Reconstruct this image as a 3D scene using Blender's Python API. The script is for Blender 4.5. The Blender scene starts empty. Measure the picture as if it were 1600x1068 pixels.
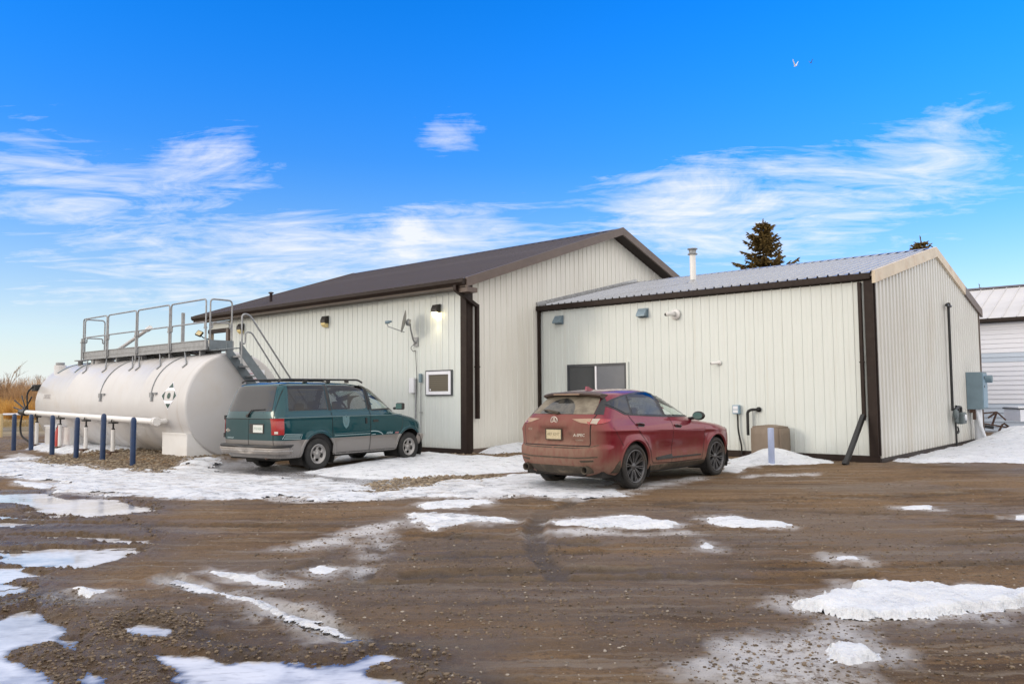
import bpy, bmesh, math, random
import numpy as np
from mathutils import Vector, Matrix
from mathutils.bvhtree import BVHTree

# ------------------------------------------------------------------ camera, sky, sun, exposure
R = math.radians
SC = bpy.context.scene
COL = SC.collection
CAM_H = 1.55
camd = bpy.data.cameras.new('camera')
cam = bpy.data.objects.new('camera', camd)
COL.objects.link(cam)
camd.sensor_width = 36.0
camd.lens = 36.0 * 1248.5 / 1600.0
camd.clip_start = 0.1
camd.clip_end = 6000
cam.matrix_world = Matrix.Translation((0, 0, CAM_H)) @ Matrix.Rotation(R(90) + 0.0669, 4, 'X') @ Matrix.Rotation(-0.0076, 4, 'Z')
SC.camera = cam

SUN_AZ = R(-112)         # measured from straight ahead, negative = left
SUN_EL = R(13)
SUN_DIR = Vector((math.sin(SUN_AZ) * math.cos(SUN_EL), math.cos(SUN_AZ) * math.cos(SUN_EL), math.sin(SUN_EL)))
sund = bpy.data.lights.new('sun', 'SUN')
sun = bpy.data.objects.new('sun', sund)
COL.objects.link(sun)
sun.rotation_euler = (-SUN_DIR).to_track_quat('-Z', 'Y').to_euler()
sund.energy = 0.58
sund.angle = R(12)
sund.color = (1.0, 0.84, 0.66)

world = bpy.data.worlds.new('World')
SC.world = world
world.use_nodes = True
wt = world.node_tree
wt.nodes.clear()


class NT:
    """small helper for building node trees"""
    def __init__(self, tree):
        self.t = tree

    def n(self, typ, **kw):
        nd = self.t.nodes.new(typ)
        for k, v in kw.items():
            if k.startswith('i_'):
                key = k[2:]
                key = int(key) if key.isdigit() else key.replace('_', ' ')
                sock = nd.inputs[key]
                if hasattr(v, 'is_output') or isinstance(v, bpy.types.NodeSocket):
                    self.t.links.new(v, sock)
                else:
                    sock.default_value = v
            else:
                setattr(nd, k, v)
        return nd

    def math(self, op, a, b=None, clamp=False):
        nd = self.t.nodes.new('ShaderNodeMath')
        nd.operation = op
        nd.use_clamp = clamp
        for i, v in enumerate((a, b)):
            if v is None:
                continue
            if isinstance(v, bpy.types.NodeSocket):
                self.t.links.new(v, nd.inputs[i])
            else:
                nd.inputs[i].default_value = v
        return nd.outputs[0]

    def ramp(self, v, a, b, lo=0.0, hi=1.0, smooth=True):
        nd = self.t.nodes.new('ShaderNodeMapRange')
        nd.interpolation_type = 'SMOOTHSTEP' if smooth else 'LINEAR'
        self.t.links.new(v, nd.inputs[0])
        for i, x in zip((1, 2, 3, 4), (a, b, lo, hi)):
            nd.inputs[i].default_value = x
        return nd.outputs[0]

    def mix(self, f, a, b, mode='MIX'):
        nd = self.t.nodes.new('ShaderNodeMix')
        nd.data_type = 'RGBA'
        nd.blend_type = mode
        for idx, v in ((0, f), (6, a), (7, b)):
            if isinstance(v, bpy.types.NodeSocket):
                self.t.links.new(v, nd.inputs[idx])
            elif idx == 0:
                nd.inputs[0].default_value = v
            else:
                nd.inputs[idx].default_value = (v[0], v[1], v[2], 1)
        return nd.outputs[2]

    def noise(self, vec, scale, detail=4, rough=0.55, dist=0.0):
        nd = self.t.nodes.new('ShaderNodeTexNoise')
        self.t.links.new(vec, nd.inputs['Vector'])
        nd.inputs['Scale'].default_value = scale
        nd.inputs['Detail'].default_value = detail
        nd.inputs['Roughness'].default_value = rough
        nd.inputs['Distortion'].default_value = dist
        return nd.outputs['Fac']

    def vscale(self, vec, s, rot=(0, 0, 0)):
        nd = self.t.nodes.new('ShaderNodeMapping')
        self.t.links.new(vec, nd.inputs[0])
        nd.inputs['Scale'].default_value = s
        nd.inputs['Rotation'].default_value = rot
        return nd.outputs[0]

    def link(self, a, b):
        self.t.links.new(a, b)


def build_sky():
    w = NT(wt)
    sky = w.n('ShaderNodeTexSky', sky_type='NISHITA')
    sky.sun_disc = False
    sky.sun_elevation = SUN_EL
    sky.sun_rotation = SUN_AZ
    sky.altitude = 600
    sky.air_density = 1.0
    sky.dust_density = 0.6
    sky.ozone_density = 2.0
    tc = w.n('ShaderNodeTexCoord').outputs['Generated']
    sep = w.n('ShaderNodeSeparateXYZ', i_0=tc)
    x, y, z = sep.outputs
    hs = w.n('ShaderNodeHueSaturation')
    hs.inputs['Hue'].default_value = SKY_HUE
    hs.inputs['Saturation'].default_value = SKY_SAT
    hs.inputs['Value'].default_value = 1.0
    w.link(sky.outputs[0], hs.inputs['Color'])
    zc = w.math('MAXIMUM', z, 0.0)
    base = w.mix(1.0, hs.outputs[0], w.n('ShaderNodeCombineColor', i_0=w.ramp(zc, 0.05, 0.45, 0.9, 0.50), i_1=w.ramp(zc, 0.05, 0.45, 0.88, 1.44), i_2=w.ramp(zc, 0.05, 0.45, 1.0, 1.68)).outputs[0], 'MULTIPLY')
    # thin pale veil that thickens towards the horizon all the way round
    veil = w.math('POWER', w.math('SUBTRACT', 1.0, zc, clamp=True), 8.0)
    veil = w.math('MULTIPLY', veil, 0.95)
    base = w.mix(veil, base, VEIL)
    # cirrus: noise on a flat layer seen in perspective
    den = w.math('ADD', zc, 0.10)
    px = w.math('DIVIDE', x, den)
    py = w.math('DIVIDE', y, den)
    flat = w.n('ShaderNodeCombineXYZ', i_0=px, i_1=py).outputs[0]
    st = w.vscale(flat, (0.75, 1.15, 1), (0, 0, R(24)))
    n1 = w.noise(st, 2.1, 10, 0.64, 1.5)
    fine = w.noise(w.vscale(flat, (0.9, 2.3, 1), (0, 0, R(52))), 2.9, 10, 0.66, 1.5)
    big = w.noise(flat, 0.55, 3, 0.5)
    # where the cirrus fields lie: by compass direction and height
    az = w.math('ARCTAN2', x, y)
    el = w.math('ARCSINE', z)
    field = None
    for a0, e0, sa, se, k in CIRRUS:
        da = w.math('DIVIDE', w.math('SUBTRACT', az, R(a0)), R(sa))
        de = w.math('DIVIDE', w.math('SUBTRACT', el, R(e0)), R(se))
        q = w.math('ADD', w.math('MULTIPLY', da, da), w.math('MULTIPLY', de, de))
        g = w.math('MULTIPLY', w.math('POWER', 2.718, w.math('MULTIPLY', q, -1.0)), k)
        field = g if field is None else w.math('ADD', field, g)
    # denser, brighter cloud added behind, beside and above the view to whiten the light
    away = w.ramp(w.math('ABSOLUTE', az), R(38), R(60))
    high = w.ramp(el, R(29), R(37))
    spread = w.math('MAXIMUM', away, high)
    spread = w.math('MULTIPLY', spread, w.ramp(big, 0.34, 0.58, 1.1, 1.5))
    field = w.math('ADD', field, spread)
    d = w.math('ADD', w.math('MULTIPLY', n1, 0.68), w.math('MULTIPLY', fine, 0.44))
    thr = w.math('SUBTRACT', 0.80, w.math('MULTIPLY', field, w.math('ADD', 0.245, w.math('MULTIPLY', w.math('MINIMUM', spread, 1.0), 0.15))))
    c = w.math('DIVIDE', w.math('SUBTRACT', d, thr), 0.30, clamp=True)
    c = w.math('MULTIPLY', c, w.math('MINIMUM', w.math('MULTIPLY', field, 1.6), 1.0))
    c = w.math('MULTIPLY', c, w.math('ADD', 0.82, w.math('MULTIPLY', w.math('MINIMUM', spread, 1.0), 0.15)))
    c = w.math('MULTIPLY', c, w.ramp(z, 0.0, 0.03))
    col = w.mix(c, base, w.mix(w.math('MINIMUM', spread, 1.0), CLOUD_THIN, CLOUD))
    bg = w.n('ShaderNodeBackground', i_Color=col)
    bg.inputs['Strength'].default_value = SKY_STRENGTH
    out = w.n('ShaderNodeOutputWorld')
    w.link(bg.outputs[0], out.inputs[0])


SKY_STRENGTH = 0.15
SKY_HUE = 0.515
SKY_SAT = 1.6
VEIL = (3.9, 4.15, 4.5)
CLOUD = (7.6, 7.2, 6.8)       # brighter cloud, added out of view to light the yard
CLOUD_THIN = (4.7, 4.65, 4.6)  # wisps
CIRRUS = [  # azimuth, elevation, widths in degrees, amount
    (-30, 13.5, 8, 3.6, 1.15), (-21, 15.5, 4, 3.5, 1.0), (-15, 13.0, 3.5, 4.5, 0.6), (-31, 21, 4.5, 6, 0.5),
    (-18, 9.0, 15, 3.6, 1.2), (-8, 11.0, 6, 2.6, 0.8), (-4.2, 18.6, 3.4, 2.4, 1.45), (-2, 11.8, 4.6, 2.8, 1.2), (-7.5, 11.5, 1.6, 1.8, 0.9),
    (13, 13.8, 7, 3.0, 1.45), (24, 13.0, 9, 3.8, 1.35), (31, 16.5, 5.5, 4, 1.0), (10, 10.5, 7, 2.6, 0.9), (19, 9.5, 6, 2.0, 0.7),
    (-12, 21, 5, 3.5, 0.5), (4, 16, 5, 3, 0.4), (-19, 17.5, 3, 3, 0.6),
    (-30, 25.5, 4.5, 3.0, 0.55), (33, 8, 9, 2.0, 0.5), (-30, 6, 14, 2.5, 0.6)]
build_sky()
vs = SC.view_settings
vs.view_transform = 'Standard'
vs.look = 'None'
vs.exposure = 0.58
vs.gamma = 1.0
vs.use_curve_mapping = False
SC.cycles.max_bounces = 6
SC.cycles.use_denoising = True

random.seed(7)
RNG = np.random.default_rng(7)


# ------------------------------------------------------------------ helpers
def tag(o, label=None, cat=None, group=None, kind=None):
    for k, v in (('label', label), ('category', cat), ('group', group), ('kind', kind)):
        if v:
            o[k] = v
    return o


def thing(name, label, cat, loc=(0, 0, 0), rz=0.0, group=None):
    o = bpy.data.objects.new(name, None)
    o.empty_display_size = 0.2
    COL.objects.link(o)
    o.location = loc
    o.rotation_euler = (0, 0, rz)
    return tag(o, label, cat, group)


def link(name, me, parent=None):
    o = bpy.data.objects.new(name, me)
    COL.objects.link(o)
    if parent is not None:
        o.parent = parent
    return o


def copy_tree(o, parent=None):
    c = o.copy()
    COL.objects.link(c)
    c.parent = parent
    for ch in list(o.children):
        copy_tree(ch, c)
    return c


class MB:
    """collects geometry, then becomes ONE mesh object"""
    def __init__(self):
        self.v, self.f, self.sm = [], [], []

    def add(self, vs_, fs, smooth=False):
        b = len(self.v)
        self.v += [tuple(p) for p in vs_]
        self.f += [tuple(b + i for i in q) for q in fs]
        self.sm += [smooth] * len(fs)
        return self

    def box(self, a, b, bevel=0.0):
        x0, y0, z0 = a
        x1, y1, z1 = b
        if bevel > 0:
            c = bevel
            bm = bmesh.new()
            vs_ = [bm.verts.new(p) for p in ((x0, y0, z0), (x1, y0, z0), (x1, y1, z0), (x0, y1, z0), (x0, y0, z1), (x1, y0, z1), (x1, y1, z1), (x0, y1, z1))]
            for q in ((0, 3, 2, 1), (4, 5, 6, 7), (0, 1, 5, 4), (1, 2, 6, 5), (2, 3, 7, 6), (3, 0, 4, 7)):
                bm.faces.new([vs_[i] for i in q])
            bmesh.ops.bevel(bm, geom=bm.edges[:], offset=c, segments=2, affect='EDGES', profile=0.5)
            self.bm(bm)
            return self
        v = [(x0, y0, z0), (x1, y0, z0), (x1, y1, z0), (x0, y1, z0), (x0, y0, z1), (x1, y0, z1), (x1, y1, z1), (x0, y1, z1)]
        return self.add(v, [(0, 3, 2, 1), (4, 5, 6, 7), (0, 1, 5, 4), (1, 2, 6, 5), (2, 3, 7, 6), (3, 0, 4, 7)])

    def bm(self, bm, smooth=False, free=True):
        bm.verts.ensure_lookup_table()
        for i, v in enumerate(bm.verts):
            v.index = i
        self.add([v.co[:] for v in bm.verts], [[v.index for v in f.verts] for f in bm.faces], smooth)
        if free:
            bm.free()
        return self

    def prism(self, poly, axis, a, b):
        """polygon in the plane normal to axis ('x','y','z'), extruded from a to b"""
        n = len(poly)
        def P(p, t):
            return {'x': (t, p[0], p[1]), 'y': (p[0], t, p[1]), 'z': (p[0], p[1], t)}[axis]
        v = [P(p, a) for p in poly] + [P(p, b) for p in poly]
        f = [tuple(range(n))[::-1], tuple(range(n, 2 * n))] + [(i, (i + 1) % n, n + (i + 1) % n, n + i) for i in range(n)]
        return self.add(v, f)

    def tube(self, pts, r, seg=8, caps=True, smooth=True):
        pts = [Vector(p) for p in pts]
        n = len(pts)
        rs = r if isinstance(r, (list, tuple)) else [r] * n
        t0 = (pts[1] - pts[0]).normalized()
        up = Vector((0, 0, 1)) if abs(t0.z) < 0.9 else Vector((1, 0, 0))
        nrm = t0.cross(up).normalized()
        v, f = [], []
        for i in range(n):
            if i == 0:
                t = pts[1] - pts[0]
            elif i == n - 1:
                t = pts[-1] - pts[-2]
            else:
                t = (pts[i + 1] - pts[i]).normalized() + (pts[i] - pts[i - 1]).normalized()
            t = t.normalized() if t.length > 1e-9 else t0
            nrm = (nrm - t * nrm.dot(t)).normalized()
            bn = t.cross(nrm)
            for k in range(seg):
                a = 2 * math.pi * k / seg
                v.append(pts[i] + (nrm * math.cos(a) + bn * math.sin(a)) * rs[i])
        for i in range(n - 1):
            for k in range(seg):
                f.append((i * seg + k, i * seg + (k + 1) % seg, (i + 1) * seg + (k + 1) % seg, (i + 1) * seg + k))
        self.add(v, f, smooth)
        if caps:
            self.add(v[:seg], [tuple(range(seg))[::-1]])
            self.add(v[-seg:], [tuple(range(seg))])
        return self

    def lathe(self, prof, seg=24, axis='z', c=(0, 0, 0), smooth=True):
        """prof: list of (r, h) along the axis"""
        n = len(prof)
        v, f = [], []
        for r, h in prof:
            for k in range(seg):
                a = 2 * math.pi * k / seg
                p, q = r * math.cos(a), r * math.sin(a)
                co = {'z': (p, q, h), 'x': (h, p, q), 'y': (q, h, p)}[axis]
                v.append((co[0] + c[0], co[1] + c[1], co[2] + c[2]))
        for i in range(n - 1):
            for k in range(seg):
                f.append((i * seg + k, i * seg + (k + 1) % seg, (i + 1) * seg + (k + 1) % seg, (i + 1) * seg + k))
        return self.add(v, f, smooth)

    def bar(self, a, b, w, h, up=(0, 0, 1)):
        """rectangular bar from a to b"""
        a, b, up = Vector(a), Vector(b), Vector(up)
        t = (b - a).normalized()
        s = t.cross(up)
        s = s.normalized() if s.length > 1e-6 else Vector((1, 0, 0))
        u = s.cross(t).normalized()
        v = []
        for p in (a, b):
            for i, j in ((-1, -1), (1, -1), (1, 1), (-1, 1)):
                v.append(p + s * (i * w / 2) + u * (j * h / 2))
        return self.add(v, [(0, 1, 2, 3), (7, 6, 5, 4), (0, 4, 5, 1), (1, 5, 6, 2), (2, 6, 7, 3), (3, 7, 4, 0)])

    def mesh(self, name, mat=None):
        me = bpy.data.meshes.new(name)
        me.from_pydata(self.v, [], self.f)
        me.polygons.foreach_set('use_smooth', self.sm)
        bm = bmesh.new()
        bm.from_mesh(me)
        bmesh.ops.recalc_face_normals(bm, faces=bm.faces[:])
        bm.to_mesh(me)
        bm.free()
        if mat:
            me.materials.append(mat)
        me.update()
        return me

    def build(self, name, mat=None, parent=None):
        return link(name, self.mesh(name, mat), parent)


def arc_pts(path, rad, n=5):
    """polyline with its inner corners rounded"""
    P = [Vector(p) for p in path]
    out = [P[0]]
    for i in range(1, len(P) - 1):
        a, b, c = P[i - 1], P[i], P[i + 1]
        d1, d2 = (a - b), (c - b)
        r = min(rad, d1.length * 0.48, d2.length * 0.48)
        p0, p1 = b + d1.normalized() * r, b + d2.normalized() * r
        for k in range(n + 1):
            t = k / n
            out.append((1 - t) ** 2 * p0 + 2 * t * (1 - t) * b + t * t * p1)
    out.append(P[-1])
    return out


def text_mesh(body, size, depth=0.0, align='CENTER', bold=0.0):
    cu = bpy.data.curves.new('lettering', 'FONT')
    cu.body = body
    cu.size = size
    cu.align_x = align
    cu.align_y = 'CENTER'
    cu.extrude = depth
    cu.offset = bold
    cu.resolution_u = 2
    o = bpy.data.objects.new('lettering', cu)
    COL.objects.link(o)
    dg = bpy.context.evaluated_depsgraph_get()
    me = bpy.data.meshes.new_from_object(o.evaluated_get(dg))
    bpy.data.objects.remove(o)
    bpy.data.curves.remove(cu)
    return me


def vnoise(x, y, seed=0):
    xi, yi = np.floor(x).astype(np.int64), np.floor(y).astype(np.int64)
    fx, fy = x - xi, y - yi
    fx, fy = fx * fx * (3 - 2 * fx), fy * fy * (3 - 2 * fy)
    def h(a, b):
        n = (a * 374761393 + b * 668265263 + seed * 974634777) & 0xffffffff
        n = ((n ^ (n >> 13)) * 1274126177) & 0xffffffff
        return ((n ^ (n >> 16)) & 0xffff) / 65535.0
    return (h(xi, yi) * (1 - fx) + h(xi + 1, yi) * fx) * (1 - fy) + (h(xi, yi + 1) * (1 - fx) + h(xi + 1, yi + 1) * fx) * fy


def fbm(x, y, oct_=4, seed=0, gain=0.5):
    s, a, t = 0.0, 1.0, 0.0
    for i in range(oct_):
        s = s + a * vnoise(x, y, seed + i * 17)
        t += a
        a *= gain
        x, y = x * 2.03 + 11.3, y * 2.03 + 5.7
    return s / t - 0.5


def sstep(a, b, x):
    t = np.clip((x - a) / (b - a), 0, 1)
    return t * t * (3 - 2 * t)


def sdist(poly, X, Y):
    """signed distance to a polygon, positive inside"""
    P = np.array(poly, float)
    Q = np.roll(P, -1, 0)
    d2 = np.full(X.shape, 1e18)
    ins = np.zeros(X.shape, bool)
    for (ax, ay), (bx, by) in zip(P, Q):
        ex, ey = bx - ax, by - ay
        wx, wy = X - ax, Y - ay
        t = np.clip((wx * ex + wy * ey) / (ex * ex + ey * ey + 1e-12), 0, 1)
        d2 = np.minimum(d2, (wx - t * ex) ** 2 + (wy - t * ey) ** 2)
        c = ((ay <= Y) & (by > Y)) | ((by <= Y) & (ay > Y))
        xs = ax + (Y - ay) / (by - ay + 1e-12) * ex
        ins ^= c & (X < xs)
    d = np.sqrt(d2)
    return np.where(ins, d, -d)


# ------------------------------------------------------------------ materials
def mat(name, col, rough=0.5, metal=0.0, vary=0.0, vscale=6.0, dirt=None, bump=0.0, bscale=60.0, coat=0.0, spec=0.5,
        stretch=(1, 1, 1), emit=None, estr=0.0, alpha=1.0):
    """procedural surface: base colour with soft variation, optional dirt (colour, amount, scale), optional fine relief"""
    m = bpy.data.materials.new(name)
    m.use_nodes = True
    t = NT(m.node_tree)
    b = m.node_tree.nodes['Principled BSDF']
    tc = t.n('ShaderNodeTexCoord').outputs['Object']
    vec = t.vscale(tc, stretch)
    c = (col[0], col[1], col[2])
    if vary:
        nz = t.noise(vec, vscale, 5, 0.6)
        out = t.mix(t.ramp(nz, 0.3, 0.7), [x * (1 - vary) for x in c], [min(1, x * (1 + vary)) for x in c])
    else:
        nz = t.noise(vec, vscale, 2)
        out = t.mix(t.ramp(nz, 0.2, 0.8), [x * 0.97 for x in c], [min(1, x * 1.03) for x in c])
    if dirt:
        dc, amt, ds = dirt
        dn = t.noise(vec, ds, 6, 0.65, 0.4)
        f = t.math('MULTIPLY', t.ramp(dn, 0.48, 0.72), amt)
        out = t.mix(f, out, dc)
    t.link(out, b.inputs['Base Color'])
    rn = t.noise(vec, vscale * 2.7, 3)
    t.link(t.ramp(rn, 0.2, 0.8, max(0.0, rough - 0.06), min(1, rough + 0.06)), b.inputs['Roughness'])
    b.inputs['Metallic'].default_value = metal
    b.inputs['Specular IOR Level'].default_value = spec
    if coat:
        b.inputs['Coat Weight'].default_value = coat
        b.inputs['Coat Roughness'].default_value = 0.06
    if bump:
        bn = t.noise(vec, bscale, 5, 0.6)
        bp = t.n('ShaderNodeBump', i_Height=bn)
        bp.inputs['Strength'].default_value = bump
        bp.inputs['Distance'].default_value = 0.02
        t.link(bp.outputs[0], b.inputs['Normal'])
    if emit:
        b.inputs['Emission Color'].default_value = (*emit, 1)
        b.inputs['Emission Strength'].default_value = estr
    if alpha < 1:
        b.inputs['Alpha'].default_value = alpha
    return m


M = {}


def siding_mat(name, col, dirt, splash):
    m = mat(name, col, 0.42, 0, 0.03, 1.3, dirt, stretch=(1, 1, 0.25))
    t = NT(m.node_tree)
    b = m.node_tree.nodes['Principled BSDF']
    src = b.inputs['Base Color'].links[0].from_socket
    P = t.n('ShaderNodeNewGeometry').outputs['Position']
    x, y, z = t.n('ShaderNodeSeparateXYZ', i_0=P).outputs
    n = t.noise(P, 3.0, 6, 0.7)
    f = t.math('MULTIPLY', t.ramp(t.math('ADD', z, t.math('MULTIPLY', n, 0.6)), 0.25, 0.95, splash, 0.0), t.ramp(t.noise(P, 26, 4, 0.7), 0.3, 0.7, 0.45, 1.0))
    c = t.mix(f, src, (0.30, 0.25, 0.18))
    # faint streaks running down from the eave
    st = t.noise(t.vscale(P, (5, 5, 0.14)), 2.2, 4, 0.6)
    c = t.mix(t.math('MULTIPLY', t.ramp(st, 0.56, 0.72), 0.22), c, (0.46, 0.42, 0.33))
    t.link(c, b.inputs['Base Color'])
    wv = t.n('ShaderNodeBump', i_Height=t.noise(t.vscale(P, (1.6, 1.6, 0.7)), 1.4, 3))
    wv.inputs['Strength'].default_value = 0.35
    wv.inputs['Distance'].default_value = 0.03
    t.link(wv.outputs[0], b.inputs['Normal'])
    return m


M['cream'] = siding_mat('cream_metal_siding', (0.645, 0.685, 0.655), ((0.50, 0.46, 0.38), 0.22, 0.9), 0.30)
M['cream_end'] = siding_mat('bounce_lit_cream_siding', (0.74, 0.73, 0.675), ((0.45, 0.39, 0.30), 0.25, 0.7), 0.35)  # same siding made paler: warm bounced light put into the colour
M['cream_gable'] = siding_mat('shaded_cream_siding', (0.61, 0.61, 0.575), ((0.45, 0.39, 0.30), 0.30, 0.7), 0.35)  # same siding made darker: the end wall's shade put into the colour
M['cream_rake'] = mat('weathered_rake_trim', (0.62, 0.53, 0.40), 0.5, 0, 0.08, 3.0, ((0.45, 0.27, 0.13), 0.5, 2.2))
M['brown'] = mat('brown_metal_trim', (0.022, 0.013, 0.010), 0.55, 0, 0.12, 5.0, ((0.06, 0.045, 0.035), 0.2, 3.0), spec=0.25)
M['brownroof'] = mat('brown_metal_roofing', (0.062, 0.048, 0.052), 0.42, 0.1, 0.10, 1.2, ((0.13, 0.11, 0.10), 0.3, 1.4))
M['taupe'] = mat('sun_faded_brown_trim', (0.11, 0.078, 0.062), 0.45, 0, 0.1, 4.0)
M['galv'] = mat('galvanised_roofing', (0.38, 0.385, 0.39), 0.27, 0.5, 0.10, 1.5, ((0.26, 0.27, 0.29), 0.4, 1.2))
M['steel'] = mat('galvanised_steel', (0.30, 0.31, 0.32), 0.48, 0.45, 0.12, 8.0, ((0.17, 0.16, 0.15), 0.35, 9.0))
M['steelblue'] = mat('painted_grey_steel', (0.15, 0.18, 0.20), 0.5, 0.2, 0.1, 6.0)
M['white'] = mat('white_enamel', (0.76, 0.75, 0.73), 0.38, 0, 0.03, 2.0, ((0.50, 0.44, 0.36), 0.22, 1.6), bump=0.02, bscale=14)
M['tankwhite'] = mat('white_tank_paint', (0.56, 0.55, 0.545), 0.36, 0, 0.03, 0.8, ((0.52, 0.45, 0.36), 0.30, 1.0), bump=0.02, bscale=4)


def tank_streaks(m):
    t = NT(m.node_tree)
    b = m.node_tree.nodes['Principled BSDF']
    src = b.inputs['Base Color'].links[0].from_socket
    P = t.n('ShaderNodeTexCoord').outputs['Object']
    n = t.noise(t.vscale(P, (0.5, 5.5, 0.35)), 1.3, 6, 0.68, 0.2)
    k = t.math('MULTIPLY', t.ramp(n, 0.54, 0.74), 0.34)
    c = t.mix(k, src, (0.36, 0.30, 0.23))
    r = t.noise(t.vscale(P, (0.6, 9.0, 0.5)), 1.1, 5, 0.7)
    c = t.mix(t.math('MULTIPLY', t.ramp(r, 0.66, 0.74), 0.40), c, (0.30, 0.17, 0.09))
    t.link(c, b.inputs['Base Color'])


tank_streaks(M['tankwhite'])
M['plastic_white'] = mat('white_plastic', (0.72, 0.74, 0.78), 0.4)
M['blue'] = mat('dark_blue_paint', (0.007, 0.030, 0.095), 0.42, 0, 0.15, 6.0, ((0.05, 0.07, 0.10), 0.35, 7.0))
M['lightblue'] = mat('pale_blue_grey_paint', (0.36, 0.42, 0.60), 0.5, 0, 0.05, 5.0)
M['black'] = mat('black_rubber', (0.012, 0.012, 0.012), 0.55, 0, 0.2, 8.0)
M['blackmetal'] = mat('black_metal', (0.016, 0.017, 0.018), 0.42, 0.1, 0.2, 6.0, ((0.06, 0.05, 0.045), 0.3, 4.0))
M['greybox'] = mat('grey_utility_box', (0.17, 0.24, 0.28), 0.5, 0.1, 0.08, 4.0)
M['greybox_light'] = mat('grey_blue_cover', (0.22, 0.33, 0.42), 0.5, 0.1, 0.06, 4.0)
M['hood'] = mat('vent_hood_metal', (0.20, 0.27, 0.32), 0.45, 0.3, 0.1, 6.0)
M['gasmeter'] = mat('gas_meter_grey', (0.10, 0.125, 0.13), 0.5, 0.1, 0.1, 8.0)
M['boxbrown'] = mat('taupe_cover', (0.20, 0.155, 0.115), 0.7, 0, 0.06, 3.0, ((0.28, 0.23, 0.18), 0.4, 2.5), bump=0.06, bscale=40)
M['vinyl'] = mat('white_vinyl_siding', (0.76, 0.77, 0.82), 0.55, 0, 0.02, 1.0)
M['vinyl_band'] = mat('pale_blue_siding', (0.50, 0.57, 0.66), 0.55, 0, 0.03, 1.0)
M['farroof'] = mat('pale_metal_roofing', (0.56, 0.55, 0.55), 0.5, 0.1, 0.06, 1.0)
M['window_white'] = mat('white_vinyl_frame', (0.78, 0.79, 0.84), 0.4)
M['window_dark'] = mat('dark_window_frame', (0.05, 0.055, 0.065), 0.45)
M['blind'] = mat('window_blind', (0.17, 0.15, 0.115), 0.6, 0, 0.1, 3.0)
M['red'] = mat('red_paint', (0.42, 0.04, 0.03), 0.45)
M['rust'] = mat('rusty_iron', (0.09, 0.05, 0.035), 0.75, 0.2, 0.3, 9.0)
M['yellowpaint'] = mat('cream_yellow_pipe_paint', (0.62, 0.48, 0.25), 0.5)
M['green_mark'] = mat('dark_green_marking', (0.02, 0.06, 0.045), 0.5)
M['grey_mark'] = mat('faded_grey_lettering', (0.36, 0.33, 0.33), 0.6)
M['red_mark'] = mat('faded_red_lettering', (0.52, 0.20, 0.20), 0.6)
M['lamp_housing'] = mat('dark_bronze_housing', (0.022, 0.018, 0.014), 0.45)
M['lamp_lens'] = mat('lamp_lens', (0.75, 0.62, 0.30), 0.25)
M['lamp_lit'] = mat('lit_lamp_lens', (0.9, 0.8, 0.5), 0.3, emit=(1.0, 0.80, 0.42), estr=9.0)
M['flood_lens'] = mat('flood_lens', (0.55, 0.47, 0.28), 0.3, emit=(1.0, 0.75, 0.35), estr=0.15)


def glass_mat(name, tint, rough=0.03, spec=0.5, metal=0.0):
    m = mat(name, tint, rough, metal, spec=spec)
    b = m.node_tree.nodes['Principled BSDF']
    b.inputs['IOR'].default_value = 1.5
    for l in list(m.node_tree.links):
        if l.to_socket == b.inputs['Roughness']:
            m.node_tree.links.remove(l)
    b.inputs['Roughness'].default_value = rough
    return m


M['winglass'] = glass_mat('window_glass', (0.06, 0.065, 0.07), 0.04)
M['winglass_light'] = glass_mat('window_glass_with_blind', (0.16, 0.17, 0.19), 0.12)

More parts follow.
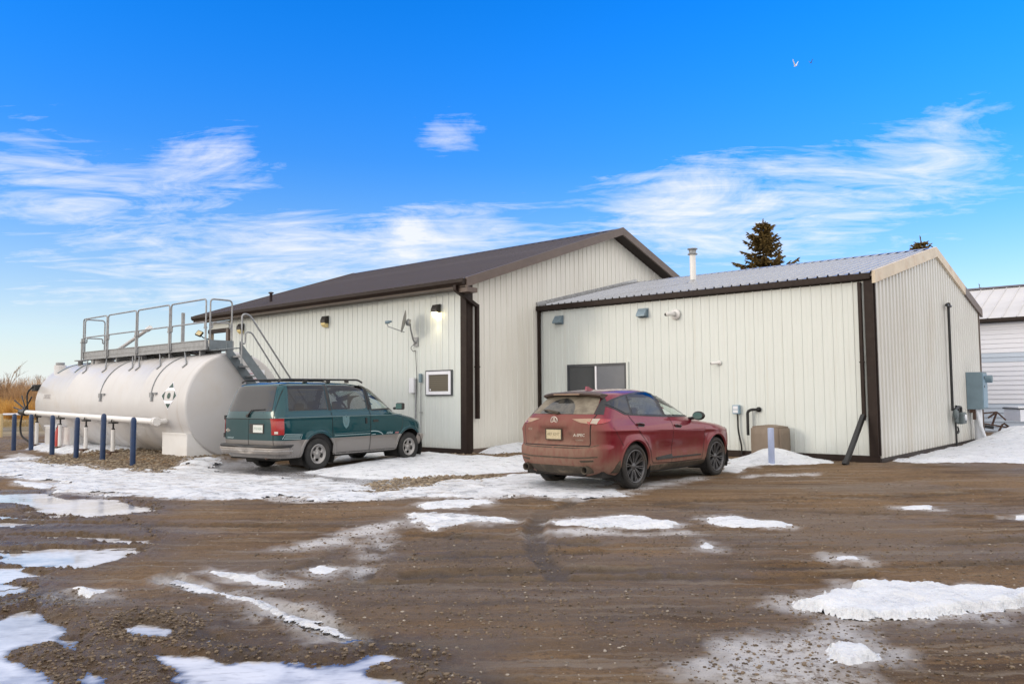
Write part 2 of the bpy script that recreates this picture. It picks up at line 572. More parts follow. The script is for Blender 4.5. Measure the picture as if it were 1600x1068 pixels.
# outlines on the ground, metres from the camera foot: (across, ahead)
SNOW={'bank': (0.06,[(-13.34,19.95),(-13.21,20.73),(-13.54,22.07),(-12.56,21.08),(-11.63,19.79),(-10.66,18.98),(-9.91,18.57),(-8.56,17.07),(-8.07,17.32),(-7.45,16.71),(-7.31,18.35),(-6.89,19.0),(-6.02,16.87),(-5.1,16.0),(-3.41,15.26),(-2.73,14.24),(-2.13,13.34),(-1.67,13.87),(-1.18,14.66),(-0.37,14.82),(0.33,14.55),(0.31,13.74),(-1.01,12.52),(-1.59,12.4),(-2.33,12.14),(-3.03,11.89),(-3.77,12.45),(-4.62,12.35),(-5.39,12.55),(-6.08,13.07),(-6.54,12.85),(-7.42,13.33),(-8.62,14.85),(-10.53,16.54),(-11.27,16.87)]),'drift': (0.05,[(-4.37,16.6),(-3.97,17.74),(-3.62,18.88),(-3.23,20.18),(-2.72,21.2),(-2.28,21.86),(-1.33,20.62),(-0.18,19.69),(0.46,20.23),(0.38,16.64),(-0.41,16.29),(-1.02,15.81),(-1.74,15.5),(-2.43,15.19),(-2.94,15.35),(-3.52,15.75)]),'carsnow': (0.05,[(-1.58,13.13),(-1.25,14.14),(-0.5,15.05),(0.17,15.98),(0.75,16.2),(1.84,15.59),(1.66,13.65),(1.68,12.43),(1.23,12.08),(0.75,12.11),(0.28,12.6),(-0.21,12.16),(-0.81,12.43),(-1.43,12.7)]),'p4': (0.05,[(-1.33,11.46),(-0.97,11.99),(-0.35,11.95),(-0.29,11.6),(-0.73,11.23),(-1.22,11.26)]),'p5': (0.06,[(-1.41,10.66),(-1.04,10.82),(-0.6,10.45),(-0.02,10.21),(-0.02,10.0),(-0.49,9.98),(-0.8,9.84),(-0.92,9.48),(-1.11,9.86),(-1.3,10.17)]),'p6': (0.06,[(0.42,9.93),(1.04,10.26),(1.54,10.35),(1.96,9.62),(1.84,9.39),(1.45,9.28),(1.18,9.47),(0.99,9.39),(0.75,9.67)]),'p7': (0.06,[(2.44,10.09),(2.83,10.28),(2.87,10.02),(3.23,9.56),(3.12,9.34),(2.73,9.4),(2.41,9.6)]),'p8': (0.035,[(5.34,11.09),(5.79,11.19),(5.59,10.82),(5.26,10.84)]),'slab': (0.1,[(1.98,6.0),(2.41,6.29),(2.66,6.41),(2.65,6.56),(3.08,6.56),(3.84,6.45),(3.99,6.37),(4.32,6.27),(4.08,5.92),(3.67,5.86),(3.46,5.82),(3.25,5.71),(3.12,5.71),(3.04,5.73),(2.63,5.63),(2.34,5.65),(2.09,5.84)]),'chunk': (0.085,[(1.87,4.96),(1.97,5.06),(2.15,5.03),(2.21,4.92),(2.17,4.77),(2.0,4.69),(1.92,4.66),(1.82,4.79)]),'under': (0.06,[(-14.32,23.65),(-14.52,26.01),(-14.37,27.71),(-12.16,25.42),(-10.22,22.69),(-10.02,21.49),(-10.77,21.12),(-12.1,21.7)]),'vanunder': (0.04,[(-4.5,18.78),(-3.81,19.83),(-3.24,21.48),(-3.78,22.51),(-4.35,20.92)]),'wheelsnow': (0.05,[(4.15,15.93),(4.83,17.95),(5.3,18.6),(5.39,17.25),(4.74,16.42),(4.33,15.65)]),'t1': (0.05,[(1.91,8.29),(2.01,8.46),(2.04,8.25),(1.97,8.11),(1.89,8.15)]),'t2': (0.03,[(3.06,7.69),(3.24,7.71),(3.21,7.57),(3.03,7.54)]),'t3': (0.03,[(-1.83,7.3),(-1.74,7.41),(-1.6,7.3),(-1.65,7.14),(-1.77,7.15)]),'t4': (0.03,[(-9.54,15.48),(-8.88,15.09),(-8.25,14.51),(-8.19,14.11),(-8.92,14.66)]),'t5': (0.03,[(6.28,10.11),(6.83,10.19),(6.56,9.78),(6.14,9.86)]),'streak': (0.03,[(-2.98,6.99),(-2.86,7.01),(-2.25,6.46),(-1.65,5.95),(-1.34,5.63),(-1.07,5.35),(-1.14,5.34),(-1.48,5.66),(-1.72,5.86),(-2.34,6.42)]),'streak2': (0.03,[(-2.75,7.26),(-2.44,7.2),(-1.9,6.84),(-1.89,6.75),(-2.24,6.9),(-2.57,7.05)]),'streak3': (0.03,[(-3.56,6.56),(-3.49,6.64),(-3.31,6.59),(-3.28,6.47),(-3.32,6.33)])}
FROST={'frost': [(1.21,5.03),(1.6,5.43),(1.91,5.35),(2.12,5.14),(2.08,4.55),(1.88,4.18),(0.9,4.2),(0.92,4.58)],'frost2': [(2.13,5.81),(2.55,5.63),(2.24,5.13),(2.02,5.2),(1.91,5.57)],'track': [(-2.98,6.99),(-2.85,6.99),(-2.23,6.39),(-1.64,5.91),(-1.09,5.38),(-1.17,5.35),(-1.71,5.83),(-2.33,6.4)],'t3': [(-2.75,7.26),(-2.46,7.22),(-1.91,6.86),(-1.89,6.72),(-2.23,6.87),(-2.55,7.0)],'mix': [(-2.44,8.29),(-2.3,8.75),(-1.89,9.9),(-1.35,10.49),(-1.22,10.17),(-1.29,8.52),(-1.32,8.24),(-1.69,8.84),(-1.83,8.2)],'mix2': [(-1.77,8.54),(-1.5,8.53),(-1.27,7.56),(-1.27,6.91),(-1.43,7.04)],'t4': [(-3.58,6.56),(-3.5,6.66),(-3.32,6.62),(-3.27,6.47),(-3.3,6.29)],'p6f': [(0.2,9.34),(0.74,9.58),(1.44,9.19),(1.96,9.26),(2.24,8.91),(1.37,8.79),(0.69,8.9),(0.22,8.64)],'carf': [(1.6,12.76),(1.88,12.58),(2.88,14.06),(3.61,14.75),(3.6,15.46),(2.3,14.62)],'line': [(4.38,15.4),(5.85,15.41),(5.63,14.83),(4.22,14.82)]}
TRACK={'a': [(-1.24,7.79),(-0.27,7.94),(0.62,8.03),(2.56,8.16),(5.54,8.39)],'b': [(-0.91,7.09),(1.12,7.2),(2.86,7.3),(4.86,7.36)],'c': [(-1.3,6.79),(0.52,6.85),(1.63,6.96),(3.0,6.96)],'d': [(-6.41,9.63),(-4.64,9.74),(-2.98,9.85),(-0.72,8.96),(0.65,8.44),(2.67,8.5)],'e': [(-2.98,6.99),(-2.19,6.29),(-1.62,5.83),(-1.08,5.35),(-0.47,4.83),(-0.01,4.4)],'f': [(-3.83,6.55),(-2.77,5.86),(-1.94,5.24),(-1.33,4.68),(-1.09,4.33)],'g': [(0.42,6.85),(0.26,7.86),(0.22,9.33),(0.41,10.74),(1.26,12.38)],'h': [(-1.32,7.03),(-1.38,8.02),(-1.38,9.11),(-1.3,10.17),(-0.95,11.77)],'i': [(-2.09,6.94),(-1.75,7.87),(-1.71,8.92),(-1.68,10.03)],'j': [(-0.87,10.81),(0.87,11.21),(3.24,11.74),(8.42,12.67)],'k': [(-0.41,12.48),(1.77,11.28),(4.16,10.55),(6.48,9.79)],'l': [(-2.42,5.12),(-3.15,5.87),(-3.83,6.55),(-4.51,7.14)]}
WATER={'w1': [(-9.24,13.53),(-8.57,13.49),(-7.8,13.53),(-7.22,12.89),(-6.21,12.59),(-5.26,11.81),(-5.11,11.27),(-5.35,11.04),(-5.87,10.72),(-6.54,11.29),(-7.11,11.77),(-7.77,12.23),(-8.48,12.42)],'wz': [(-7.45,10.91),(-6.84,10.77),(-5.72,10.6),(-4.85,10.19),(-4.08,9.1),(-3.9,8.21),(-4.06,7.66),(-4.3,7.26),(-4.43,7.02),(-4.69,6.91)],'w5': [(-4.02,5.93),(-3.73,5.92),(-3.7,6.17),(-3.56,6.09),(-3.17,5.74),(-2.77,5.26),(-2.49,4.88),(-2.07,4.35),(-1.84,4.01),(-2.71,4.02)],'w6': [(-2.71,5.58),(-2.7,5.81),(-2.44,5.72),(-2.2,5.53),(-2.27,5.34),(-2.48,5.37)],'w7': [(-1.6,4.0),(-2.06,4.75),(-2.32,5.14),(-1.98,5.03),(-1.73,4.98),(-1.5,4.99),(-1.24,4.9),(-0.98,4.96),(-0.88,5.05),(-0.64,4.97),(-0.54,4.86),(-0.76,4.79),(-0.79,4.72),(-0.59,4.61),(-0.35,4.36),(-0.2,3.98)],'w8': [(-4.56,6.72),(-4.36,6.89),(-4.12,6.77),(-3.97,6.45),(-4.25,6.26)]}
ISLAND={'island': [(-3.09,5.11),(-3.02,5.26),(-2.76,5.09),(-2.53,4.82),(-2.45,4.53),(-2.72,4.75)]}
ICE={'ice': [(-7.51,16.85),(-6.62,18.46),(-6.0,19.28),(-4.69,17.8),(-4.07,17.0),(-3.01,15.71),(-1.96,15.28),(-1.82,14.18),(-3.03,13.58),(-4.54,14.26),(-5.97,14.99)]}
GRAVEL={'g1': [(-11.92,19.82),(-11.68,21.88),(-10.37,23.22),(-8.84,23.59),(-6.92,21.4),(-6.78,18.99),(-7.18,18.01),(-7.33,16.43),(-7.93,17.02),(-8.42,16.78),(-9.85,17.92)],'g2': [(-2.72,13.38),(-2.19,15.18),(-1.28,15.83),(-0.21,15.75),(-0.31,14.59),(-1.14,14.13),(-1.62,13.49),(-2.18,13.0)],'g3': [(-1.85,20.89),(-1.07,23.83),(0.5,22.05),(0.45,19.82),(-1.13,19.98)],'g4': [(-15.32,24.02),(-18.78,29.44),(-17.79,30.14),(-14.79,25.42),(-13.98,23.09)]}

# ------------------------------------------------------------------ ground
TH = 0.8573                                   # all the buildings and the tank share this heading
UU = np.array([-math.sin(TH), math.cos(TH)])  # along the fronts, away to the left
VV = np.array([math.cos(TH), math.sin(TH)])   # square to the fronts, away to the right
S_POS = (7.794, 17.167)
N_POS = (-1.202, 20.953)
T_POS = (-6.72, 19.47)
B_POS = (17.5, 30.0)


def base_h(X, Y):
    """the lie of the land: flat yard, rising a little to the walls and round the tank"""
    p = (X - S_POS[0]) * VV[0] + (Y - S_POS[1]) * VV[1]
    q = (X - S_POS[0]) * UU[0] + (Y - S_POS[1]) * UU[1]
    g = 0.06 * sstep(-5.2, -1.2, p) * sstep(24, 16, q)
    tq = (X - T_POS[0]) * UU[0] + (Y - T_POS[1]) * UU[1]
    tp = (X - T_POS[0]) * VV[0] + (Y - T_POS[1]) * VV[1]
    t1 = 0.06 * sstep(-3.2, -2.5, tp) + 0.13 * sstep(-2.0, -1.35, tp)
    t = t1 * sstep(-1.6, -0.3, tq) * (1 - sstep(2.2, 4.0, tp)) * (1 - sstep(14, 24, tq))
    return np.maximum(g, t)


def ground_masks(X, Y):
    """how much of each material lies at every point: water, frost, gravel, ice"""
    out = {}
    for name, D in (('water', WATER), ('frost', FROST), ('gravel', GRAVEL), ('ice', ICE), ('island', ISLAND)):
        acc = np.full(X.shape, -9.0)
        for poly in D.values():
            P = np.array(poly)
            sel = (X > P[:, 0].min() - 1.2) & (X < P[:, 0].max() + 1.2) & (Y > P[:, 1].min() - 1.2) & (Y < P[:, 1].max() + 1.2)
            if sel.any():
                acc[sel] = np.maximum(acc[sel], sdist(poly, X[sel], Y[sel]))
        out[name] = acc
    # halo of thin frost round every snow patch
    acc = np.full(X.shape, -9.0)
    for h, poly in SNOW.values():
        P = np.array(poly)
        sel = (X > P[:, 0].min() - 0.8) & (X < P[:, 0].max() + 0.8) & (Y > P[:, 1].min() - 0.8) & (Y < P[:, 1].max() + 0.8)
        if sel.any():
            acc[sel] = np.maximum(acc[sel], sdist(poly, X[sel], Y[sel]))
    out['halo'] = acc
    # wheel tracks: signed offset from the nearest track, and place along it
    dt, al = np.full(X.shape, 9.0), np.zeros(X.shape)
    for line in TRACK.values():
        P = np.array(line)
        sel = (X > P[:, 0].min() - 0.6) & (X < P[:, 0].max() + 0.6) & (Y > P[:, 1].min() - 0.6) & (Y < P[:, 1].max() + 0.6)
        if not sel.any():
            continue
        x, y = X[sel], Y[sel]
        x = x + 0.10 * fbm(x * 0.8, y * 0.8, 3, 41)
        y = y + 0.14 * fbm(x * 0.7, y * 0.9, 3, 43)
        d0, a0, run = np.full(x.shape, 9.0), np.zeros(x.shape), 0.0
        for (ax, ay), (bx, by) in zip(P[:-1], P[1:]):
            ex, ey = bx - ax, by - ay
            L = math.hypot(ex, ey)
            t = np.clip(((x - ax) * ex + (y - ay) * ey) / (L * L), 0, 1)
            d = np.hypot(x - ax - t * ex, y - ay - t * ey)
            k = d < d0
            d0[k], a0[k] = d[k], run + t[k] * L
            run += L
        q = dt[sel]
        k = d0 < q
        q[k] = d0[k]
        dt[sel] = q
        q = al[sel]
        q[k] = a0[k]
        al[sel] = q
    out['track'], out['along'] = dt, al
    return out


def rough_h(X, Y):
    """ruts and lumps"""
    near = sstep(45, 25, np.hypot(X, Y))
    a = R(6)
    xr, yr = X * math.cos(a) + Y * math.sin(a), -X * math.sin(a) + Y * math.cos(a)
    ruts = fbm(xr * 0.16, yr * 2.6 + 0.6 * np.sin(xr * 0.3), 4, 3)
    lumps = fbm(X * 3.2, Y * 3.2, 5, 9, 0.6)
    clods = np.maximum(fbm(X * 13, Y * 13, 3, 21, 0.6), -0.05)
    swell = fbm(X * 0.35, Y * 0.35, 2, 31)
    # cars stand on firm level ground
    calm = np.ones_like(X)
    for cx, cy, r in ((-4.0, 18.9, 3.2), (2.4, 15.0, 3.0)):
        calm *= sstep(r * 0.6, r * 1.2, np.hypot(X - cx, Y - cy)) * 0.75 + 0.25
    return near * calm * (0.060 * ruts + 0.034 * lumps + 0.032 * clods + 0.03 * swell)


def ground_z(X, Y, masks=None):
    X, Y = np.asarray(X, float), np.asarray(Y, float)
    m = masks or ground_masks(X, Y)
    h = base_h(X, Y) + rough_h(X, Y)
    e = fbm(X * 4.0, Y * 4.0, 5, 77, 0.6)
    wd = m['water'] + 0.30 * e + 0.10 * fbm(X * 15, Y * 15, 3, 79, 0.6)
    P = np.array(WATER['wz'])
    zone = (X > P[:, 0].min() - 0.5) & (X < P[:, 0].max() + 0.5) & (Y > P[:, 1].min() - 0.5) & (Y < P[:, 1].max() + 0.5)
    if zone.any():
        a = fbm(X[zone] * 0.55 + 0.3 * Y[zone], Y[zone] * 2.3 + X[zone] * 0.25, 6, 88, 0.66)
        wd[zone] = np.minimum(wd[zone] + 0.15, 2.2 * (a + 0.035))
    firm = sstep(0.0, 0.4, -m['water'])
    tr = m['track']
    tread = 0.5 + 0.5 * np.sign(np.sin(m['along'] * 70 + 9 * np.abs(tr) / 0.1))
    keep = sstep(-0.12, 0.10, fbm(X * 0.6, Y * 0.6, 3, 61))
    g1 = sstep(0.125, 0.085, tr)
    h = h + firm * keep * (-0.022 * g1 - 0.006 * g1 * tread + 0.020 * np.exp(-((tr - 0.165) / 0.035) ** 2))
    isl = m['island'] + 0.22 * e
    wd = np.where(m['island'] > -0.35, np.minimum(wd, -isl), wd)
    dig = sstep(-0.10, 0.14, wd)
    h = h * (1 - dig * 0.85) - 0.050 * dig + 0.016 * sstep(-0.35, -0.05, wd) * (1 - dig)
    # flooded tyre tracks keep low ridges that stand out of the water as dark streaks
    ic = sstep(-0.15, 0.15, m['ice'] + 0.25 * e)
    h = h * (1 - 0.6 * ic)
    return h


def build_ground():
    rs = [0.0, 0.5, 1.0, 1.6, 2.2]
    r = 2.6
    while r < 34:
        rs.append(r)
        r *= 1.0062
    while r < 5000:
        rs.append(r)
        r *= 1.07
    rs = np.array(rs)
    th = np.concatenate([np.arange(-180, -46, 4.0), np.arange(-46, 46, 0.16), np.arange(46, 180, 4.0)])
    th = np.radians(th)
    RR, TT = np.meshgrid(rs[1:], th, indexing='ij')
    X, Y = RR * np.sin(TT), RR * np.cos(TT)
    ms = ground_masks(X, Y)
    Z = ground_z(X, Y, ms)
    far = sstep(38, 60, RR)
    Z = Z * (1 - far)
    nr, nt = RR.shape
    co = np.empty((nr * nt + 1, 3))
    co[:-1, 0], co[:-1, 1], co[:-1, 2] = X.ravel(), Y.ravel(), Z.ravel()
    co[-1] = (0, 0, 0)
    i = np.arange(nr - 1)[:, None] * nt
    j = np.arange(nt)[None, :]
    jn = (j + 1) % nt
    quads = np.stack([i + j, i + jn, i + nt + jn, i + nt + j], -1).reshape(-1, 4)
    tris = np.stack([np.full(nt, nr * nt), (np.arange(nt) + 1) % nt, np.arange(nt)], -1)
    me = bpy.data.meshes.new('ground')
    me.vertices.add(len(co))
    me.vertices.foreach_set('co', co.ravel())
    nl = quads.size + tris.size
    me.loops.add(nl)
    me.loops.foreach_set('vertex_index', np.concatenate([quads.ravel(), tris.ravel()]))
    me.polygons.add(len(quads) + len(tris))
    st = np.concatenate([np.arange(len(quads)) * 4, quads.size + np.arange(len(tris)) * 3])
    me.polygons.foreach_set('loop_start', st)
    me.polygons.foreach_set('use_smooth', np.ones(len(st), bool))
    me.update(calc_edges=True)
    e = fbm(X * 3.0, Y * 3.0, 5, 55, 0.6)
    lay = {
        'frost': np.maximum(sstep(-0.10, 0.35, ms['frost'] + 0.75 * e), 0.75 * sstep(-0.22, 0.05, ms['halo'] + 0.55 * e)),
        'track': sstep(0.135, 0.08, ms['track']) * sstep(-0.12, 0.10, fbm(X * 0.6, Y * 0.6, 3, 61)),
        'damp': sstep(-0.02, 0.16, fbm(X * 0.30 + 2, Y * 0.75, 5, 303, 0.6)),
        'gravel': sstep(-0.12, 0.12, ms['gravel'] + 0.4 * e),
        'wet': sstep(-0.85, 0.0, ms['water'] + 0.5 * e),
        'ice': sstep(-0.1, 0.1, ms['ice'] + 0.3 * e),
    }
    for k, v in lay.items():
        at_ = me.attributes.new(k, 'FLOAT', 'POINT')
        at_.data.foreach_set('value', np.append(v.ravel(), 0.0).astype(np.float32))
    me.materials.append(ground_mat())
    o = link('ground', me)
    tag(o, 'brown muddy gravel yard running out to flat winter fields', None, None, 'structure')


def ground_mat():
    m = bpy.data.materials.new('muddy_gravel')
    m.use_nodes = True
    t = NT(m.node_tree)
    b = m.node_tree.nodes['Principled BSDF']
    P = t.n('ShaderNodeNewGeometry').outputs['Position']
    at_ = {k: t.n('ShaderNodeAttribute', attribute_name=k).outputs['Fac'] for k in ('frost', 'gravel', 'wet', 'ice', 'track', 'damp')}
    big = t.noise(P, 0.35, 4, 0.6)
    mid = t.noise(P, 2.6, 6, 0.65, 0.3)
    fine = t.noise(P, 19.0, 8, 0.78)
    grit = t.noise(P, 70.0, 6, 0.8)
    streak = t.noise(t.vscale(P, (0.22, 3.4, 1), (0, 0, R(-6))), 1.6, 6, 0.62, 0.25)
    streak2 = t.noise(t.vscale(P, (0.5, 9.0, 1), (0, 0, R(-4))), 1.7, 5, 0.65, 0.3)
    c = t.mix(t.ramp(mid, 0.32, 0.68), (0.130, 0.070, 0.027), (0.210, 0.122, 0.052))
    c = t.mix(t.math('MULTIPLY', t.ramp(streak, 0.47, 0.57), 0.95), c, (0.073, 0.039, 0.016))
    c = t.mix(t.math('MULTIPLY', t.ramp(streak2, 0.50, 0.63), 0.65), c, (0.089, 0.047, 0.018))
    c = t.mix(t.math('MULTIPLY', t.ramp(big, 0.40, 0.60), 0.65), c, (0.237, 0.144, 0.066))
    c = t.mix(t.math('MULTIPLY', t.ramp(fine, 0.50, 0.60), 0.62), c, (0.067, 0.036, 0.015))
    c = t.mix(t.math('MULTIPLY', t.ramp(grit, 0.55, 0.64), 0.55), c, (0.374, 0.243, 0.114))
    vor = t.n('ShaderNodeTexVoronoi', i_Vector=P)
    vor.inputs['Scale'].default_value = 17.0
    stone = t.math('MULTIPLY', t.ramp(vor.outputs['Distance'], 0.16, 0.11), t.ramp(t.noise(P, 3.1, 2), 0.50, 0.60))
    c = t.mix(t.math('MULTIPLY', stone, 0.5), c, (0.331, 0.218, 0.105))
    # straw litter
    straw = t.noise(t.vscale(P, (14, 5, 1), (0, 0, R(35))), 4.0, 3, 0.7)
    c = t.mix(t.math('MULTIPLY', t.ramp(straw, 0.66, 0.74), t.ramp(mid, 0.45, 0.7, 0, 0.55)), c, (0.396, 0.227, 0.060))
    # gravel bed
    v2 = t.n('ShaderNodeTexVoronoi', i_Vector=P)
    v2.inputs['Scale'].default_value = 21.0
    gcol = t.mix(v2.outputs['Color'], (0.122, 0.071, 0.030), (0.374, 0.227, 0.094))
    gcol = t.mix(t.ramp(v2.outputs['Distance'], 0.35, 0.75), gcol, (0.055, 0.030, 0.012))
    c = t.mix(at_['gravel'], c, gcol)
    # pale dried streaks dragged along by wheels
    pale = t.noise(t.vscale(P, (0.16, 2.6, 1), (0, 0, R(-9))), 2.3, 7, 0.68, 0.35)
    c = t.mix(t.math('MULTIPLY', t.ramp(pale, 0.52, 0.62), 0.70), c, (0.265, 0.212, 0.158))
    # rolled wheel tracks, and greyer damp ground
    c = t.mix(t.math('MULTIPLY', at_['damp'], 0.42), c, t.mix(t.ramp(fine, 0.4, 0.6), (0.092, 0.066, 0.043), (0.175, 0.135, 0.095)))
    c = t.mix(t.math('MULTIPLY', at_['track'], 0.65), c, (0.062, 0.045, 0.032))
    # wet mud round the puddles
    c = t.mix(t.math('MULTIPLY', at_['wet'], 0.55), c, (0.066, 0.039, 0.018))
    # hoar frost and trampled snow
    fr = t.math('MULTIPLY', at_['frost'], t.ramp(t.math('ADD', t.math('MULTIPLY', fine, 0.6), t.math('MULTIPLY', mid, 0.5)), 0.40, 0.56))
    c = t.mix(t.math('MULTIPLY', fr, 0.88), c, (0.70, 0.69, 0.70))
    # grey ice
    ic = t.math('MULTIPLY', at_['ice'], 0.8)
    c = t.mix(ic, c, t.mix(t.ramp(mid, 0.35, 0.6), (0.20, 0.21, 0.23), (0.42, 0.44, 0.48)))
    # beyond the yard: tan winter grass and strips of old snow
    ln = t.n('ShaderNodeVectorMath', operation='LENGTH')
    t.link(P, ln.inputs[0])
    dist = ln.outputs['Value']
    fld = t.noise(t.vscale(P, (0.03, 0.12, 1), (0, 0, R(20))), 1.0, 6, 0.65)
    fc = t.mix(t.ramp(fld, 0.38, 0.62), (0.135, 0.105, 0.050), (0.33, 0.255, 0.15))
    fc = t.mix(t.ramp(t.noise(t.vscale(P, (0.02, 0.09, 1)), 1.4, 5), 0.60, 0.66), fc, (0.62, 0.62, 0.66))
    farf = t.ramp(t.math('ADD', dist, t.math('MULTIPLY', mid, 6.0)), 36, 44)
    c = t.mix(farf, c, fc)
    t.link(c, b.inputs['Base Color'])
    rg = t.math('SUBTRACT', 0.88, t.math('MULTIPLY', at_['wet'], 0.38))
    rg = t.math('SUBTRACT', rg, t.math('MULTIPLY', t.math('MULTIPLY', at_['ice'], t.ramp(fine, 0.35, 0.62, 1.0, 0.5)), 0.72), clamp=True)
    sheen = t.math('MULTIPLY', t.ramp(t.noise(t.vscale(P, (0.4, 2.2, 1)), 0.9, 5), 0.5, 0.68), 0.24)
    rg = t.math('SUBTRACT', rg, sheen, clamp=True)
    rg = t.math('SUBTRACT', rg, t.math('MULTIPLY', at_['damp'], 0.26), clamp=True)
    t.link(t.math('MAXIMUM', rg, 0.07), b.inputs['Roughness'])
    b.inputs['Specular IOR Level'].default_value = 0.45
    h = t.math('ADD', t.math('MULTIPLY', fine, 1.3), t.math('MULTIPLY', grit, 0.45))
    h = t.math('ADD', h, t.math('MULTIPLY', mid, 1.2))
    h = t.math('ADD', h, t.math('MULTIPLY', streak2, 0.9))
    h = t.math('ADD', h, t.math('MULTIPLY', t.math('MULTIPLY', at_['gravel'], t.math('SUBTRACT', 1.0, v2.outputs['Distance'])), 1.2))
    bp = t.n('ShaderNodeBump', i_Height=h)
    bp.inputs['Distance'].default_value = 0.05
    bst = t.math('SUBTRACT', 0.85, t.math('MULTIPLY', at_['ice'], 0.72), clamp=True)
    t.link(bst, bp.inputs['Strength'])
    t.link(bp.outputs[0], b.inputs['Normal'])
    return m


build_ground()


def water_mat():
    m = bpy.data.materials.new('icy_puddle_water')
    m.use_nodes = True
    t = NT(m.node_tree)
    b = m.node_tree.nodes['Principled BSDF']
    P = t.n('ShaderNodeNewGeometry').outputs['Position']
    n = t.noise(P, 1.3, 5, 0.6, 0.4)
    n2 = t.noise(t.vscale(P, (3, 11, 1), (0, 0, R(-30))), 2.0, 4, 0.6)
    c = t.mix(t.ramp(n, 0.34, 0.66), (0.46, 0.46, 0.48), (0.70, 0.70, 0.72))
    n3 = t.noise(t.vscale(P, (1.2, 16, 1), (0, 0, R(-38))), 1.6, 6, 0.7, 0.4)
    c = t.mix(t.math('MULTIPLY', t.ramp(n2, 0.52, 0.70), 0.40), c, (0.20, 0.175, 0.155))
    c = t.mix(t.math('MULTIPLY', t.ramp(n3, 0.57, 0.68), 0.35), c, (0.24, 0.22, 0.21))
    # the brown bottom shows through where the water is shallow
    dp = t.n('ShaderNodeAttribute', attribute_name='depth').outputs['Fac']
    sh = t.ramp(t.math('ADD', dp, t.math('MULTIPLY', t.math('SUBTRACT', n, 0.5), 0.030)), 0.001, 0.026)
    c = t.mix(sh, (0.085, 0.064, 0.046), c)
    t.link(c, b.inputs['Base Color'])
    t.link(t.math('MULTIPLY', t.ramp(n, 0.35, 0.65, 0.04, 0.20), sh), b.inputs['Roughness'])
    b.inputs['IOR'].default_value = 1.55
    b.inputs['Specular IOR Level'].default_value = 0.8
    bp = t.n('ShaderNodeBump', i_Height=t.math('ADD', n2, t.noise(P, 9, 3)))
    bp.inputs['Strength'].default_value = 0.05
    bp.inputs['Distance'].default_value = 0.01
    t.link(bp.outputs[0], b.inputs['Normal'])
    return m


M['water'] = water_mat()


def build_water():
    names = {'w1': 'pale puddle below the snow bank at the far left', 'wz': 'shallow water lying in streaks among wheel tracks at the left edge',
             'w5': 'large icy puddle in the near left corner with a mud island', 'w6': 'small icy puddle between the two large near puddles',
             'w7': 'wide icy puddle at the near edge left of centre', 'w8': 'small puddle at the left edge beside rough mud'}
    for i, (k, poly) in enumerate(WATER.items()):
        P = np.array(poly)
        lev = -0.022 - 0.0025 * i * (1 if i < 4 else 0.6)
        near = np.hypot(P[:, 0], P[:, 1]).min()
        res = 0.03 if near < 7 else 0.06
        xs = np.arange(P[:, 0].min() - 0.3, P[:, 0].max() + 0.3, res)
        ys = np.arange(P[:, 1].min() - 0.3, P[:, 1].max() + 0.3, res)
        X, Y = np.meshgrid(xs, ys)
        depth = lev - ground_z(X, Y)
        d = sdist(poly, X, Y)
        ok = (depth > -0.012) & (d > -0.30)
        grown = ok.copy()
        grown[1:] |= ok[:-1]
        grown[:-1] |= ok[1:]
        grown[:, 1:] |= grown[:, :-1].copy()
        grown[:, :-1] |= grown[:, 1:].copy()
        nx = X.shape[1]
        fk = grown[:-1, :-1] & grown[1:, :-1] & grown[:-1, 1:] & grown[1:, 1:]
        ii, jj = np.nonzero(fk)
        a = ii * nx + jj
        quads = np.stack([a, a + 1, a + nx + 1, a + nx], -1)
        used, inv = np.unique(quads, return_inverse=True)
        co = np.stack([X.ravel()[used], Y.ravel()[used], np.full(len(used), lev)], -1)
        me = bpy.data.meshes.new('puddle')
        me.from_pydata(co.tolist(), [], inv.reshape(-1, 4).tolist())
        at_ = me.attributes.new('depth', 'FLOAT', 'POINT')
        at_.data.foreach_set('value', depth.ravel()[used].astype(np.float32))
        me.materials.append(M['water'])
        tag(link('puddle', me), names[k], None, None, 'structure')


build_water()


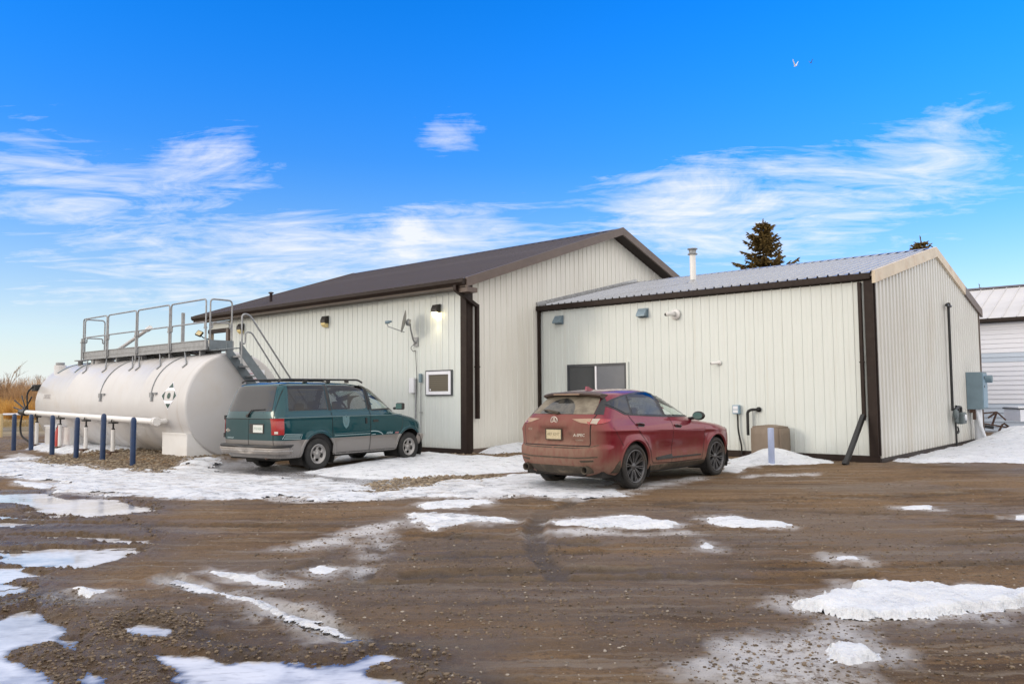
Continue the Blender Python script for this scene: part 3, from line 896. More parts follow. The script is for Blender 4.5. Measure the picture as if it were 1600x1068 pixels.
def snow_mat(name, dirty):
    m = bpy.data.materials.new(name)
    m.use_nodes = True
    t = NT(m.node_tree)
    b = m.node_tree.nodes['Principled BSDF']
    P = t.n('ShaderNodeNewGeometry').outputs['Position']
    n = t.noise(P, 2.4, 6, 0.65, 0.3)
    f = t.noise(P, 30, 5, 0.7)
    c = t.mix(t.ramp(n, 0.3, 0.7), (0.65, 0.675, 0.72), (0.765, 0.79, 0.83))
    if dirty:
        d = t.noise(t.vscale(P, (0.8, 2.6, 1)), 1.7, 7, 0.7, 0.5)
        c = t.mix(t.math('MULTIPLY', t.ramp(d, 0.47, 0.70), dirty), c, (0.38, 0.33, 0.28))
        c = t.mix(t.math('MULTIPLY', t.ramp(f, 0.60, 0.75), dirty * 0.6), c, (0.22, 0.17, 0.12))
    ice = t.noise(t.vscale(P, (1.0, 1.8, 1)), 3.4, 8, 0.72, 0.6)
    c = t.mix(t.math('MULTIPLY', t.ramp(ice, 0.48, 0.62), 0.75 if dirty > 0.3 else 0.2), c, (0.40, 0.42, 0.46))
    sp = t.noise(P, 55, 4, 0.75)
    c = t.mix(t.math('MULTIPLY', t.ramp(sp, 0.64, 0.70), 0.6 if dirty else 0.1), c, (0.20, 0.15, 0.10))
    t.link(c, b.inputs['Base Color'])
    t.link(t.ramp(ice, 0.45, 0.62, 0.60, 0.22), b.inputs['Roughness'])
    b.inputs['Subsurface Weight'].default_value = 0.15
    b.inputs['Subsurface Radius'].default_value = (0.03, 0.04, 0.05)
    bp = t.n('ShaderNodeBump', i_Height=t.math('ADD', t.math('MULTIPLY', n, 1.5), f))
    bp.inputs['Strength'].default_value = 0.9
    bp.inputs['Distance'].default_value = 0.03
    t.link(bp.outputs[0], b.inputs['Normal'])
    return m


M['snow'] = snow_mat('clean_snow', 0.12)
M['dirtysnow'] = snow_mat('dirty_melting_snow', 0.95)
M['dirtysnow2'] = snow_mat('trodden_snow', 0.45)
M['cleansnow'] = snow_mat('fresh_drift_snow', 0.0)


def snow_patch(label, poly, height, res, matn, edge=0.12, warp=0.18, wfreq=2.2, hf=None, lump=0.5, peak=None, kind='stuff', holes=0.0, bias=0.0):
    """a bank of snow: a height field that thins out to a ragged melted edge"""
    P = np.array(poly)
    x0, y0 = P.min(0) - 0.3
    x1, y1 = P.max(0) + 0.3
    xs, ys = np.arange(x0, x1, res), np.arange(y0, y1, res)
    X, Y = np.meshgrid(xs, ys)
    height = height * 0.62
    d = sdist(poly, X, Y) + bias
    d = d + warp * (1.1 * fbm(X * wfreq, Y * wfreq, 6, 101, 0.66) + 0.55 * fbm(X * wfreq * 5, Y * wfreq * 5, 4, 131, 0.7))
    if holes:
        d = d - holes * np.maximum(0, fbm(X * 0.9 + 3, Y * 1.9, 6, 201, 0.66) - 0.02) * 6
    prof = 1 - np.exp(-(np.maximum(d, 0) / edge) ** 1.25)
    top = height * prof * (1 + lump * 1.6 * fbm(X * 1.8, Y * 1.8, 4, 151) + lump * 0.9 * fbm(X * 7, Y * 7, 3, 171))
    if peak is not None:
        top = top + peak(X, Y) * prof
    g = ground_z(X, Y)
    if height < 0.5:
        g = np.maximum(g, base_h(X, Y) - 0.01)
    Z = np.where(d > 0, g + top + 0.003, g + np.maximum(-0.03, 0.35 * d) + 0.003)
    keep = d > -max(res * 1.5, 0.05)
    ny, nx = X.shape
    fk = keep[:-1, :-1] & keep[1:, :-1] & keep[:-1, 1:] & keep[1:, 1:]
    ii, jj = np.nonzero(fk)
    a = ii * nx + jj
    quads = np.stack([a, a + 1, a + nx + 1, a + nx], -1)
    used, inv = np.unique(quads, return_inverse=True)
    co = np.stack([X.ravel()[used], Y.ravel()[used], Z.ravel()[used]], -1)
    me = bpy.data.meshes.new('snow')
    me.from_pydata(co.tolist(), [], inv.reshape(-1, 4).tolist())
    me.polygons.foreach_set('use_smooth', np.ones(len(me.polygons), bool))
    me.materials.append(M[matn])
    tag(link('snow', me), label, None, None, kind)


def loc2(pos, lx, ly):
    """local building coordinates (square to the front, along the front) to the yard"""
    return (pos[0] + VV[0] * lx + UU[0] * ly, pos[1] + VV[1] * lx + UU[1] * ly)


def bump_at(cx, cy, rx, ry, h, rot=0.0):
    def f(X, Y):
        a, b = (X - cx), (Y - cy)
        p, q = a * math.cos(rot) + b * math.sin(rot), -a * math.sin(rot) + b * math.cos(rot)
        return h * np.exp(-(p / rx) ** 2 - (q / ry) ** 2)
    return f


def build_snow():
    S = SNOW
    snow_patch('long band of dirty melting snow across the yard below the bollards', S['bank'][1], 0.050, 0.045, 'dirtysnow', 0.16, 0.6, 1.3, lump=1.1, holes=0.45)
    snow_patch('clean snow drift in front of the green van', S['drift'][1], 0.13, 0.05, 'cleansnow', 0.30, 0.30, 1.4, lump=0.6)
    snow_patch('trampled snow beneath and behind the red car', S['carsnow'][1], 0.040, 0.04, 'dirtysnow2', 0.12, 0.5, 1.6, lump=1.0, holes=0.2)
    snow_patch('flat oval snow patch below the trampled snow', S['p4'][1], 0.035, 0.025, 'snow', 0.08, 0.25, 2.5, lump=1.0)
    snow_patch('ragged snow ridge in mid yard left of the red car', S['p5'][1], 0.06, 0.02, 'dirtysnow2', 0.06, 0.34, 2.6, lump=1.4, holes=0.12)
    snow_patch('ragged snow patch below the red car', S['p6'][1], 0.05, 0.02, 'snow', 0.06, 0.30, 2.6, lump=1.1)
    snow_patch('forked snow patch right of the red car shadow', S['p7'][1], 0.04, 0.02, 'snow', 0.05, 0.26, 2.8, lump=1.1)
    snow_patch('small snow sliver in mid yard at right', S['p8'][1], 0.035, 0.03, 'snow', 0.06, 0.05)
    snow_patch('large thick slab of snow near the right edge', S['slab'][1], 0.085, 0.014, 'snow', 0.03, 0.26, 3.4, lump=0.9, bias=-0.07)
    snow_patch('chunk of snow on frosty ground in the near right', S['chunk'][1], 0.075, 0.010, 'snow', 0.03, 0.13, 5.0, lump=1.1, bias=-0.03)
    snow_patch('snow lying among the blue bollards under the tank pipe', S['under'][1], 0.07, 0.05, 'cleansnow', 0.2, 0.2)
    snow_patch('thin snow strip under the green van', S['vanunder'][1], 0.02, 0.05, 'snow', 0.15)
    snow_patch('snow beside the front wheel of the red car', S['wheelsnow'][1], 0.03, 0.04, 'snow', 0.15, 0.2)
    snow_patch('fist sized lump of snow in mid yard', S['t1'][1], 0.06, 0.015, 'snow', 0.05, 0.04)
    snow_patch('thin sliver of snow on the brown yard at right', S['t2'][1], 0.025, 0.02, 'snow', 0.05, 0.05)
    snow_patch('small snow patch in the left middle of the yard', S['t3'][1], 0.02, 0.02, 'snow', 0.05, 0.06)
    snow_patch('small snow remnant on the mud at the left edge', S['t4'][1], 0.04, 0.03, 'snow', 0.08, 0.1)
    snow_patch('small snow remnant at the right edge of the yard', S['t5'][1], 0.03, 0.03, 'snow', 0.08, 0.1)
    snow_patch('long thin line of snow left in a wheel track slanting across the yard', S['streak'][1], 0.03, 0.015, 'dirtysnow2', 0.05, 0.13, 4.5, lump=1.2, bias=-0.025)
    snow_patch('short line of snow left in a wheel track at left', S['streak2'][1], 0.025, 0.015, 'dirtysnow2', 0.05, 0.10, 4.5, lump=1.2, bias=-0.02)
    snow_patch('little snow remnant on the mud in the left foreground', S['streak3'][1], 0.025, 0.015, 'snow', 0.05, 0.12, 3.5, lump=1.0)
    # banks lying against the buildings
    a = [loc2(S_POS, *q) for q in ((0.25, -0.75), (0.6, -0.06), (10.6, -0.06), (14.5, -0.5), (15, -9), (9, -9.5), (4.0, -5.5), (1.6, -2.4))]
    def pk(X, Y):
        lx = (X - S_POS[0]) * VV[0] + (Y - S_POS[1]) * VV[1]
        ly = (X - S_POS[0]) * UU[0] + (Y - S_POS[1]) * UU[1]
        return 0.30 * sstep(4, 10, lx) * sstep(-7, -0.6, ly) + 0.16 * np.exp(-((lx - 10.6) / 1.0) ** 2 - ((ly + 0.6) / 1.1) ** 2) - 0.06 * sstep(-0.7, -0.05, ly) * sstep(8.6, 7, lx)
    snow_patch('big clean snow bank against the corrugated end wall at right', a, 0.12, 0.07, 'cleansnow', 0.5, 0.3, 0.9, lump=0.35, peak=pk)
    b = [loc2(S_POS, *q) for q in ((-1.9, 2.6), (-1.5, 3.0), (-0.62, 2.6), (-0.1, 1.9), (-0.1, 1.0), (-0.5, 0.75), (-1.2, 1.0), (-1.75, 1.8))]
    c = loc2(S_POS, -0.85, 1.95)
    snow_patch('heap of snow beside the taupe cover and pale post', b, 0.08, 0.04, 'cleansnow', 0.25, 0.15, 1.5, peak=bump_at(c[0], c[1], 0.6, 0.55, 0.26))
    d = [loc2(N_POS, *q) for q in ((0.30, -0.08), (3.0, -0.08), (3.0, -1.3), (1.8, -1.15), (0.35, -0.7))]
    e = loc2(N_POS, 1.6, -0.2)
    snow_patch('snow bank at the foot of the wall between the two buildings', d, 0.14, 0.04, 'cleansnow', 0.2, 0.2, 1.6, peak=bump_at(e[0], e[1], 1.6, 0.5, 0.18, TH))
    f = [loc2(S_POS, *q) for q in ((-0.75, 3.9), (-0.4, 3.8), (-1.2, 2.55), (-1.7, 2.7), (-1.6, 3.3))]
    snow_patch('small snow strip in front of the taupe cover', f, 0.05, 0.04, 'snow', 0.1, 0.12)


build_snow()


def scatter_stones(name, label, pts, smin, smax, matl, sink=0.3, flat=0.6):
    """loose stones, each a small irregular lump, joined because nobody could count them"""
    base = bmesh.new()
    bmesh.ops.create_icosphere(base, subdivisions=1, radius=1.0)
    bv = np.array([v.co[:] for v in base.verts])
    bf = np.array([[v.index for v in f.verts] for f in base.faces])
    base.free()
    n = len(pts)
    P = np.array(pts)
    gz = ground_z(P[:, 0], P[:, 1])
    s = smin + (smax - smin) * RNG.random(n) ** 2.5
    V = np.repeat(bv[None], n, 0) * (1 + 0.35 * (RNG.random((n, len(bv), 1)) - 0.5))
    V *= (s[:, None, None] * (0.7 + 0.6 * RNG.random((n, 1, 3))))
    V[:, :, 2] *= flat
    a = RNG.random(n) * 6.28
    ca, sa = np.cos(a)[:, None], np.sin(a)[:, None]
    X = V[:, :, 0] * ca - V[:, :, 1] * sa
    Y = V[:, :, 0] * sa + V[:, :, 1] * ca
    V[:, :, 0], V[:, :, 1] = X + P[:, 0:1], Y + P[:, 1:2]
    V[:, :, 2] += gz[:, None] + (s * flat * (1 - 2 * sink) * 0.5)[:, None]
    F = (bf[None] + (np.arange(n) * len(bv))[:, None, None]).reshape(-1, 3)
    me = bpy.data.meshes.new(name)
    me.from_pydata(V.reshape(-1, 3).tolist(), [], F.tolist())
    me.materials.append(matl)
    tag(link(name, me), label, None, None, 'stuff')


def stone_mat(name, a, b):
    m = bpy.data.materials.new(name)
    m.use_nodes = True
    t = NT(m.node_tree)
    bs = m.node_tree.nodes['Principled BSDF']
    g = t.n('ShaderNodeNewGeometry')
    v = t.n('ShaderNodeTexWhiteNoise', noise_dimensions='1D')
    t.link(g.outputs['Random Per Island'], v.inputs['W'])
    c = t.mix(v.outputs['Value'], a, b)
    c = t.mix(t.ramp(t.noise(g.outputs['Position'], 60, 4), 0.4, 0.7, 0, 0.4), c, [x * 0.5 for x in a])
    t.link(c, bs.inputs['Base Color'])
    bs.inputs['Roughness'].default_value = 0.8
    return m


M['clod'] = stone_mat('mud_clods', (0.060, 0.042, 0.027), (0.21, 0.155, 0.10))
M['pebble'] = stone_mat('pebbles', (0.10, 0.08, 0.06), (0.40, 0.35, 0.29))


def build_stones():
    n = 34000
    ang = np.radians(RNG.uniform(-38, 38, n))
    r = 3.6 + 14 * RNG.random(n) ** 1.35
    x, y = r * np.sin(ang), r * np.cos(ang)
    k = fbm(x * 0.7, y * 1.6, 4, 5) > -0.04
    ms = ground_masks(x, y)
    k &= ms['water'] < 0.02
    scatter_stones('gravel', 'mud clods and small stones strewn over the yard', np.stack([x, y], -1)[k], 0.004, 0.015, M['clod'])
    n = 5000
    ang = np.radians(RNG.uniform(-38, 38, n))
    r = 3.6 + 13 * RNG.random(n) ** 1.5
    x, y = r * np.sin(ang), r * np.cos(ang)
    ms = ground_masks(x, y)
    k = ms['water'] < -0.05
    scatter_stones('gravel', 'pale pebbles scattered over the muddy yard', np.stack([x, y], -1)[k], 0.003, 0.014, M['pebble'])
    # ragged clods along the puddle rims and on the mud island
    pts = []
    for D, mn, mx in ((WATER, -0.16, 0.05), (ISLAND, -0.10, 0.9)):
        for poly in D.values():
            P = np.array(poly)
            nn = int(2600 * min(3.0, np.ptp(P[:, 0]) * 0.5 + 0.4))
            q = P.min(0) - 0.2 + RNG.random((nn, 2)) * (np.ptp(P, 0) + 0.4)
            d = sdist(poly, q[:, 0], q[:, 1]) + 0.2 * fbm(q[:, 0] * 4, q[:, 1] * 4, 5, 77, 0.6)
            q = q[(d > mn) & (d < mx) & (np.hypot(q[:, 0], q[:, 1]) < 14)]
            pts.append(q)
    scatter_stones('gravel', 'dark clods of mud along the puddle rims', np.concatenate(pts), 0.004, 0.017, M['clod'], sink=0.15)
    # gravel bed round the bollards and the tank
    pts = []
    for k in ('g1', 'g2', 'g3'):
        P = np.array(GRAVEL[k])
        nn = {'g1': 5200, 'g2': 1500, 'g3': 900}[k]
        q = P.min(0) + RNG.random((nn, 2)) * np.ptp(P, 0)
        q = q[sdist(GRAVEL[k], q[:, 0], q[:, 1]) > -0.15]
        pts.append(q)
    M['bedstone'] = stone_mat('gravel_bed_stones', (0.12, 0.09, 0.06), (0.36, 0.29, 0.20))
    scatter_stones('gravel', 'coarse tan gravel bed round the blue bollards', np.concatenate(pts), 0.015, 0.05, M['bedstone'])


build_stones()

# ------------------------------------------------------------------ buildings (local x = square to the front, local y = along the front to the left)
def rib_strip(pitch, h, rib=0.013):
    """one siding strip in local (out = -x, along = y, up = z): a raised rib at its start and a low stiffener"""
    p = [(0, 0), (0.008, rib), (0.028, rib), (0.038, 0), (pitch * 0.52, 0), (pitch * 0.55, 0.003), (pitch * 0.60, 0.003), (pitch * 0.63, 0), (pitch, 0)]
    return p


def strip_mesh(name, prof, z0, z1fn, matl, axis):
    """siding strip: profile along the wall, bottom z0, top from a function of the along coordinate (allows raking tops)"""
    v, f = [], []
    for s, o in prof:
        zt = z1fn(s) if callable(z1fn) else z1fn
        for z in (z0, zt):
            v.append((-o, s, z) if axis == 'front' else (s, -o, z))
    n = len(prof)
    for i in range(n - 1):
        a = 2 * i
        f.append((a, a + 2, a + 3, a + 1) if axis != 'front' else (a, a + 1, a + 3, a + 2))
    me = bpy.data.meshes.new(name)
    me.from_pydata(v, [], f)
    me.materials.append(matl)
    return me


def tilt_strip(name, width, prof, p0, p1, matl):
    """roof strip running from eave point p0 to ridge point p1 (x, z), ribs standing up; local y along the eave"""
    d = Vector((p1[0] - p0[0], 0, p1[1] - p0[1])).normalized()
    nrm = Vector((-d.z, 0, d.x)) if d.x > 0 else Vector((d.z, 0, -d.x))
    v, f = [], []
    for s, o in prof:
        for q in (p0, p1):
            v.append((q[0] + nrm.x * o, s, q[1] + nrm.z * o))
    for i in range(len(prof) - 1):
        a = 2 * i
        f.append((a, a + 1, a + 3, a + 2))
    # turned-down drip edge at the eave, closing the strip
    me = bpy.data.meshes.new(name)
    me.from_pydata(v, [], f)
    me.materials.append(matl)
    return me


def downspout(mb, path, w=0.085, d=0.065):
    for a, b in zip(path[:-1], path[1:]):
        mb.bar(a, b, w, d, up=(1, 0, 0) if abs(Vector(b) - Vector(a)).__class__ is None else (1, 0, 0.001))


def build_small_building():
    L, W = 9.27, 10.50
    ZB, ZE, ZR, XR = 0.20, 4.00, 5.24, 5.33
    t = thing('metal_building', 'lower cream metal building with pale galvanised roof, beside the red car', 'building', (*S_POS, 0), TH)
    # solid core just inside the cladding
    core = MB()
    g = [(0.03, 0.04), (W - 0.03, 0.04), (W - 0.03, ZE), (XR, ZR - 0.03), (0.03, ZE)]
    core.prism(g, 'y', 0.06, L - 0.01)
    core.build('wall', M['cream'], t)
    # front cladding, one strip per rib
    pitch = 0.229
    prof = rib_strip(pitch, 0)
    me = strip_mesh('siding_panel', prof, ZB, ZE - 0.02, M['cream'], 'front')
    n = int((L - 0.24) / pitch)
    for i in range(n):
        o = link('siding_panel', me, t)
        o.location = (0.0, 0.17 + i * pitch, 0)
    # corrugated gable, one sheet per five corrugations
    cp = 0.264
    def top(x):
        return (ZE + (ZR - ZE) * (x / XR) if x < XR else ZE + (ZR - ZE) * (W + 0.1 - x) / (W + 0.1 - XR)) - 0.02
    x = 0.05
    while x < W - 0.05:
        pr = []
        x1 = min(x + cp * 4, W)
        xx = x
        while xx < x1 - 1e-6:
            pr += [(xx, 0.0), (xx + 0.055, 0.0), (xx + 0.085, 0.042), (xx + 0.205, 0.042), (xx + 0.235, 0.0)]
            if xx < XR < xx + cp:
                pr.append((XR, 0.0) if XR > xx + 0.235 else (XR, 0.042))
            xx += cp
        pr.append((min(xx, W), 0.0))
        pr = sorted(set([p for p in pr if p[0] <= W]))
        link('siding_panel', strip_mesh('siding_panel', pr, ZB - 0.05, top, M['cream_gable'], 'gable'), t)
        x = xx
    # base board
    MB().box((-0.045, -0.05, -0.15), (0.0, L - 0.01, ZB + 0.005)).build('base_trim', M['brown'], t)
    MB().box((0.002, -0.06, -0.15), (W, -0.012, ZB - 0.055)).build('base_trim', M['brown'], t)
    # corner trims and end trim
    MB().box((-0.06, -0.03, ZB + 0.007), (0.0, 0.155, ZE - 0.01)).box((0.002, -0.055, ZB + 0.007), (0.055, -0.002, ZE - 0.005)).build('corner_trim', M['brown'], t)
    MB().box((-0.075, L - 0.075, ZB - 0.2), (-0.001, L - 0.003, ZE)).build('corner_trim', M['brown'], t)
    MB().box((W - 0.06, -0.07, 0.05), (W + 0.03, -0.0, ZE + 0.0)).build('corner_trim', M['taupe'], t)
    # downspout beside the corner trim
    m = MB()
    m.box((-0.12, 0.20, 1.05), (-0.035, 0.275, ZE - 0.05), 0.012)
    m.bar((-0.08, 0.238, 1.08), (-0.13, 0.242, 0.98), 0.075, 0.085, up=(0, 1, 0))
    m.box((-0.124, 0.19, 2.2), (-0.03, 0.285, 2.225))
    m.build('downspout', M['brown'], t)
    # gutter and fascia
    m = MB()
    m.box((-0.14, 0.0, ZE - 0.005), (-0.005, L - 0.005, ZE + 0.13), 0.012)
    m.build('gutter', M['brown'], t)
    MB().box((-0.004, 0.0, ZE - 0.03), (0.02, L - 0.005, ZE + 0.08)).build('fascia', M['brown'], t)
    # roof
    e0, r0 = (-0.12, ZE + 0.135), (XR, ZR + 0.14)
    rp = [(0, 0), (0.010, 0.036), (0.034, 0.036), (0.050, 0), (0.118, 0), (0.122, 0.004), (0.134, 0.004), (0.138, 0), (0.229, 0)]
    fm = tilt_strip('roof_panel', 0.229, rp, e0, r0, M['galv'])
    bmesh_ = tilt_strip('roof_panel', 0.229, rp, (W + 0.35, ZE + 0.10), r0, M['galv'])
    nr = int((L + 0.06) / 0.229)
    for i in range(nr):
        for k in (fm, bmesh_):
            o = link('roof_panel', k, t)
            o.location = (0, -0.05 + i * 0.229, 0)
    # underside deck
    m = MB()
    m.prism([(-0.10, ZE + 0.11), (XR, ZR + 0.105), (W + 0.33, ZE + 0.07), (W + 0.33, ZE + 0.0), (XR, ZR + 0.04), (-0.10, ZE + 0.05)], 'y', -0.03, L - 0.004)
    m.build('roof_deck', M['taupe'], t)
    m = MB()
    m.prism([(XR - 0.17, ZR + 0.125), (XR, ZR + 0.175), (XR + 0.17, ZR + 0.125), (XR, ZR + 0.16)], 'y', -0.07, L - 0.004)
    m.build('ridge_cap', M['galv'], t)
    # flashing where the roof dies into the taller gable
    MB().bar((-0.1, L - 0.02, ZE + 0.19), (XR, L - 0.02, ZR + 0.20), 0.05, 0.12).build('flashing', M['galv'], t)
    # rake trims
    def rake(a, b, matl, dz0, dz1):
        mm = MB()
        mm.prism([(a[0], a[1] + dz0), (b[0], b[1] + dz0), (b[0], b[1] + dz1), (a[0], a[1] + dz1)], 'y', -0.10, -0.032)
        mm.build('rake_trim', matl, t)
    rake((-0.10, ZE + 0.135), (XR, ZR + 0.14), M['cream_rake'], -0.23, 0.045)
    rake((XR + 0.002, ZR + 0.14), (8.6, ZE + 0.135 + (ZR - ZE) * (W + 0.35 - 8.6) / (W + 0.35 - XR)), M['cream_rake'], -0.20, 0.045)
    rake((8.602, ZE + 0.13 + (ZR - ZE) * (W + 0.35 - 8.6) / (W + 0.35 - XR)), (W + 0.37, ZE + 0.12), M['taupe'], -0.20, 0.05)
    # sliding window
    y0, y1, z0, z1 = 6.27, 8.22, 1.30, 2.40
    m = MB()
    for a, b in (((-0.055, y0, z1 - 0.06), (0.0, y1, z1)), ((-0.055, y0, z0), (0.0, y1, z0 + 0.06)), ((-0.055, y0, z0 + 0.061), (0.0, y0 + 0.05, z1 - 0.061)), ((-0.055, y1 - 0.05, z0 + 0.061), (0.0, y1, z1 - 0.061))):
        m.box(a, b)
    w = m.build('window', M['window_dark'], t)
    MB().box((-0.058, 7.22, z0 + 0.062), (-0.004, 7.27, z1 - 0.062)).build('mullion', M['window_white'], w)
    MB().box((-0.030, 7.272, z0 + 0.062), (-0.022, y1 - 0.051, z1 - 0.062)).build('pane', M['winglass'], w)
    MB().box((-0.036, y0 + 0.051, z0 + 0.062), (-0.028, 7.218, z1 - 0.062)).build('pane', M['winglass_light'], w)
    MB().box((-0.05, y0 - 0.06, z0 - 0.02), (-0.001, y0 - 0.003, z1 + 0.02)).build('window_trim', M['cream'], w)
    return t


def build_tall_building():
    L, W = 13.9, 13.84
    LW = 11.95                                   # the wall stops here; an open porch corner lies beyond
    ZB, ZE, XR, ZR = 0.16, 4.34, 6.92, 6.78
    OX, OY = -0.42, -0.42
    t = thing('metal_building', 'taller cream metal building with dark brown gable roof, behind the green van', 'building', (*N_POS, 0), TH)
    sl = (6.97 - 4.565) / (XR - OX)
    def under(x):
        return 6.97 - sl * abs(x - XR) - 0.10
    core = MB()
    core.prism([(0.03, 0.05), (W - 0.03, 0.05), (W - 0.03, under(W) - 0.02), (XR, under(XR) - 0.02), (0.03, under(0) - 0.02)], 'y', 0.06, LW)
    core.build('wall', M['cream'], t)
    pitch = 0.229
    me = strip_mesh('siding_panel', rib_strip(pitch, 0), ZB, ZE, M['cream'], 'front')
    for i in range(int((LW - 0.30) / pitch)):
        link('siding_panel', me, t).location = (0, 0.19 + i * pitch, 0)
    # gable strips
    i = 0
    gp = 0.229
    while 0.22 + i * gp < W - 0.1:
        x0 = 0.22 + i * gp
        pr = [(x0 + s, o * 1.25) for s, o in rib_strip(gp, 0)]
        if x0 < XR < x0 + gp:
            pr = sorted(pr + [(XR, 0.0)])
        link('siding_panel', strip_mesh('siding_panel', pr, ZB, lambda s: under(s) - 0.0, M['cream_end'], 'gable'), t)
        i += 1
    MB().box((-0.035, -0.03, -0.1), (0.0, LW, ZB + 0.005)).build('base_trim', M['brown'], t)
    MB().box((0.002, -0.035, -0.1), (W, -0.002, ZB + 0.004)).build('base_trim', M['taupe'], t)
    MB().box((-0.05, -0.045, 0.05), (-0.001, 0.165, ZE - 0.0)).box((0.002, -0.05, 0.05), (0.20, -0.003, under(0.0) - 0.06)).build('corner_trim', M['brown'], t)
    # porch corner: header over the opening, trim and far post
    MB().box((-0.05, LW - 0.06, ZB + 0.007), (0.1, LW + 0.10, 4.04)).build('corner_trim', M['taupe'], t)
    MB().box((-0.04, LW + 0.102, 3.93), (0.12, 13.35, 4.07)).build('porch_header', M['brown'], t)
    MB().box((0.0, LW + 0.002, 4.072), (0.10, 13.35, ZE)).build('porch_siding', M['cream'], t)
    MB().box((-0.02, 13.2, 0.0), (0.12, 13.34, 3.928)).build('porch_post', M['cream_rake'], t)
    MB().box((3.9, 13.2, 0.0), (4.04, 13.34, 5.4)).build('porch_post', M['cream_rake'], t)
    # roof: strips of about a foot
    e0 = (OX, 4.565)
    r0 = (XR, 6.97)
    rp = [(0, 0), (0.010, 0.028), (0.034, 0.028), (0.046, 0), (0.15, 0), (0.154, 0.004), (0.170, 0.004), (0.174, 0), (0.305, 0)]
    fm = tilt_strip('roof_panel', 0.305, rp, e0, r0, M['brownroof'])
    bm_ = tilt_strip('roof_panel', 0.305, rp, (2 * XR - OX, 4.565), r0, M['brownroof'])
    nr = int((L - OY) / 0.305)
    for i in range(nr):
        for k in (fm, bm_):
            link('roof_panel', k, t).location = (0, OY + 0.02 + i * 0.305, 0)
    yl = OY + 0.02 + nr * 0.305
    m = MB()
    X2 = 2 * XR - OX
    m.prism([(OX + 0.02, 4.55), (XR, 6.955), (X2 - 0.02, 4.55), (X2 - 0.02, 4.48), (XR, 6.885), (OX + 0.02, 4.48)], 'y', OY + 0.05, yl - 0.05)
    m.build('roof_deck', M['brown'], t)
    m = MB()
    m.prism([(XR - 0.2, 6.935), (XR, 7.005), (XR + 0.2, 6.935), (XR, 6.985)], 'y', OY - 0.01, yl)
    m.build('ridge_cap', M['brownroof'], t)
    # soffits under eave and rake
    MB().box((OX + 0.03, OY + 0.05, 4.345), (-0.03, yl - 0.06, 4.36)).build('soffit', M['taupe'], t)
    MB().box((OX - 0.012, OY - 0.0, 4.345), (OX + 0.02, yl, 4.548)).build('fascia', M['taupe'], t)
    # gutter: K profile
    m = MB()
    m.prism([(OX - 0.013, 4.40), (OX - 0.10, 4.40), (OX - 0.15, 4.46), (OX - 0.15, 4.55), (OX - 0.135, 4.55), (OX - 0.135, 4.47), (OX - 0.09, 4.415), (OX - 0.013, 4.415)], 'y', OY - 0.0, yl)
    m.box((OX - 0.15, OY - 0.012, 4.40), (OX - 0.013, OY - 0.001, 4.55))
    m.build('gutter', M['brown'], t)
    for a, b, matl in (((OX - 0.03, 4.55), (XR, 6.985), M['taupe']), ((XR + 0.002, 6.985), (X2 + 0.03, 4.55), M['taupe'])):
        mm = MB()
        mm.prism([(a[0], a[1] - 0.215), (b[0], b[1] - 0.215), (b[0], b[1] + 0.035), (a[0], a[1] + 0.035)], 'y', OY - 0.045, OY + 0.012)
        mm.build('rake_trim', matl, t)
        mm = MB()
        mm.prism([(a[0], a[1] - 0.215), (b[0], b[1] - 0.215), (b[0], b[1] - 0.195), (a[0], a[1] - 0.195)], 'y', OY + 0.014, -0.002)
        mm.build('soffit', M['brown'], t)
        mm = MB()
        mm.prism([(a[0], a[1] - 0.215), (b[0], b[1] - 0.215), (b[0], b[1] + 0.035), (a[0], a[1] + 0.035)], 'y', yl - 0.012, yl + 0.045)
        mm.build('rake_trim', matl, t)
    MB().box((OX - 0.01, OY - 0.04, 4.22), (-0.052, -0.05, 4.343)).build('eave_return', M['taupe'], t)
    # downspout: from the gutter back to the wall, round the corner, down the gable
    m = MB()
    for a, b in (((OX - 0.075, -0.10, 4.41), (OX - 0.075, -0.10, 4.27)), ((OX - 0.075, -0.10, 4.29), (0.30, -0.12, 3.92)), ((0.30, -0.11, 3.97), (0.30, -0.11, 0.95))):
        m.bar(a, b, 0.085, 0.10, up=(0, 1, 0))
    m.box((0.245, -0.17, 2.3), (0.355, -0.045, 2.33))
    m.build('downspout', M['brown'], t)
    # roof vent
    m = MB()
    m.lathe([(0.0, 0.36), (0.09, 0.34), (0.09, 0.30), (0.05, 0.29), (0.05, -0.2)], 12, 'z', (0.55, 10.1, 4.90))
    m.build('roof_vent', M['brownroof'], t)
    # horizontal lap line in the gable siding and small window
    y0, y1, z0, z1 = 0.50, 1.51, 1.56, 2.25
    m = MB()
    m.box((-0.05, y0, z0), (-0.0, y0 + 0.03, z1)).box((-0.05, y1 - 0.03, z0), (0, y1, z1)).box((-0.05, y0 + 0.031, z0), (0, y1 - 0.031, z0 + 0.03)).box((-0.05, y0 + 0.031, z1 - 0.03), (0, y1 - 0.031, z1))
    w = m.build('window', M['window_dark'], t)
    m = MB()
    a0, a1, c0, c1 = y0 + 0.033, y1 - 0.033, z0 + 0.033, z1 - 0.033
    k = 0.085
    m.box((-0.062, a0, c0), (-0.004, a0 + k, c1)).box((-0.062, a1 - k, c0), (-0.004, a1, c1)).box((-0.062, a0 + k + 0.001, c0), (-0.004, a1 - k - 0.001, c0 + k)).box((-0.062, a0 + k + 0.001, c1 - k), (-0.004, a1 - k - 0.001, c1))
    m.build('window_frame', M['window_white'], w)
    MB().box((-0.028, a0 + k, c0 + k), (-0.022, a1 - k, c1 - k)).build('pane', M['blindglass'], w)
    m = MB()
    m.box((-0.040, a1 - k - 0.07, c0 + k + 0.02), (-0.030, a1 - k - 0.04, c0 + k + 0.07))
    m.build('latch', M['window_white'], w)
    return t


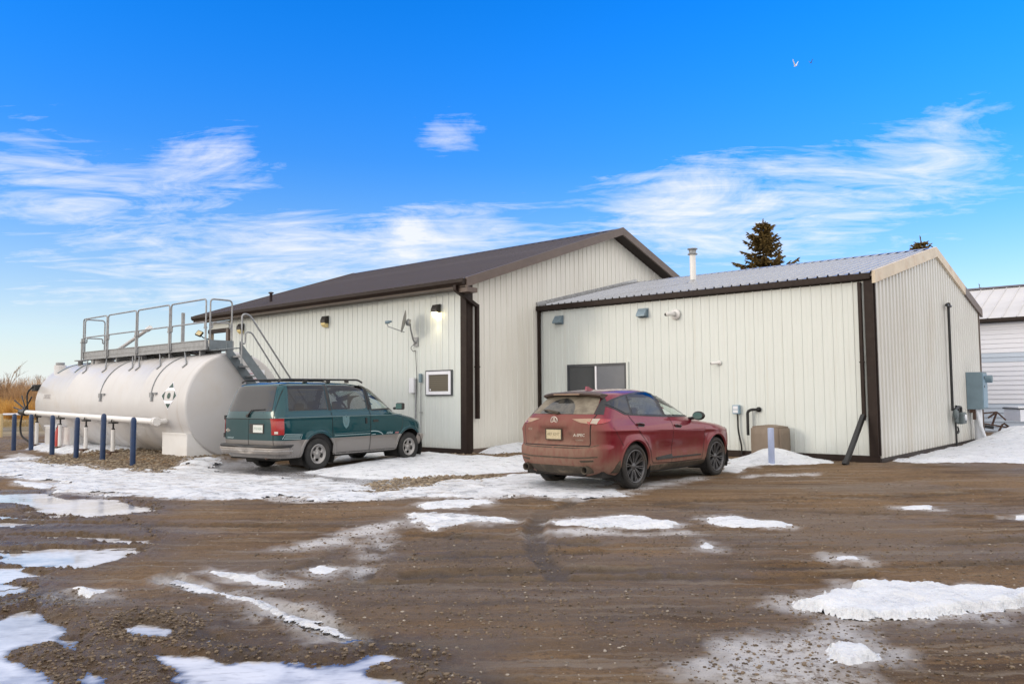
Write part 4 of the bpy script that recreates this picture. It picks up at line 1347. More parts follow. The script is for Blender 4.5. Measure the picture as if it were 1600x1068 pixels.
def build_far_building():
    t = thing('white_shed', 'white vinyl sided building with pale metal roof, behind the right end', 'building', (*B_POS, 0), TH)
    y0, y1, D, ZE, ZR = -9.0, 6.5, 8.0, 4.22, 5.86
    m = MB()
    m.prism([(0.02, 0.0), (D - 0.02, 0.0), (D - 0.02, ZE), (D / 2, ZR - 0.05), (0.02, ZE)], 'y', y0, y1)
    m.build('wall', M['vinyl'], t)
    z = 0.1
    k = 0
    while z < ZE - 0.25:
        band = 2.55 < z < 2.85 or z < 1.1
        mm = MB()
        mm.prism([(0.0, z), (-0.030, z + 0.005), (-0.004, z + 0.168), (0.0, z + 0.168)], 'y', y0, y1)
        mm.build('siding_board', M['vinyl_band'] if band else M['vinyl'], t)
        z += 0.17
        k += 1
    MB().box((-0.05, y0, ZE - 0.30), (-0.0, y1, ZE - 0.12)).build('frieze', M['vinyl'], t)
    MB().box((-0.35, y0 - 0.2, ZE - 0.11), (-0.30, y1 + 0.2, ZE + 0.04)).box((-0.43, y0 - 0.2, ZE - 0.09), (-0.351, y1 + 0.2, ZE + 0.03)).build('gutter', M['brown'], t)
    MB().box((-0.30, y0 - 0.2, ZE - 0.11), (-0.0, y1 + 0.2, ZE - 0.085)).build('soffit', M['brown'], t)
    rp = [(0, 0), (0.012, 0.03), (0.036, 0.03), (0.048, 0), (0.46, 0)]
    f = tilt_strip('roof_panel', 0.46, rp, (-0.36, ZE + 0.03), (D / 2, ZR), M['farroof'])
    b = tilt_strip('roof_panel', 0.46, rp, (D + 0.36, ZE + 0.03), (D / 2, ZR), M['farroof'])
    for i in range(int((y1 - y0 + 0.4) / 0.46)):
        for q in (f, b):
            link('roof_panel', q, t).location = (0, y0 - 0.2 + i * 0.46, 0)
    m = MB()
    m.prism([(D / 2 - 0.2, ZR - 0.03), (D / 2, ZR + 0.06), (D / 2 + 0.2, ZR - 0.03), (D / 2, ZR + 0.03)], 'y', y0 - 0.2, y1 + 0.2)
    m.build('ridge_cap', M['brownroof'], t)
    return t


def blind_glass():
    m = bpy.data.materials.new('glass_over_closed_blind')
    m.use_nodes = True
    t = NT(m.node_tree)
    b = m.node_tree.nodes['Principled BSDF']
    P = t.n('ShaderNodeTexCoord').outputs['Object']
    wv = t.n('ShaderNodeTexWave', i_Vector=P)
    wv.bands_direction = 'Z'
    wv.inputs['Scale'].default_value = 6.0
    wv.inputs['Distortion'].default_value = 0.3
    c = t.mix(wv.outputs['Fac'], (0.105, 0.092, 0.068), (0.165, 0.145, 0.108))
    t.link(c, b.inputs['Base Color'])
    b.inputs['Roughness'].default_value = 0.12
    return m


M['blindglass'] = blind_glass()
build_small_building()
build_tall_building()
build_far_building()


# ------------------------------------------------------------------ fittings on the walls
def at_wall(pos, lx, ly, z):
    x, y = loc2(pos, lx, ly)
    return (x, y, z)


def build_wall_fittings():
    # wall pack lamps
    def wallpack(label, y, z, lit):
        t = thing('wall_lamp', label, 'wall lamp', at_wall(N_POS, -0.022, y, z), TH, 'lamps on the long cream wall')
        m = MB()
        m.prism([(0.0, 0.16), (-0.10, 0.14), (-0.16, 0.02), (-0.16, -0.06), (-0.10, -0.085), (0.0, -0.085)], 'y', -0.11, 0.11)
        m.build('housing', M['lamp_housing'], t)
        m = MB()
        m.prism([(0.0, -0.086), (-0.10, -0.086), (-0.15, -0.062), (-0.14, -0.13), (-0.06, -0.20), (0.0, -0.20)], 'y', -0.095, 0.095)
        m.build('lens', M['lamp_lit'] if lit else M['lamp_lens'], t)
        if lit:
            l = bpy.data.lights.new('lamp_glow', 'SPOT')
            l.energy = 7
            l.color = (1.0, 0.86, 0.55)
            l.spot_size = R(120)
            l.spot_blend = 0.9
            l.shadow_soft_size = 0.06
            lo = bpy.data.objects.new('lamp_glow', l)
            COL.objects.link(lo)
            lo.parent = t
            lo.location = (-0.13, 0, -0.24)
            lo.rotation_euler = (0, R(12), 0)
    wallpack('lit bronze wall lamp above the small white window', 1.05, 3.88, True)
    wallpack('unlit bronze wall lamp in the middle of the long wall', 6.06, 3.92, False)
    wallpack('unlit bronze wall lamp at the porch end of the long wall', 11.0, 4.0, False)
    # satellite dish
    t = thing('satellite_dish', 'grey satellite dish on a bracket on the long cream wall', 'satellite dish', at_wall(N_POS, -0.02, 1.92, 3.06), TH)
    m = MB()
    m.box((-0.02, -0.09, -0.13), (0.0, 0.09, 0.13))
    m.tube(arc_pts([(-0.01, 0.0, -0.05), (-0.10, 0.0, 0.02), (-0.30, -0.10, 0.34), (-0.32, -0.11, 0.48)], 0.08), 0.022, 8)
    m.build('mast', M['steel'], t)
    c = Vector((-0.42, -0.02, 0.53))
    nrm = Vector((-0.68, 0.70, 0.20)).normalized()       # dish looks along the wall to the left and slightly up
    rot = nrm.to_track_quat('Z', 'Y').to_matrix().to_4x4()
    m = MB()
    m.lathe([(0.001, 0.0), (0.12, 0.008), (0.24, 0.032), (0.36, 0.072), (0.372, 0.07), (0.36, 0.062), (0.24, 0.02), (0.12, -0.004), (0.001, -0.014)], 28)
    me = m.mesh('reflector', M['dish'])
    me.transform(Matrix.Translation(c) @ rot @ Matrix.Diagonal((0.74, 0.86, 0.8, 1)))
    link('reflector', me, t)
    m = MB()
    m.lathe([(0.0, -0.14), (0.09, -0.14), (0.10, -0.06), (0.05, -0.02), (0.0, -0.02)], 12)
    me = m.mesh('mount', M['steel'])
    me.transform(Matrix.Translation(c) @ rot)
    link('mount', me, t)
    f = c + nrm * 0.50 - Vector((0, 0, 0.16))
    m = MB()
    m.tube(arc_pts([c - Vector((0, 0, 0.29)) + nrm * 0.02, f - Vector((0, 0, 0.06)), f + Vector((0, 0, 0.05))], 0.05), 0.014, 6)
    m.build('feed_arm', M['steel'], t)
    d = (c - f).normalized()
    m = MB()
    m.tube([f + Vector((0, 0, 0.05)) - d * 0.06, f + Vector((0, 0, 0.05)) + d * 0.06], 0.045, 10)
    m.tube([f + Vector((0, 0, 0.06)) + d * 0.06, f + Vector((0, 0, 0.06)) + d * 0.12], 0.03, 10)
    m.build('feed_horn', M['greybox'], t)
    m = MB()
    m.tube(arc_pts([(-0.03, 0.02, -0.05), (-0.12, 0.12, -0.16), (-0.06, 0.05, -0.28), (-0.03, 0.0, -0.22), (-0.01, -0.03, -0.9), (-0.012, -0.02, -1.7)], 0.1), 0.008, 5)
    m.build('cable', M['black'], t)
    # little electrical box and conduits left of the small window
    t = thing('junction_box', 'small pale junction box with conduit left of the white window', 'junction box', at_wall(N_POS, -0.022, 2.02, 1.62), TH)
    MB().box((-0.10, -0.10, 0.02), (0, 0.10, 0.44), 0.012).build('box', M['plastic_white'], t)
    MB().tube([(-0.035, -0.12, 0.4), (-0.035, -0.12, -1.45)], 0.024, 8).box((-0.07, -0.16, -0.9), (0, -0.08, -0.88)).build('conduit', M['steel'], t)
    t = thing('conduit_pipe', 'thin grey conduit with weatherproof outlet beside the white window', 'conduit', at_wall(N_POS, -0.022, 1.70, 0.2), TH)
    MB().tube([(-0.025, 0, 0.0), (-0.025, 0, 1.75)], 0.014, 8).box((-0.04, -0.04, 0.9), (0, 0.04, 0.92)).build('pipe', M['steel'], t)
    MB().box((-0.075, -0.04, 1.73), (0, 0.045, 1.97), 0.01).build('outlet_box', M['greybox'], t)
    # vent hoods on the low building
    for y, z, lab in ((8.50, 3.68, 'sheet metal vent hood high on the wall above the sliding window'), (5.72, 3.68, 'sheet metal vent hood under the eave right of the window')):
        t = thing('vent_hood', lab, 'vent hood', at_wall(S_POS, -0.02, y, z), TH, 'vent hoods on the low building')
        m = MB()
        m.prism([(0, 0.11), (-0.05, 0.11), (-0.17, -0.05), (-0.17, -0.09), (0, -0.09)], 'y', -0.13, 0.13)
        m.build('hood', M['hood'], t)
        MB().box((-0.012, -0.15, -0.12), (0.0, 0.15, 0.13)).build('flange', M['hood'], t)
        MB().box((-0.16, -0.12, -0.095), (-0.02, 0.12, -0.091)).build('screen', M['black'], t)
    t = thing('exhaust_pipe', 'short white exhaust pipe with round flange under the eave', 'exhaust pipe', at_wall(S_POS, -0.022, 4.76, 3.58), TH)
    m = MB()
    m.lathe([(0.001, 0.0), (0.135, 0.0), (0.135, -0.035), (0.10, -0.06), (0.06, -0.07), (0.06, -0.09)], 20, 'x')
    m.build('flange', M['white'], t)
    m = MB()
    m.tube(arc_pts([(-0.05, 0, 0), (-0.24, 0.05, 0.0), (-0.34, 0.09, -0.02)], 0.06), 0.05, 12)
    m.build('pipe', M['white'], t)
    m = MB()
    m.lathe([(0.001, 0.0), (0.045, 0.0)], 12, 'x', (-0.343, 0.093, -0.02))
    m.build('pipe_mouth', M['blackmetal'], t)
    t = thing('security_camera', 'small white fitting poking from the middle of the wall', 'wall fitting', at_wall(S_POS, -0.022, 3.60, 2.31), TH)
    m = MB()
    m.lathe([(0.001, 0.0), (0.06, 0.0), (0.055, -0.03), (0.001, -0.032)], 14, 'x')
    m.build('mount', M['white'], t)
    m = MB()
    m.tube([(-0.03, 0, 0), (-0.10, 0.07, -0.01), (-0.16, 0.14, -0.02)], 0.036, 10)
    m.build('body', M['white'], t)
    m = MB()
    m.tube([(-0.161, 0.141, -0.02), (-0.166, 0.147, -0.021)], 0.026, 10)
    m.build('lens', M['blackmetal'], t)
    # outlet box and cord
    t = thing('outlet_box', 'grey outlet box with black cord on the wall behind the red car', 'outlet box', at_wall(S_POS, -0.022, 3.16, 1.07), TH)
    MB().box((-0.10, -0.085, 0), (0, 0.085, 0.215), 0.01).build('box', M['greybox_light'], t)
    MB().box((-0.112, -0.06, 0.03), (-0.101, 0.06, 0.10)).box((-0.112, -0.06, 0.115), (-0.101, 0.06, 0.19)).build('cover', M['plastic_white'], t)
    m = MB()
    m.tube(arc_pts([(-0.06, -0.03, 0.0), (-0.06, -0.03, -0.35), (-0.05, -0.06, -0.55), (-0.08, -0.12, -0.75), (-0.08, -0.12, -0.95)], 0.1), 0.022, 8)
    m.build('cord', M['black'], t)
    # bent black pipe above the cover
    t = thing('service_pipe', 'bent black insulated pipe coming from the wall above the taupe cover', 'pipe', at_wall(S_POS, -0.02, 2.62, 1.18), TH)
    m = MB()
    m.tube(arc_pts([(0.0, 0, 0.0), (-0.10, 0.0, 0.0), (-0.14, 0.13, 0.0), (-0.15, 0.22, -0.05), (-0.15, 0.22, -0.60)], 0.08), 0.034, 10)
    m.build('insulated_pipe', M['black'], t)
    m = MB()
    m.lathe([(0.001, -0.03), (0.06, -0.03), (0.06, 0.0)], 12, 'x')
    m.build('collar', M['black'], t)
    MB().tube([(-0.13, 0.10, -0.02), (-0.13, 0.10, -0.58)], 0.010, 6).build('line', M['steel'], t)
    # taupe cover (air conditioner under a fitted cover)
    t = thing('covered_unit', 'square taupe fabric covered unit standing by the cream wall', 'covered unit', at_wall(S_POS, -0.44, 2.18, 0.05), TH)
    bm = bmesh.new()
    bmesh.ops.create_cube(bm, size=1.0)
    for v in bm.verts:
        v.co = Vector((v.co.x * 0.62, v.co.y * 0.68, v.co.z * 0.72 + 0.38))
    bmesh.ops.bevel(bm, geom=bm.edges[:], offset=0.035, segments=2, affect='EDGES')
    bmesh.ops.subdivide_edges(bm, edges=bm.edges[:], cuts=4, use_grid_fill=True)
    for v in bm.verts:
        n = fbm(np.array([v.co.x * 3 + v.co.z]), np.array([v.co.y * 3 - v.co.z * 2]), 3, 5)[0]
        v.co += v.normal * n * 0.03
        if v.co.z > 0.7:
            v.co.z += 0.05 * math.exp(-((v.co.y - 0.05) / 0.3) ** 2)
        if v.co.z < 0.1:
            v.co.x *= 1.02
            v.co.y *= 1.02
    MB().bm(bm, True).build('cover', M['boxbrown'], t)
    MB().box((-0.34, -0.37, -0.12), (0.33, 0.37, 0.035)).build('plinth', M['blackmetal'], t)
    # pale post
    x, y = 5.50, 17.12
    t = thing('guard_post', 'pale blue grey steel guard post in front of the taupe cover', 'guard post', (x, y, 0.0), 0.5)
    m = MB()
    m.lathe([(0.066, -0.1), (0.066, 0.80), (0.062, 0.82), (0.001, 0.825)], 20)
    m.build('post', M['lightblue'], t)
    # loose downspout leg leaning out at the corner
    t = thing('drain_leg', 'black hinged drain leg slanting out below the corner downspout', 'drain leg', at_wall(S_POS, -0.10, 0.24, 0.0), TH)
    m = MB()
    m.bar((-0.03, 0.0, 1.06), (-0.86, 0.12, 0.10), 0.11, 0.08, up=(0, 1, 0))
    m.build('drain_chute', M['blackmetal'], t)
    m = MB()
    m.bar((-0.84, 0.12, 0.13), (-0.90, 0.13, 0.06), 0.13, 0.10, up=(0, 1, 0))
    m.build('foot', M['black'], t)
    # flue on the roof
    fx, fy = 2.55, 5.62
    zr = 4.135 + (5.38 - 4.135) * (fx + 0.12) / 5.45
    t = thing('flue_pipe', 'white flue pipe with banded cap standing on the pale roof', 'flue', at_wall(S_POS, fx, fy, zr), TH)
    m = MB()
    m.lathe([(0.088, -0.15), (0.088, 0.82)], 20)
    m.build('pipe', M['white'], t)
    m = MB()
    m.lathe([(0.26, -0.10), (0.15, 0.03), (0.10, 0.07)], 20)
    m.build('flashing', M['galv'], t)
    m = MB()
    m.lathe([(0.095, 0.80), (0.14, 0.805), (0.14, 0.83), (0.105, 0.835), (0.105, 0.95), (0.145, 0.955), (0.145, 0.98), (0.001, 1.0)], 20)
    m.build('cap', M['steel'], t)
    # gas riser, regulator and meter on the corrugated wall
    t = thing('gas_meter', 'grey gas meter and regulator on the corrugated end wall', 'gas meter', at_wall(S_POS, 6.35, -0.20, 0.0), TH)
    m = MB()
    m.box((0.10, -0.13, 0.68), (0.55, 0.10, 1.0), 0.05)
    m.build('meter_body', M['gasmeter'], t)
    m = MB()
    m.lathe([(0.001, -0.16), (0.08, -0.155), (0.08, -0.13)], 16, 'y', (0.33, 0, 0.86))
    m.build('dial', M['plastic_white'], t)
    m = MB()
    m.lathe([(0.001, -0.05), (0.10, -0.05), (0.14, -0.01), (0.14, 0.02), (0.10, 0.06), (0.001, 0.06)], 18, 'y', (-0.22, -0.02, 0.96))
    m.tube([(-0.22, -0.02, 0.9), (-0.22, -0.02, 0.74)], 0.05, 10)
    m.build('regulator', M['gasmeter'], t)
    m = MB()
    m.tube(arc_pts([(-0.20, 0.0, 1.1), (0.16, 0.0, 1.12), (0.16, 0.0, 0.98)], 0.05), 0.035, 8)
    m.tube(arc_pts([(0.48, 0.0, 0.98), (0.48, 0.0, 1.14), (0.10, 0.04, 1.16)], 0.05), 0.035, 8)
    m.tube(arc_pts([(-0.22, 0.0, 0.8), (-0.22, 0.0, 0.62), (-0.20, 0.0, 0.52), (-0.20, 0.0, -0.1)], 0.05), 0.028, 8)
    m.tube(arc_pts([(-0.20, -0.02, 0.62), (-0.05, -0.02, 0.60), (0.02, -0.02, 0.47), (-0.12, -0.02, 0.44), (-0.20, -0.02, 0.5)], 0.04), 0.022, 8)
    m.build('piping', M['blackmetal'], t)
    m = MB()
    m.tube([(0.55, -0.02, 0.88), (0.68, -0.02, 0.90)], 0.06, 10)
    m.build('union', M['gasmeter'], t)
    t = thing('gas_riser', 'tall thin black pipe with tee vent rising up the corrugated wall', 'vent pipe', at_wall(S_POS, 6.18, -0.14, 1.05), TH)
    m = MB()
    m.tube([(-0.04, 0, 0.0), (0.0, 0, 2.86)], 0.036, 10)
    m.build('riser', M['blackmetal'], t)
    m = MB()
    m.tube([(-0.23, 0, 2.86), (0.23, 0, 2.86)], 0.04, 10)
    m.lathe([(0.06, 2.84), (0.05, 2.93), (0.001, 2.95)], 12)
    m.build('tee_vent', M['blackmetal'], t)
    # electrical panel
    t = thing('electrical_panel', 'tall grey electrical meter cabinet on the corrugated end wall', 'electrical cabinet', at_wall(S_POS, 8.35, -0.045, 1.05), TH)
    m = MB()
    m.box((0.0, -0.42, 0.0), (0.66, 0.0, 1.08), 0.012)
    m.build('cabinet', M['greybox'], t)
    MB().box((0.04, -0.435, 0.05), (0.62, -0.422, 1.03)).build('cover', M['greybox_light'], t)
    m = MB()
    m.tube([(0.44, -0.434, 0.88), (0.44, -0.60, 0.88)], 0.11, 16)
    m.build('meter_socket', M['greybox'], t)
    for z, r in ((0.92, 0.05), (0.66, 0.035)):
        MB().tube([(0.20, -0.436, z), (0.20, -0.444, z)], r, 12).build('knockout', M['blackmetal'], t)
    m = MB()
    m.tube([(0.42, -0.20, 0.0), (0.42, -0.20, -1.2)], 0.11, 12)
    m.tube([(0.16, -0.20, 0.0), (0.20, -0.30, -0.5), (0.40, -0.42, -1.1)], 0.05, 10)
    m.build('conduit', M['plastic_white'], t)
    m = MB()
    m.tube([(0.10, -0.16, 0.0), (0.10, -0.16, -0.30)], 0.04, 8)
    m.box((0.04, -0.2, -0.1), (0.3, -0.05, 0.0))
    m.build('bracket', M['rust'], t)


M['dish'] = mat('grey_dish_paint', (0.26, 0.265, 0.27), 0.55, 0, 0.05, 3.0)
build_wall_fittings()

# ------------------------------------------------------------------ fuel tank, catwalk, pipe, bollards (local x away from us, y along the tank to the left)
TR, TZ, TL = 1.284, 1.374, 9.5


def tank_pt(ang, y, off=0.0):
    """point on the shell; ang 0 = the side that faces the yard, 90 = top"""
    r = TR + off
    return Vector((-r * math.cos(R(ang)), y, TZ + r * math.sin(R(ang))))


def shell_patch(mb, cy, cz, shape, off):
    """flat marking wrapped on to the shell: shape is a list of (along, up) polygons"""
    for poly in shape:
        v = []
        for a, b in poly:
            z = cz + b - TZ
            v.append((-math.sqrt((TR + off) ** 2 - z * z), cy - a, cz + b))
        mb.add(v, [tuple(range(len(v)))])


def build_tank():
    t = thing('fuel_tank', 'long white horizontal fuel storage tank behind the blue bollards', 'storage tank', (*T_POS, 0), TH)
    seg = 96
    m = MB()
    prof = [(TR - 0.05, 0.0), (TR - 0.012, 0.012), (TR, 0.05)]
    for y in (2.35, 4.75, 7.15):
        prof += [(TR, y - 0.03), (TR + 0.004, y - 0.012), (TR + 0.004, y + 0.012), (TR, y + 0.03)]
    prof += [(TR, TL - 0.05), (TR - 0.012, TL - 0.012), (TR - 0.05, TL)]
    m.lathe(prof, seg, 'y', (0, 0, TZ))
    m.build('shell', M['tankwhite'], t)
    for y0, s in ((0.0, -1), (TL, 1)):
        m = MB()
        m.lathe([(TR - 0.05, y0), (TR * 0.8, y0 + s * 0.018), (TR * 0.5, y0 + s * 0.036), (TR * 0.2, y0 + s * 0.045), (0.001, y0 + s * 0.047)], seg, 'y', (0, 0, TZ))
        e = m.build('end_plate', M['tankwhite'], t)
        if s < 0:
            # notice with red lettering, too faded to read
            k = MB()
            for z, w0, w1 in ((0.80, -0.13, 0.16), (0.74, -0.20, 0.22), (0.67, -0.29, 0.30), (0.60, -0.26, 0.28), (0.50, -0.30, 0.30), (0.40, -0.28, 0.27), (0.31, -0.30, 0.30)):
                k.box((0.46 + w0 * 0.8, -0.058, TZ + z + 0.02), (0.46 + w1 * 0.8, -0.053, TZ + z + 0.036))
            k.build('faded_notice', M['red_mark'], e)
            MB().box((0.18, -0.0525, TZ + 0.28), (0.74, -0.04, TZ + 0.86)).build('notice_plate', M['window_white'], e)
    for y0, y1 in ((0.03, 1.25), (6.9, 8.0)):
        m = MB()
        m.box((-1.2, y0, -0.1), (1.2, y1, 0.72))
        sd = m.build('saddle', M['white'], t)
        MB().box((-1.215, y0 + 0.02, 0.70), (-1.2, y1 - 0.02, 0.735)).build('cap_flange', M['white'], sd)
    # diamond emblem with a ring
    w, h = 0.36, 0.31
    g = MB()
    n = 10
    poly = [[(0, h), (0.12, h - 0.105), (-0.12, h - 0.105)]]
    # four dark corner pieces of a diamond
    c = 0.20
    poly = [[(-0.125, h * 0.62), (0.125, h * 0.62), (0, h)], [(-0.125, -h * 0.62), (0, -h), (0.125, -h * 0.62)],
            [(-w, 0), (-0.225, -0.11), (-0.235, 0), (-0.225, 0.11)], [(w, 0), (0.225, 0.11), (0.235, 0), (0.225, -0.11)]]
    ov = [(0.075 * math.cos(a), 0.072 * math.sin(a)) for a in np.linspace(0, 2 * math.pi, 16, endpoint=False)]
    shell_patch(g, 0.83, 1.61, [ov], 0.012)
    em = g.build('emblem', M['green_mark'], t)
    for q in poly:
        g = MB()
        shell_patch(g, 0.83, 1.61, [q], 0.008)
        g.build('emblem_corner', M['green_mark'], em)
    g = MB()
    shell_patch(g, 0.83, 1.61, [[(-w - 0.03, 0), (-w / 2, -h / 2 - 0.015), (0, -h - 0.03), (w / 2, -h / 2 - 0.015), (w + 0.03, 0), (w / 2, h / 2 + 0.015), (0, h + 0.03), (-w / 2, h / 2 + 0.015)]], 0.005)
    g.build('emblem_ground', M['window_white'], em)
    # faded lettering near the far end
    me = text_mesh('DIESEL', 0.19)
    for v in me.vertices:
        z = 1.62 + v.co.y - TZ
        v.co = Vector((-math.sqrt((TR + 0.006) ** 2 - z * z), 8.55 - v.co.x, 1.62 + v.co.y))
    me.materials.append(M['grey_mark'])
    link('lettering', me, t)
    # earth-cable clips and their cables
    for y in (4.68, 1.69):
        p = tank_pt(12, y)
        m = MB()
        m.box((p.x - 0.06, y - 0.06, p.z - 0.07), (p.x + 0.03, y + 0.06, p.z + 0.05))
        m.tube([(p.x - 0.05, y - 0.03, p.z - 0.05), (p.x - 0.06, y - 0.05, p.z - 0.16)], 0.03, 8)
        m.box((p.x - 0.04, y - 0.24, p.z + 0.0), (p.x + 0.03, y - 0.13, p.z + 0.05))
        m.build('clip', M['steel'], t)
        pts = [tank_pt(a, y + 0.02 + 0.12 * math.sin(R(a * 2)), 0.014) for a in np.linspace(14, 78, 14)]
        MB().tube(pts, 0.013, 5).build('cable', M['steel'], t)
    for y, dy in ((8.9, -0.3), (7.6, 0.3)):
        pts = [tank_pt(a, y + dy * (a - 50) / 40, 0.012) for a in np.linspace(48, 92, 10)]
        MB().tube(pts, 0.014, 5).build('cable', M['greybox'], t)
    # hoses lying along the top
    pts = [(-0.30 + 0.05 * math.sin(y * 2.1), y, TZ + TR + 0.03 + 0.03 * math.sin(y * 3.7)) for y in np.linspace(0.4, 5.2, 24)]
    MB().tube(pts, 0.035, 6).build('top_hose', M['black'], t)
    pts = [(-0.05 + 0.10 * math.sin(y * 1.3), y, TZ + TR + 0.06 + 0.05 * math.sin(y * 2.9)) for y in np.linspace(0.2, 4.0, 20)]
    MB().tube(pts, 0.025, 6).build('top_hose', M['black'], t)
    # necks and vents on top
    m = MB()
    m.lathe([(0.17, -0.6), (0.17, 0.16), (0.001, 0.165)], 20, 'z', (-0.72, 9.12, 2.44))
    m.build('filler_neck', M['tankwhite'], t)
    MB().lathe([(0.11, 0.165), (0.125, 0.17), (0.125, 0.24), (0.001, 0.245)], 16, 'z', (-0.72, 9.12, 2.44)).build('filler_cap', M['steel'], t)
    m = MB()
    m.lathe([(0.32, -0.08), (0.32, 0.10), (0.001, 0.12)], 28, 'z', (-0.1, 7.5, TZ + TR))
    m.build('manhole', M['tankwhite'], t)
    m = MB()
    m.lathe([(0.07, -0.2), (0.07, 0.11), (0.17, 0.115), (0.17, 0.145), (0.001, 0.15)], 16, 'z', (-0.42, 8.35, TZ + TR - 0.07))
    m.build('vent', M['steel'], t)
    m = MB()
    m.box((-1.30, TL + 0.02, 1.80), (-1.06, TL + 0.26, 2.0), 0.02)
    m.bar((-1.18, TL - 0.1, 1.84), (-1.18, TL + 0.1, 1.88), 0.03, 0.03)
    m.build('flood_lamp', M['blackmetal'], t)


def build_catwalk():
    t = thing('catwalk', 'galvanised steel catwalk with hoop railings and stair on top of the tank', 'catwalk', (*T_POS, 0), TH)
    X0, X1, Y0, Y1, ZD = -0.475, 0.19, 0.48, 8.03, 2.80
    posts = [Y1, 6.26, 4.35, 2.42, Y0 + 0.06]
    # deck and toe boards
    m = MB()
    m.box((X0 + 0.03, Y0 + 0.02, ZD - 0.05), (X1 - 0.03, Y1 - 0.02, ZD))
    m.build('deck', M['steel'], t)
    for i in range(4):
        a, b = posts[i + 1] + 0.012, posts[i] - 0.012
        m = MB()
        m.box((X0 - 0.005, a, ZD - 0.075), (X0 + 0.028, b, ZD + 0.165))
        m.box((X0 - 0.030, a, ZD + 0.155), (X0 - 0.006, b, ZD + 0.17)).box((X0 - 0.035, a, ZD - 0.075), (X0 - 0.006, b, ZD - 0.06)).box((X0 - 0.016, a, ZD + 0.02), (X0 - 0.006, b, ZD + 0.035))
        m.build('toe_board', M['steel'], t)
    MB().box((X1 - 0.028, Y0, ZD - 0.075), (X1 + 0.005, Y1, ZD + 0.165)).build('toe_board', M['steel'], t)
    MB().box((X0 + 0.03, Y0 - 0.006, ZD - 0.075), (X1 - 0.03, Y0 + 0.018, ZD + 0.165)).box((X0 + 0.03, Y0 - 0.03, ZD - 0.075), (X1 - 0.03, Y0 - 0.007, ZD - 0.06)).build('toe_board', M['steelblue'], t)
    MB().box((X0 + 0.03, Y1 - 0.018, ZD - 0.075), (X1 - 0.03, Y1 + 0.006, ZD + 0.165)).build('toe_board', M['steel'], t)
    zt, zm, r = 3.97, 3.40, 0.021
    def hoop(a, b, name):
        """rounded panel: top rail with its two uprights, and a hooked middle rail"""
        a, b = Vector(a), Vector(b)
        d = (b - a).normalized()
        p, q = a + d * 0.045, b - d * 0.045
        m = MB()
        m.tube(arc_pts([(p.x, p.y, ZD - 0.03), (p.x, p.y, zt), (q.x, q.y, zt), (q.x, q.y, ZD - 0.03)], 0.10, 6), r, 8)
        h = m.build(name, M['steel'], t)
        p, q = a + d * 0.10, b - d * 0.10
        m = MB()
        m.tube(arc_pts([(p.x - d.x * 0.05, p.y - d.y * 0.05, zm - 0.14), (p.x, p.y, zm - 0.14), (p.x, p.y, zm), (q.x, q.y, zm), (q.x, q.y, zm - 0.14), (q.x + d.x * 0.05, q.y + d.y * 0.05, zm - 0.14)], 0.06, 5), r * 0.92, 8)
        m.build('middle_rail', M['steel'], h)
    for i in range(4):
        hoop((X0 - 0.02, posts[i], 0), (X0 - 0.02, posts[i + 1], 0), 'railing')
    hoop((X0, Y1, 0), (X1, Y1, 0), 'railing')
    hoop((X0, Y0 + 0.02, 0), (X1, Y0 + 0.02, 0), 'railing')
    for i, y in enumerate(posts):
        zl = 2.55 if i == 2 else ZD - 0.08
        m = MB()
        m.box((X0 - 0.058, y - 0.03, zl), (X0 - 0.037, y + 0.03, zm - 0.02))
        m.box((X0 - 0.075, y - 0.055, zm - 0.16), (X0 - 0.036, y + 0.055, zm - 0.12))
        m.build('post', M['steel'], t)
    MB().box((X1 - 0.02, Y1 - 0.10, ZD), (X1 + 0.02, Y1 - 0.05, zt)).build('post', M['steel'], t)
    MB().box((X1 - 0.035, 3.07, ZD), (X1 + 0.035, 3.14, 3.86)).build('post', M['steel'], t)
    # props down to the shell
    for y in (7.7, 6.35, 4.65, 4.25, 3.05, 1.70):
        a = Vector((X0 + 0.02, y, ZD - 0.07))
        b = tank_pt(50, y - 0.85, 0.02)
        m = MB()
        m.tube([a, b], 0.018, 6)
        m.tube([b, b + Vector((-0.09, 0.03, -0.085))], 0.018, 6)
        m.build('prop', M['steel'], t)
    for y in (1.0, 2.6, 4.2, 5.8, 7.4):
        MB().box((X0 + 0.05, y - 0.03, TZ + TR - 0.16), (X1 - 0.05, y + 0.03, ZD - 0.052)).build('bearer', M['steel'], t)
    # stair going down behind the near end of the tank
    sx0, sx1, sz0, sz1 = -0.32, 1.75, ZD - 0.02, 0.22
    ya, yb = -0.68, -0.08
    MB().box((X0 + 0.05, ya, ZD - 0.10), (sx0 - 0.002, Y0 + 0.10, ZD - 0.078)).build('landing', M['steelblue'], t)
    for y in (ya, yb):
        m = MB()
        m.prism([(sx0, sz0 + 0.10), (sx0, sz0 - 0.20), (sx1 - 0.05, sz1 - 0.12), (sx1 + 0.16, sz1 - 0.12), (sx1 + 0.16, sz1 + 0.0)], 'y', y - 0.012, y + 0.012)
        m.build('stringer', M['steelblue'], t)
    n = 11
    for i in range(1, n):
        f = i / n
        x, z = sx0 + (sx1 - sx0) * f, sz0 + (sz1 - sz0) * f
        MB().box((x - 0.05, ya + 0.014, z - 0.03), (x + 0.15, yb - 0.014, z + 0.005)).build('tread', M['steel'], t)
    y = ya - 0.035
    m = MB()
    m.tube(arc_pts([(sx0 + 0.03, y, ZD - 0.45), (sx0 + 0.03, y, 3.52), (sx0 + 0.22, y, 3.52), (sx1 + 0.02, y, 1.08), (sx1 + 0.02, y, 0.15)], 0.12, 6), 0.022, 8)
    h = m.build('handrail', M['steel'], t)
    m = MB()
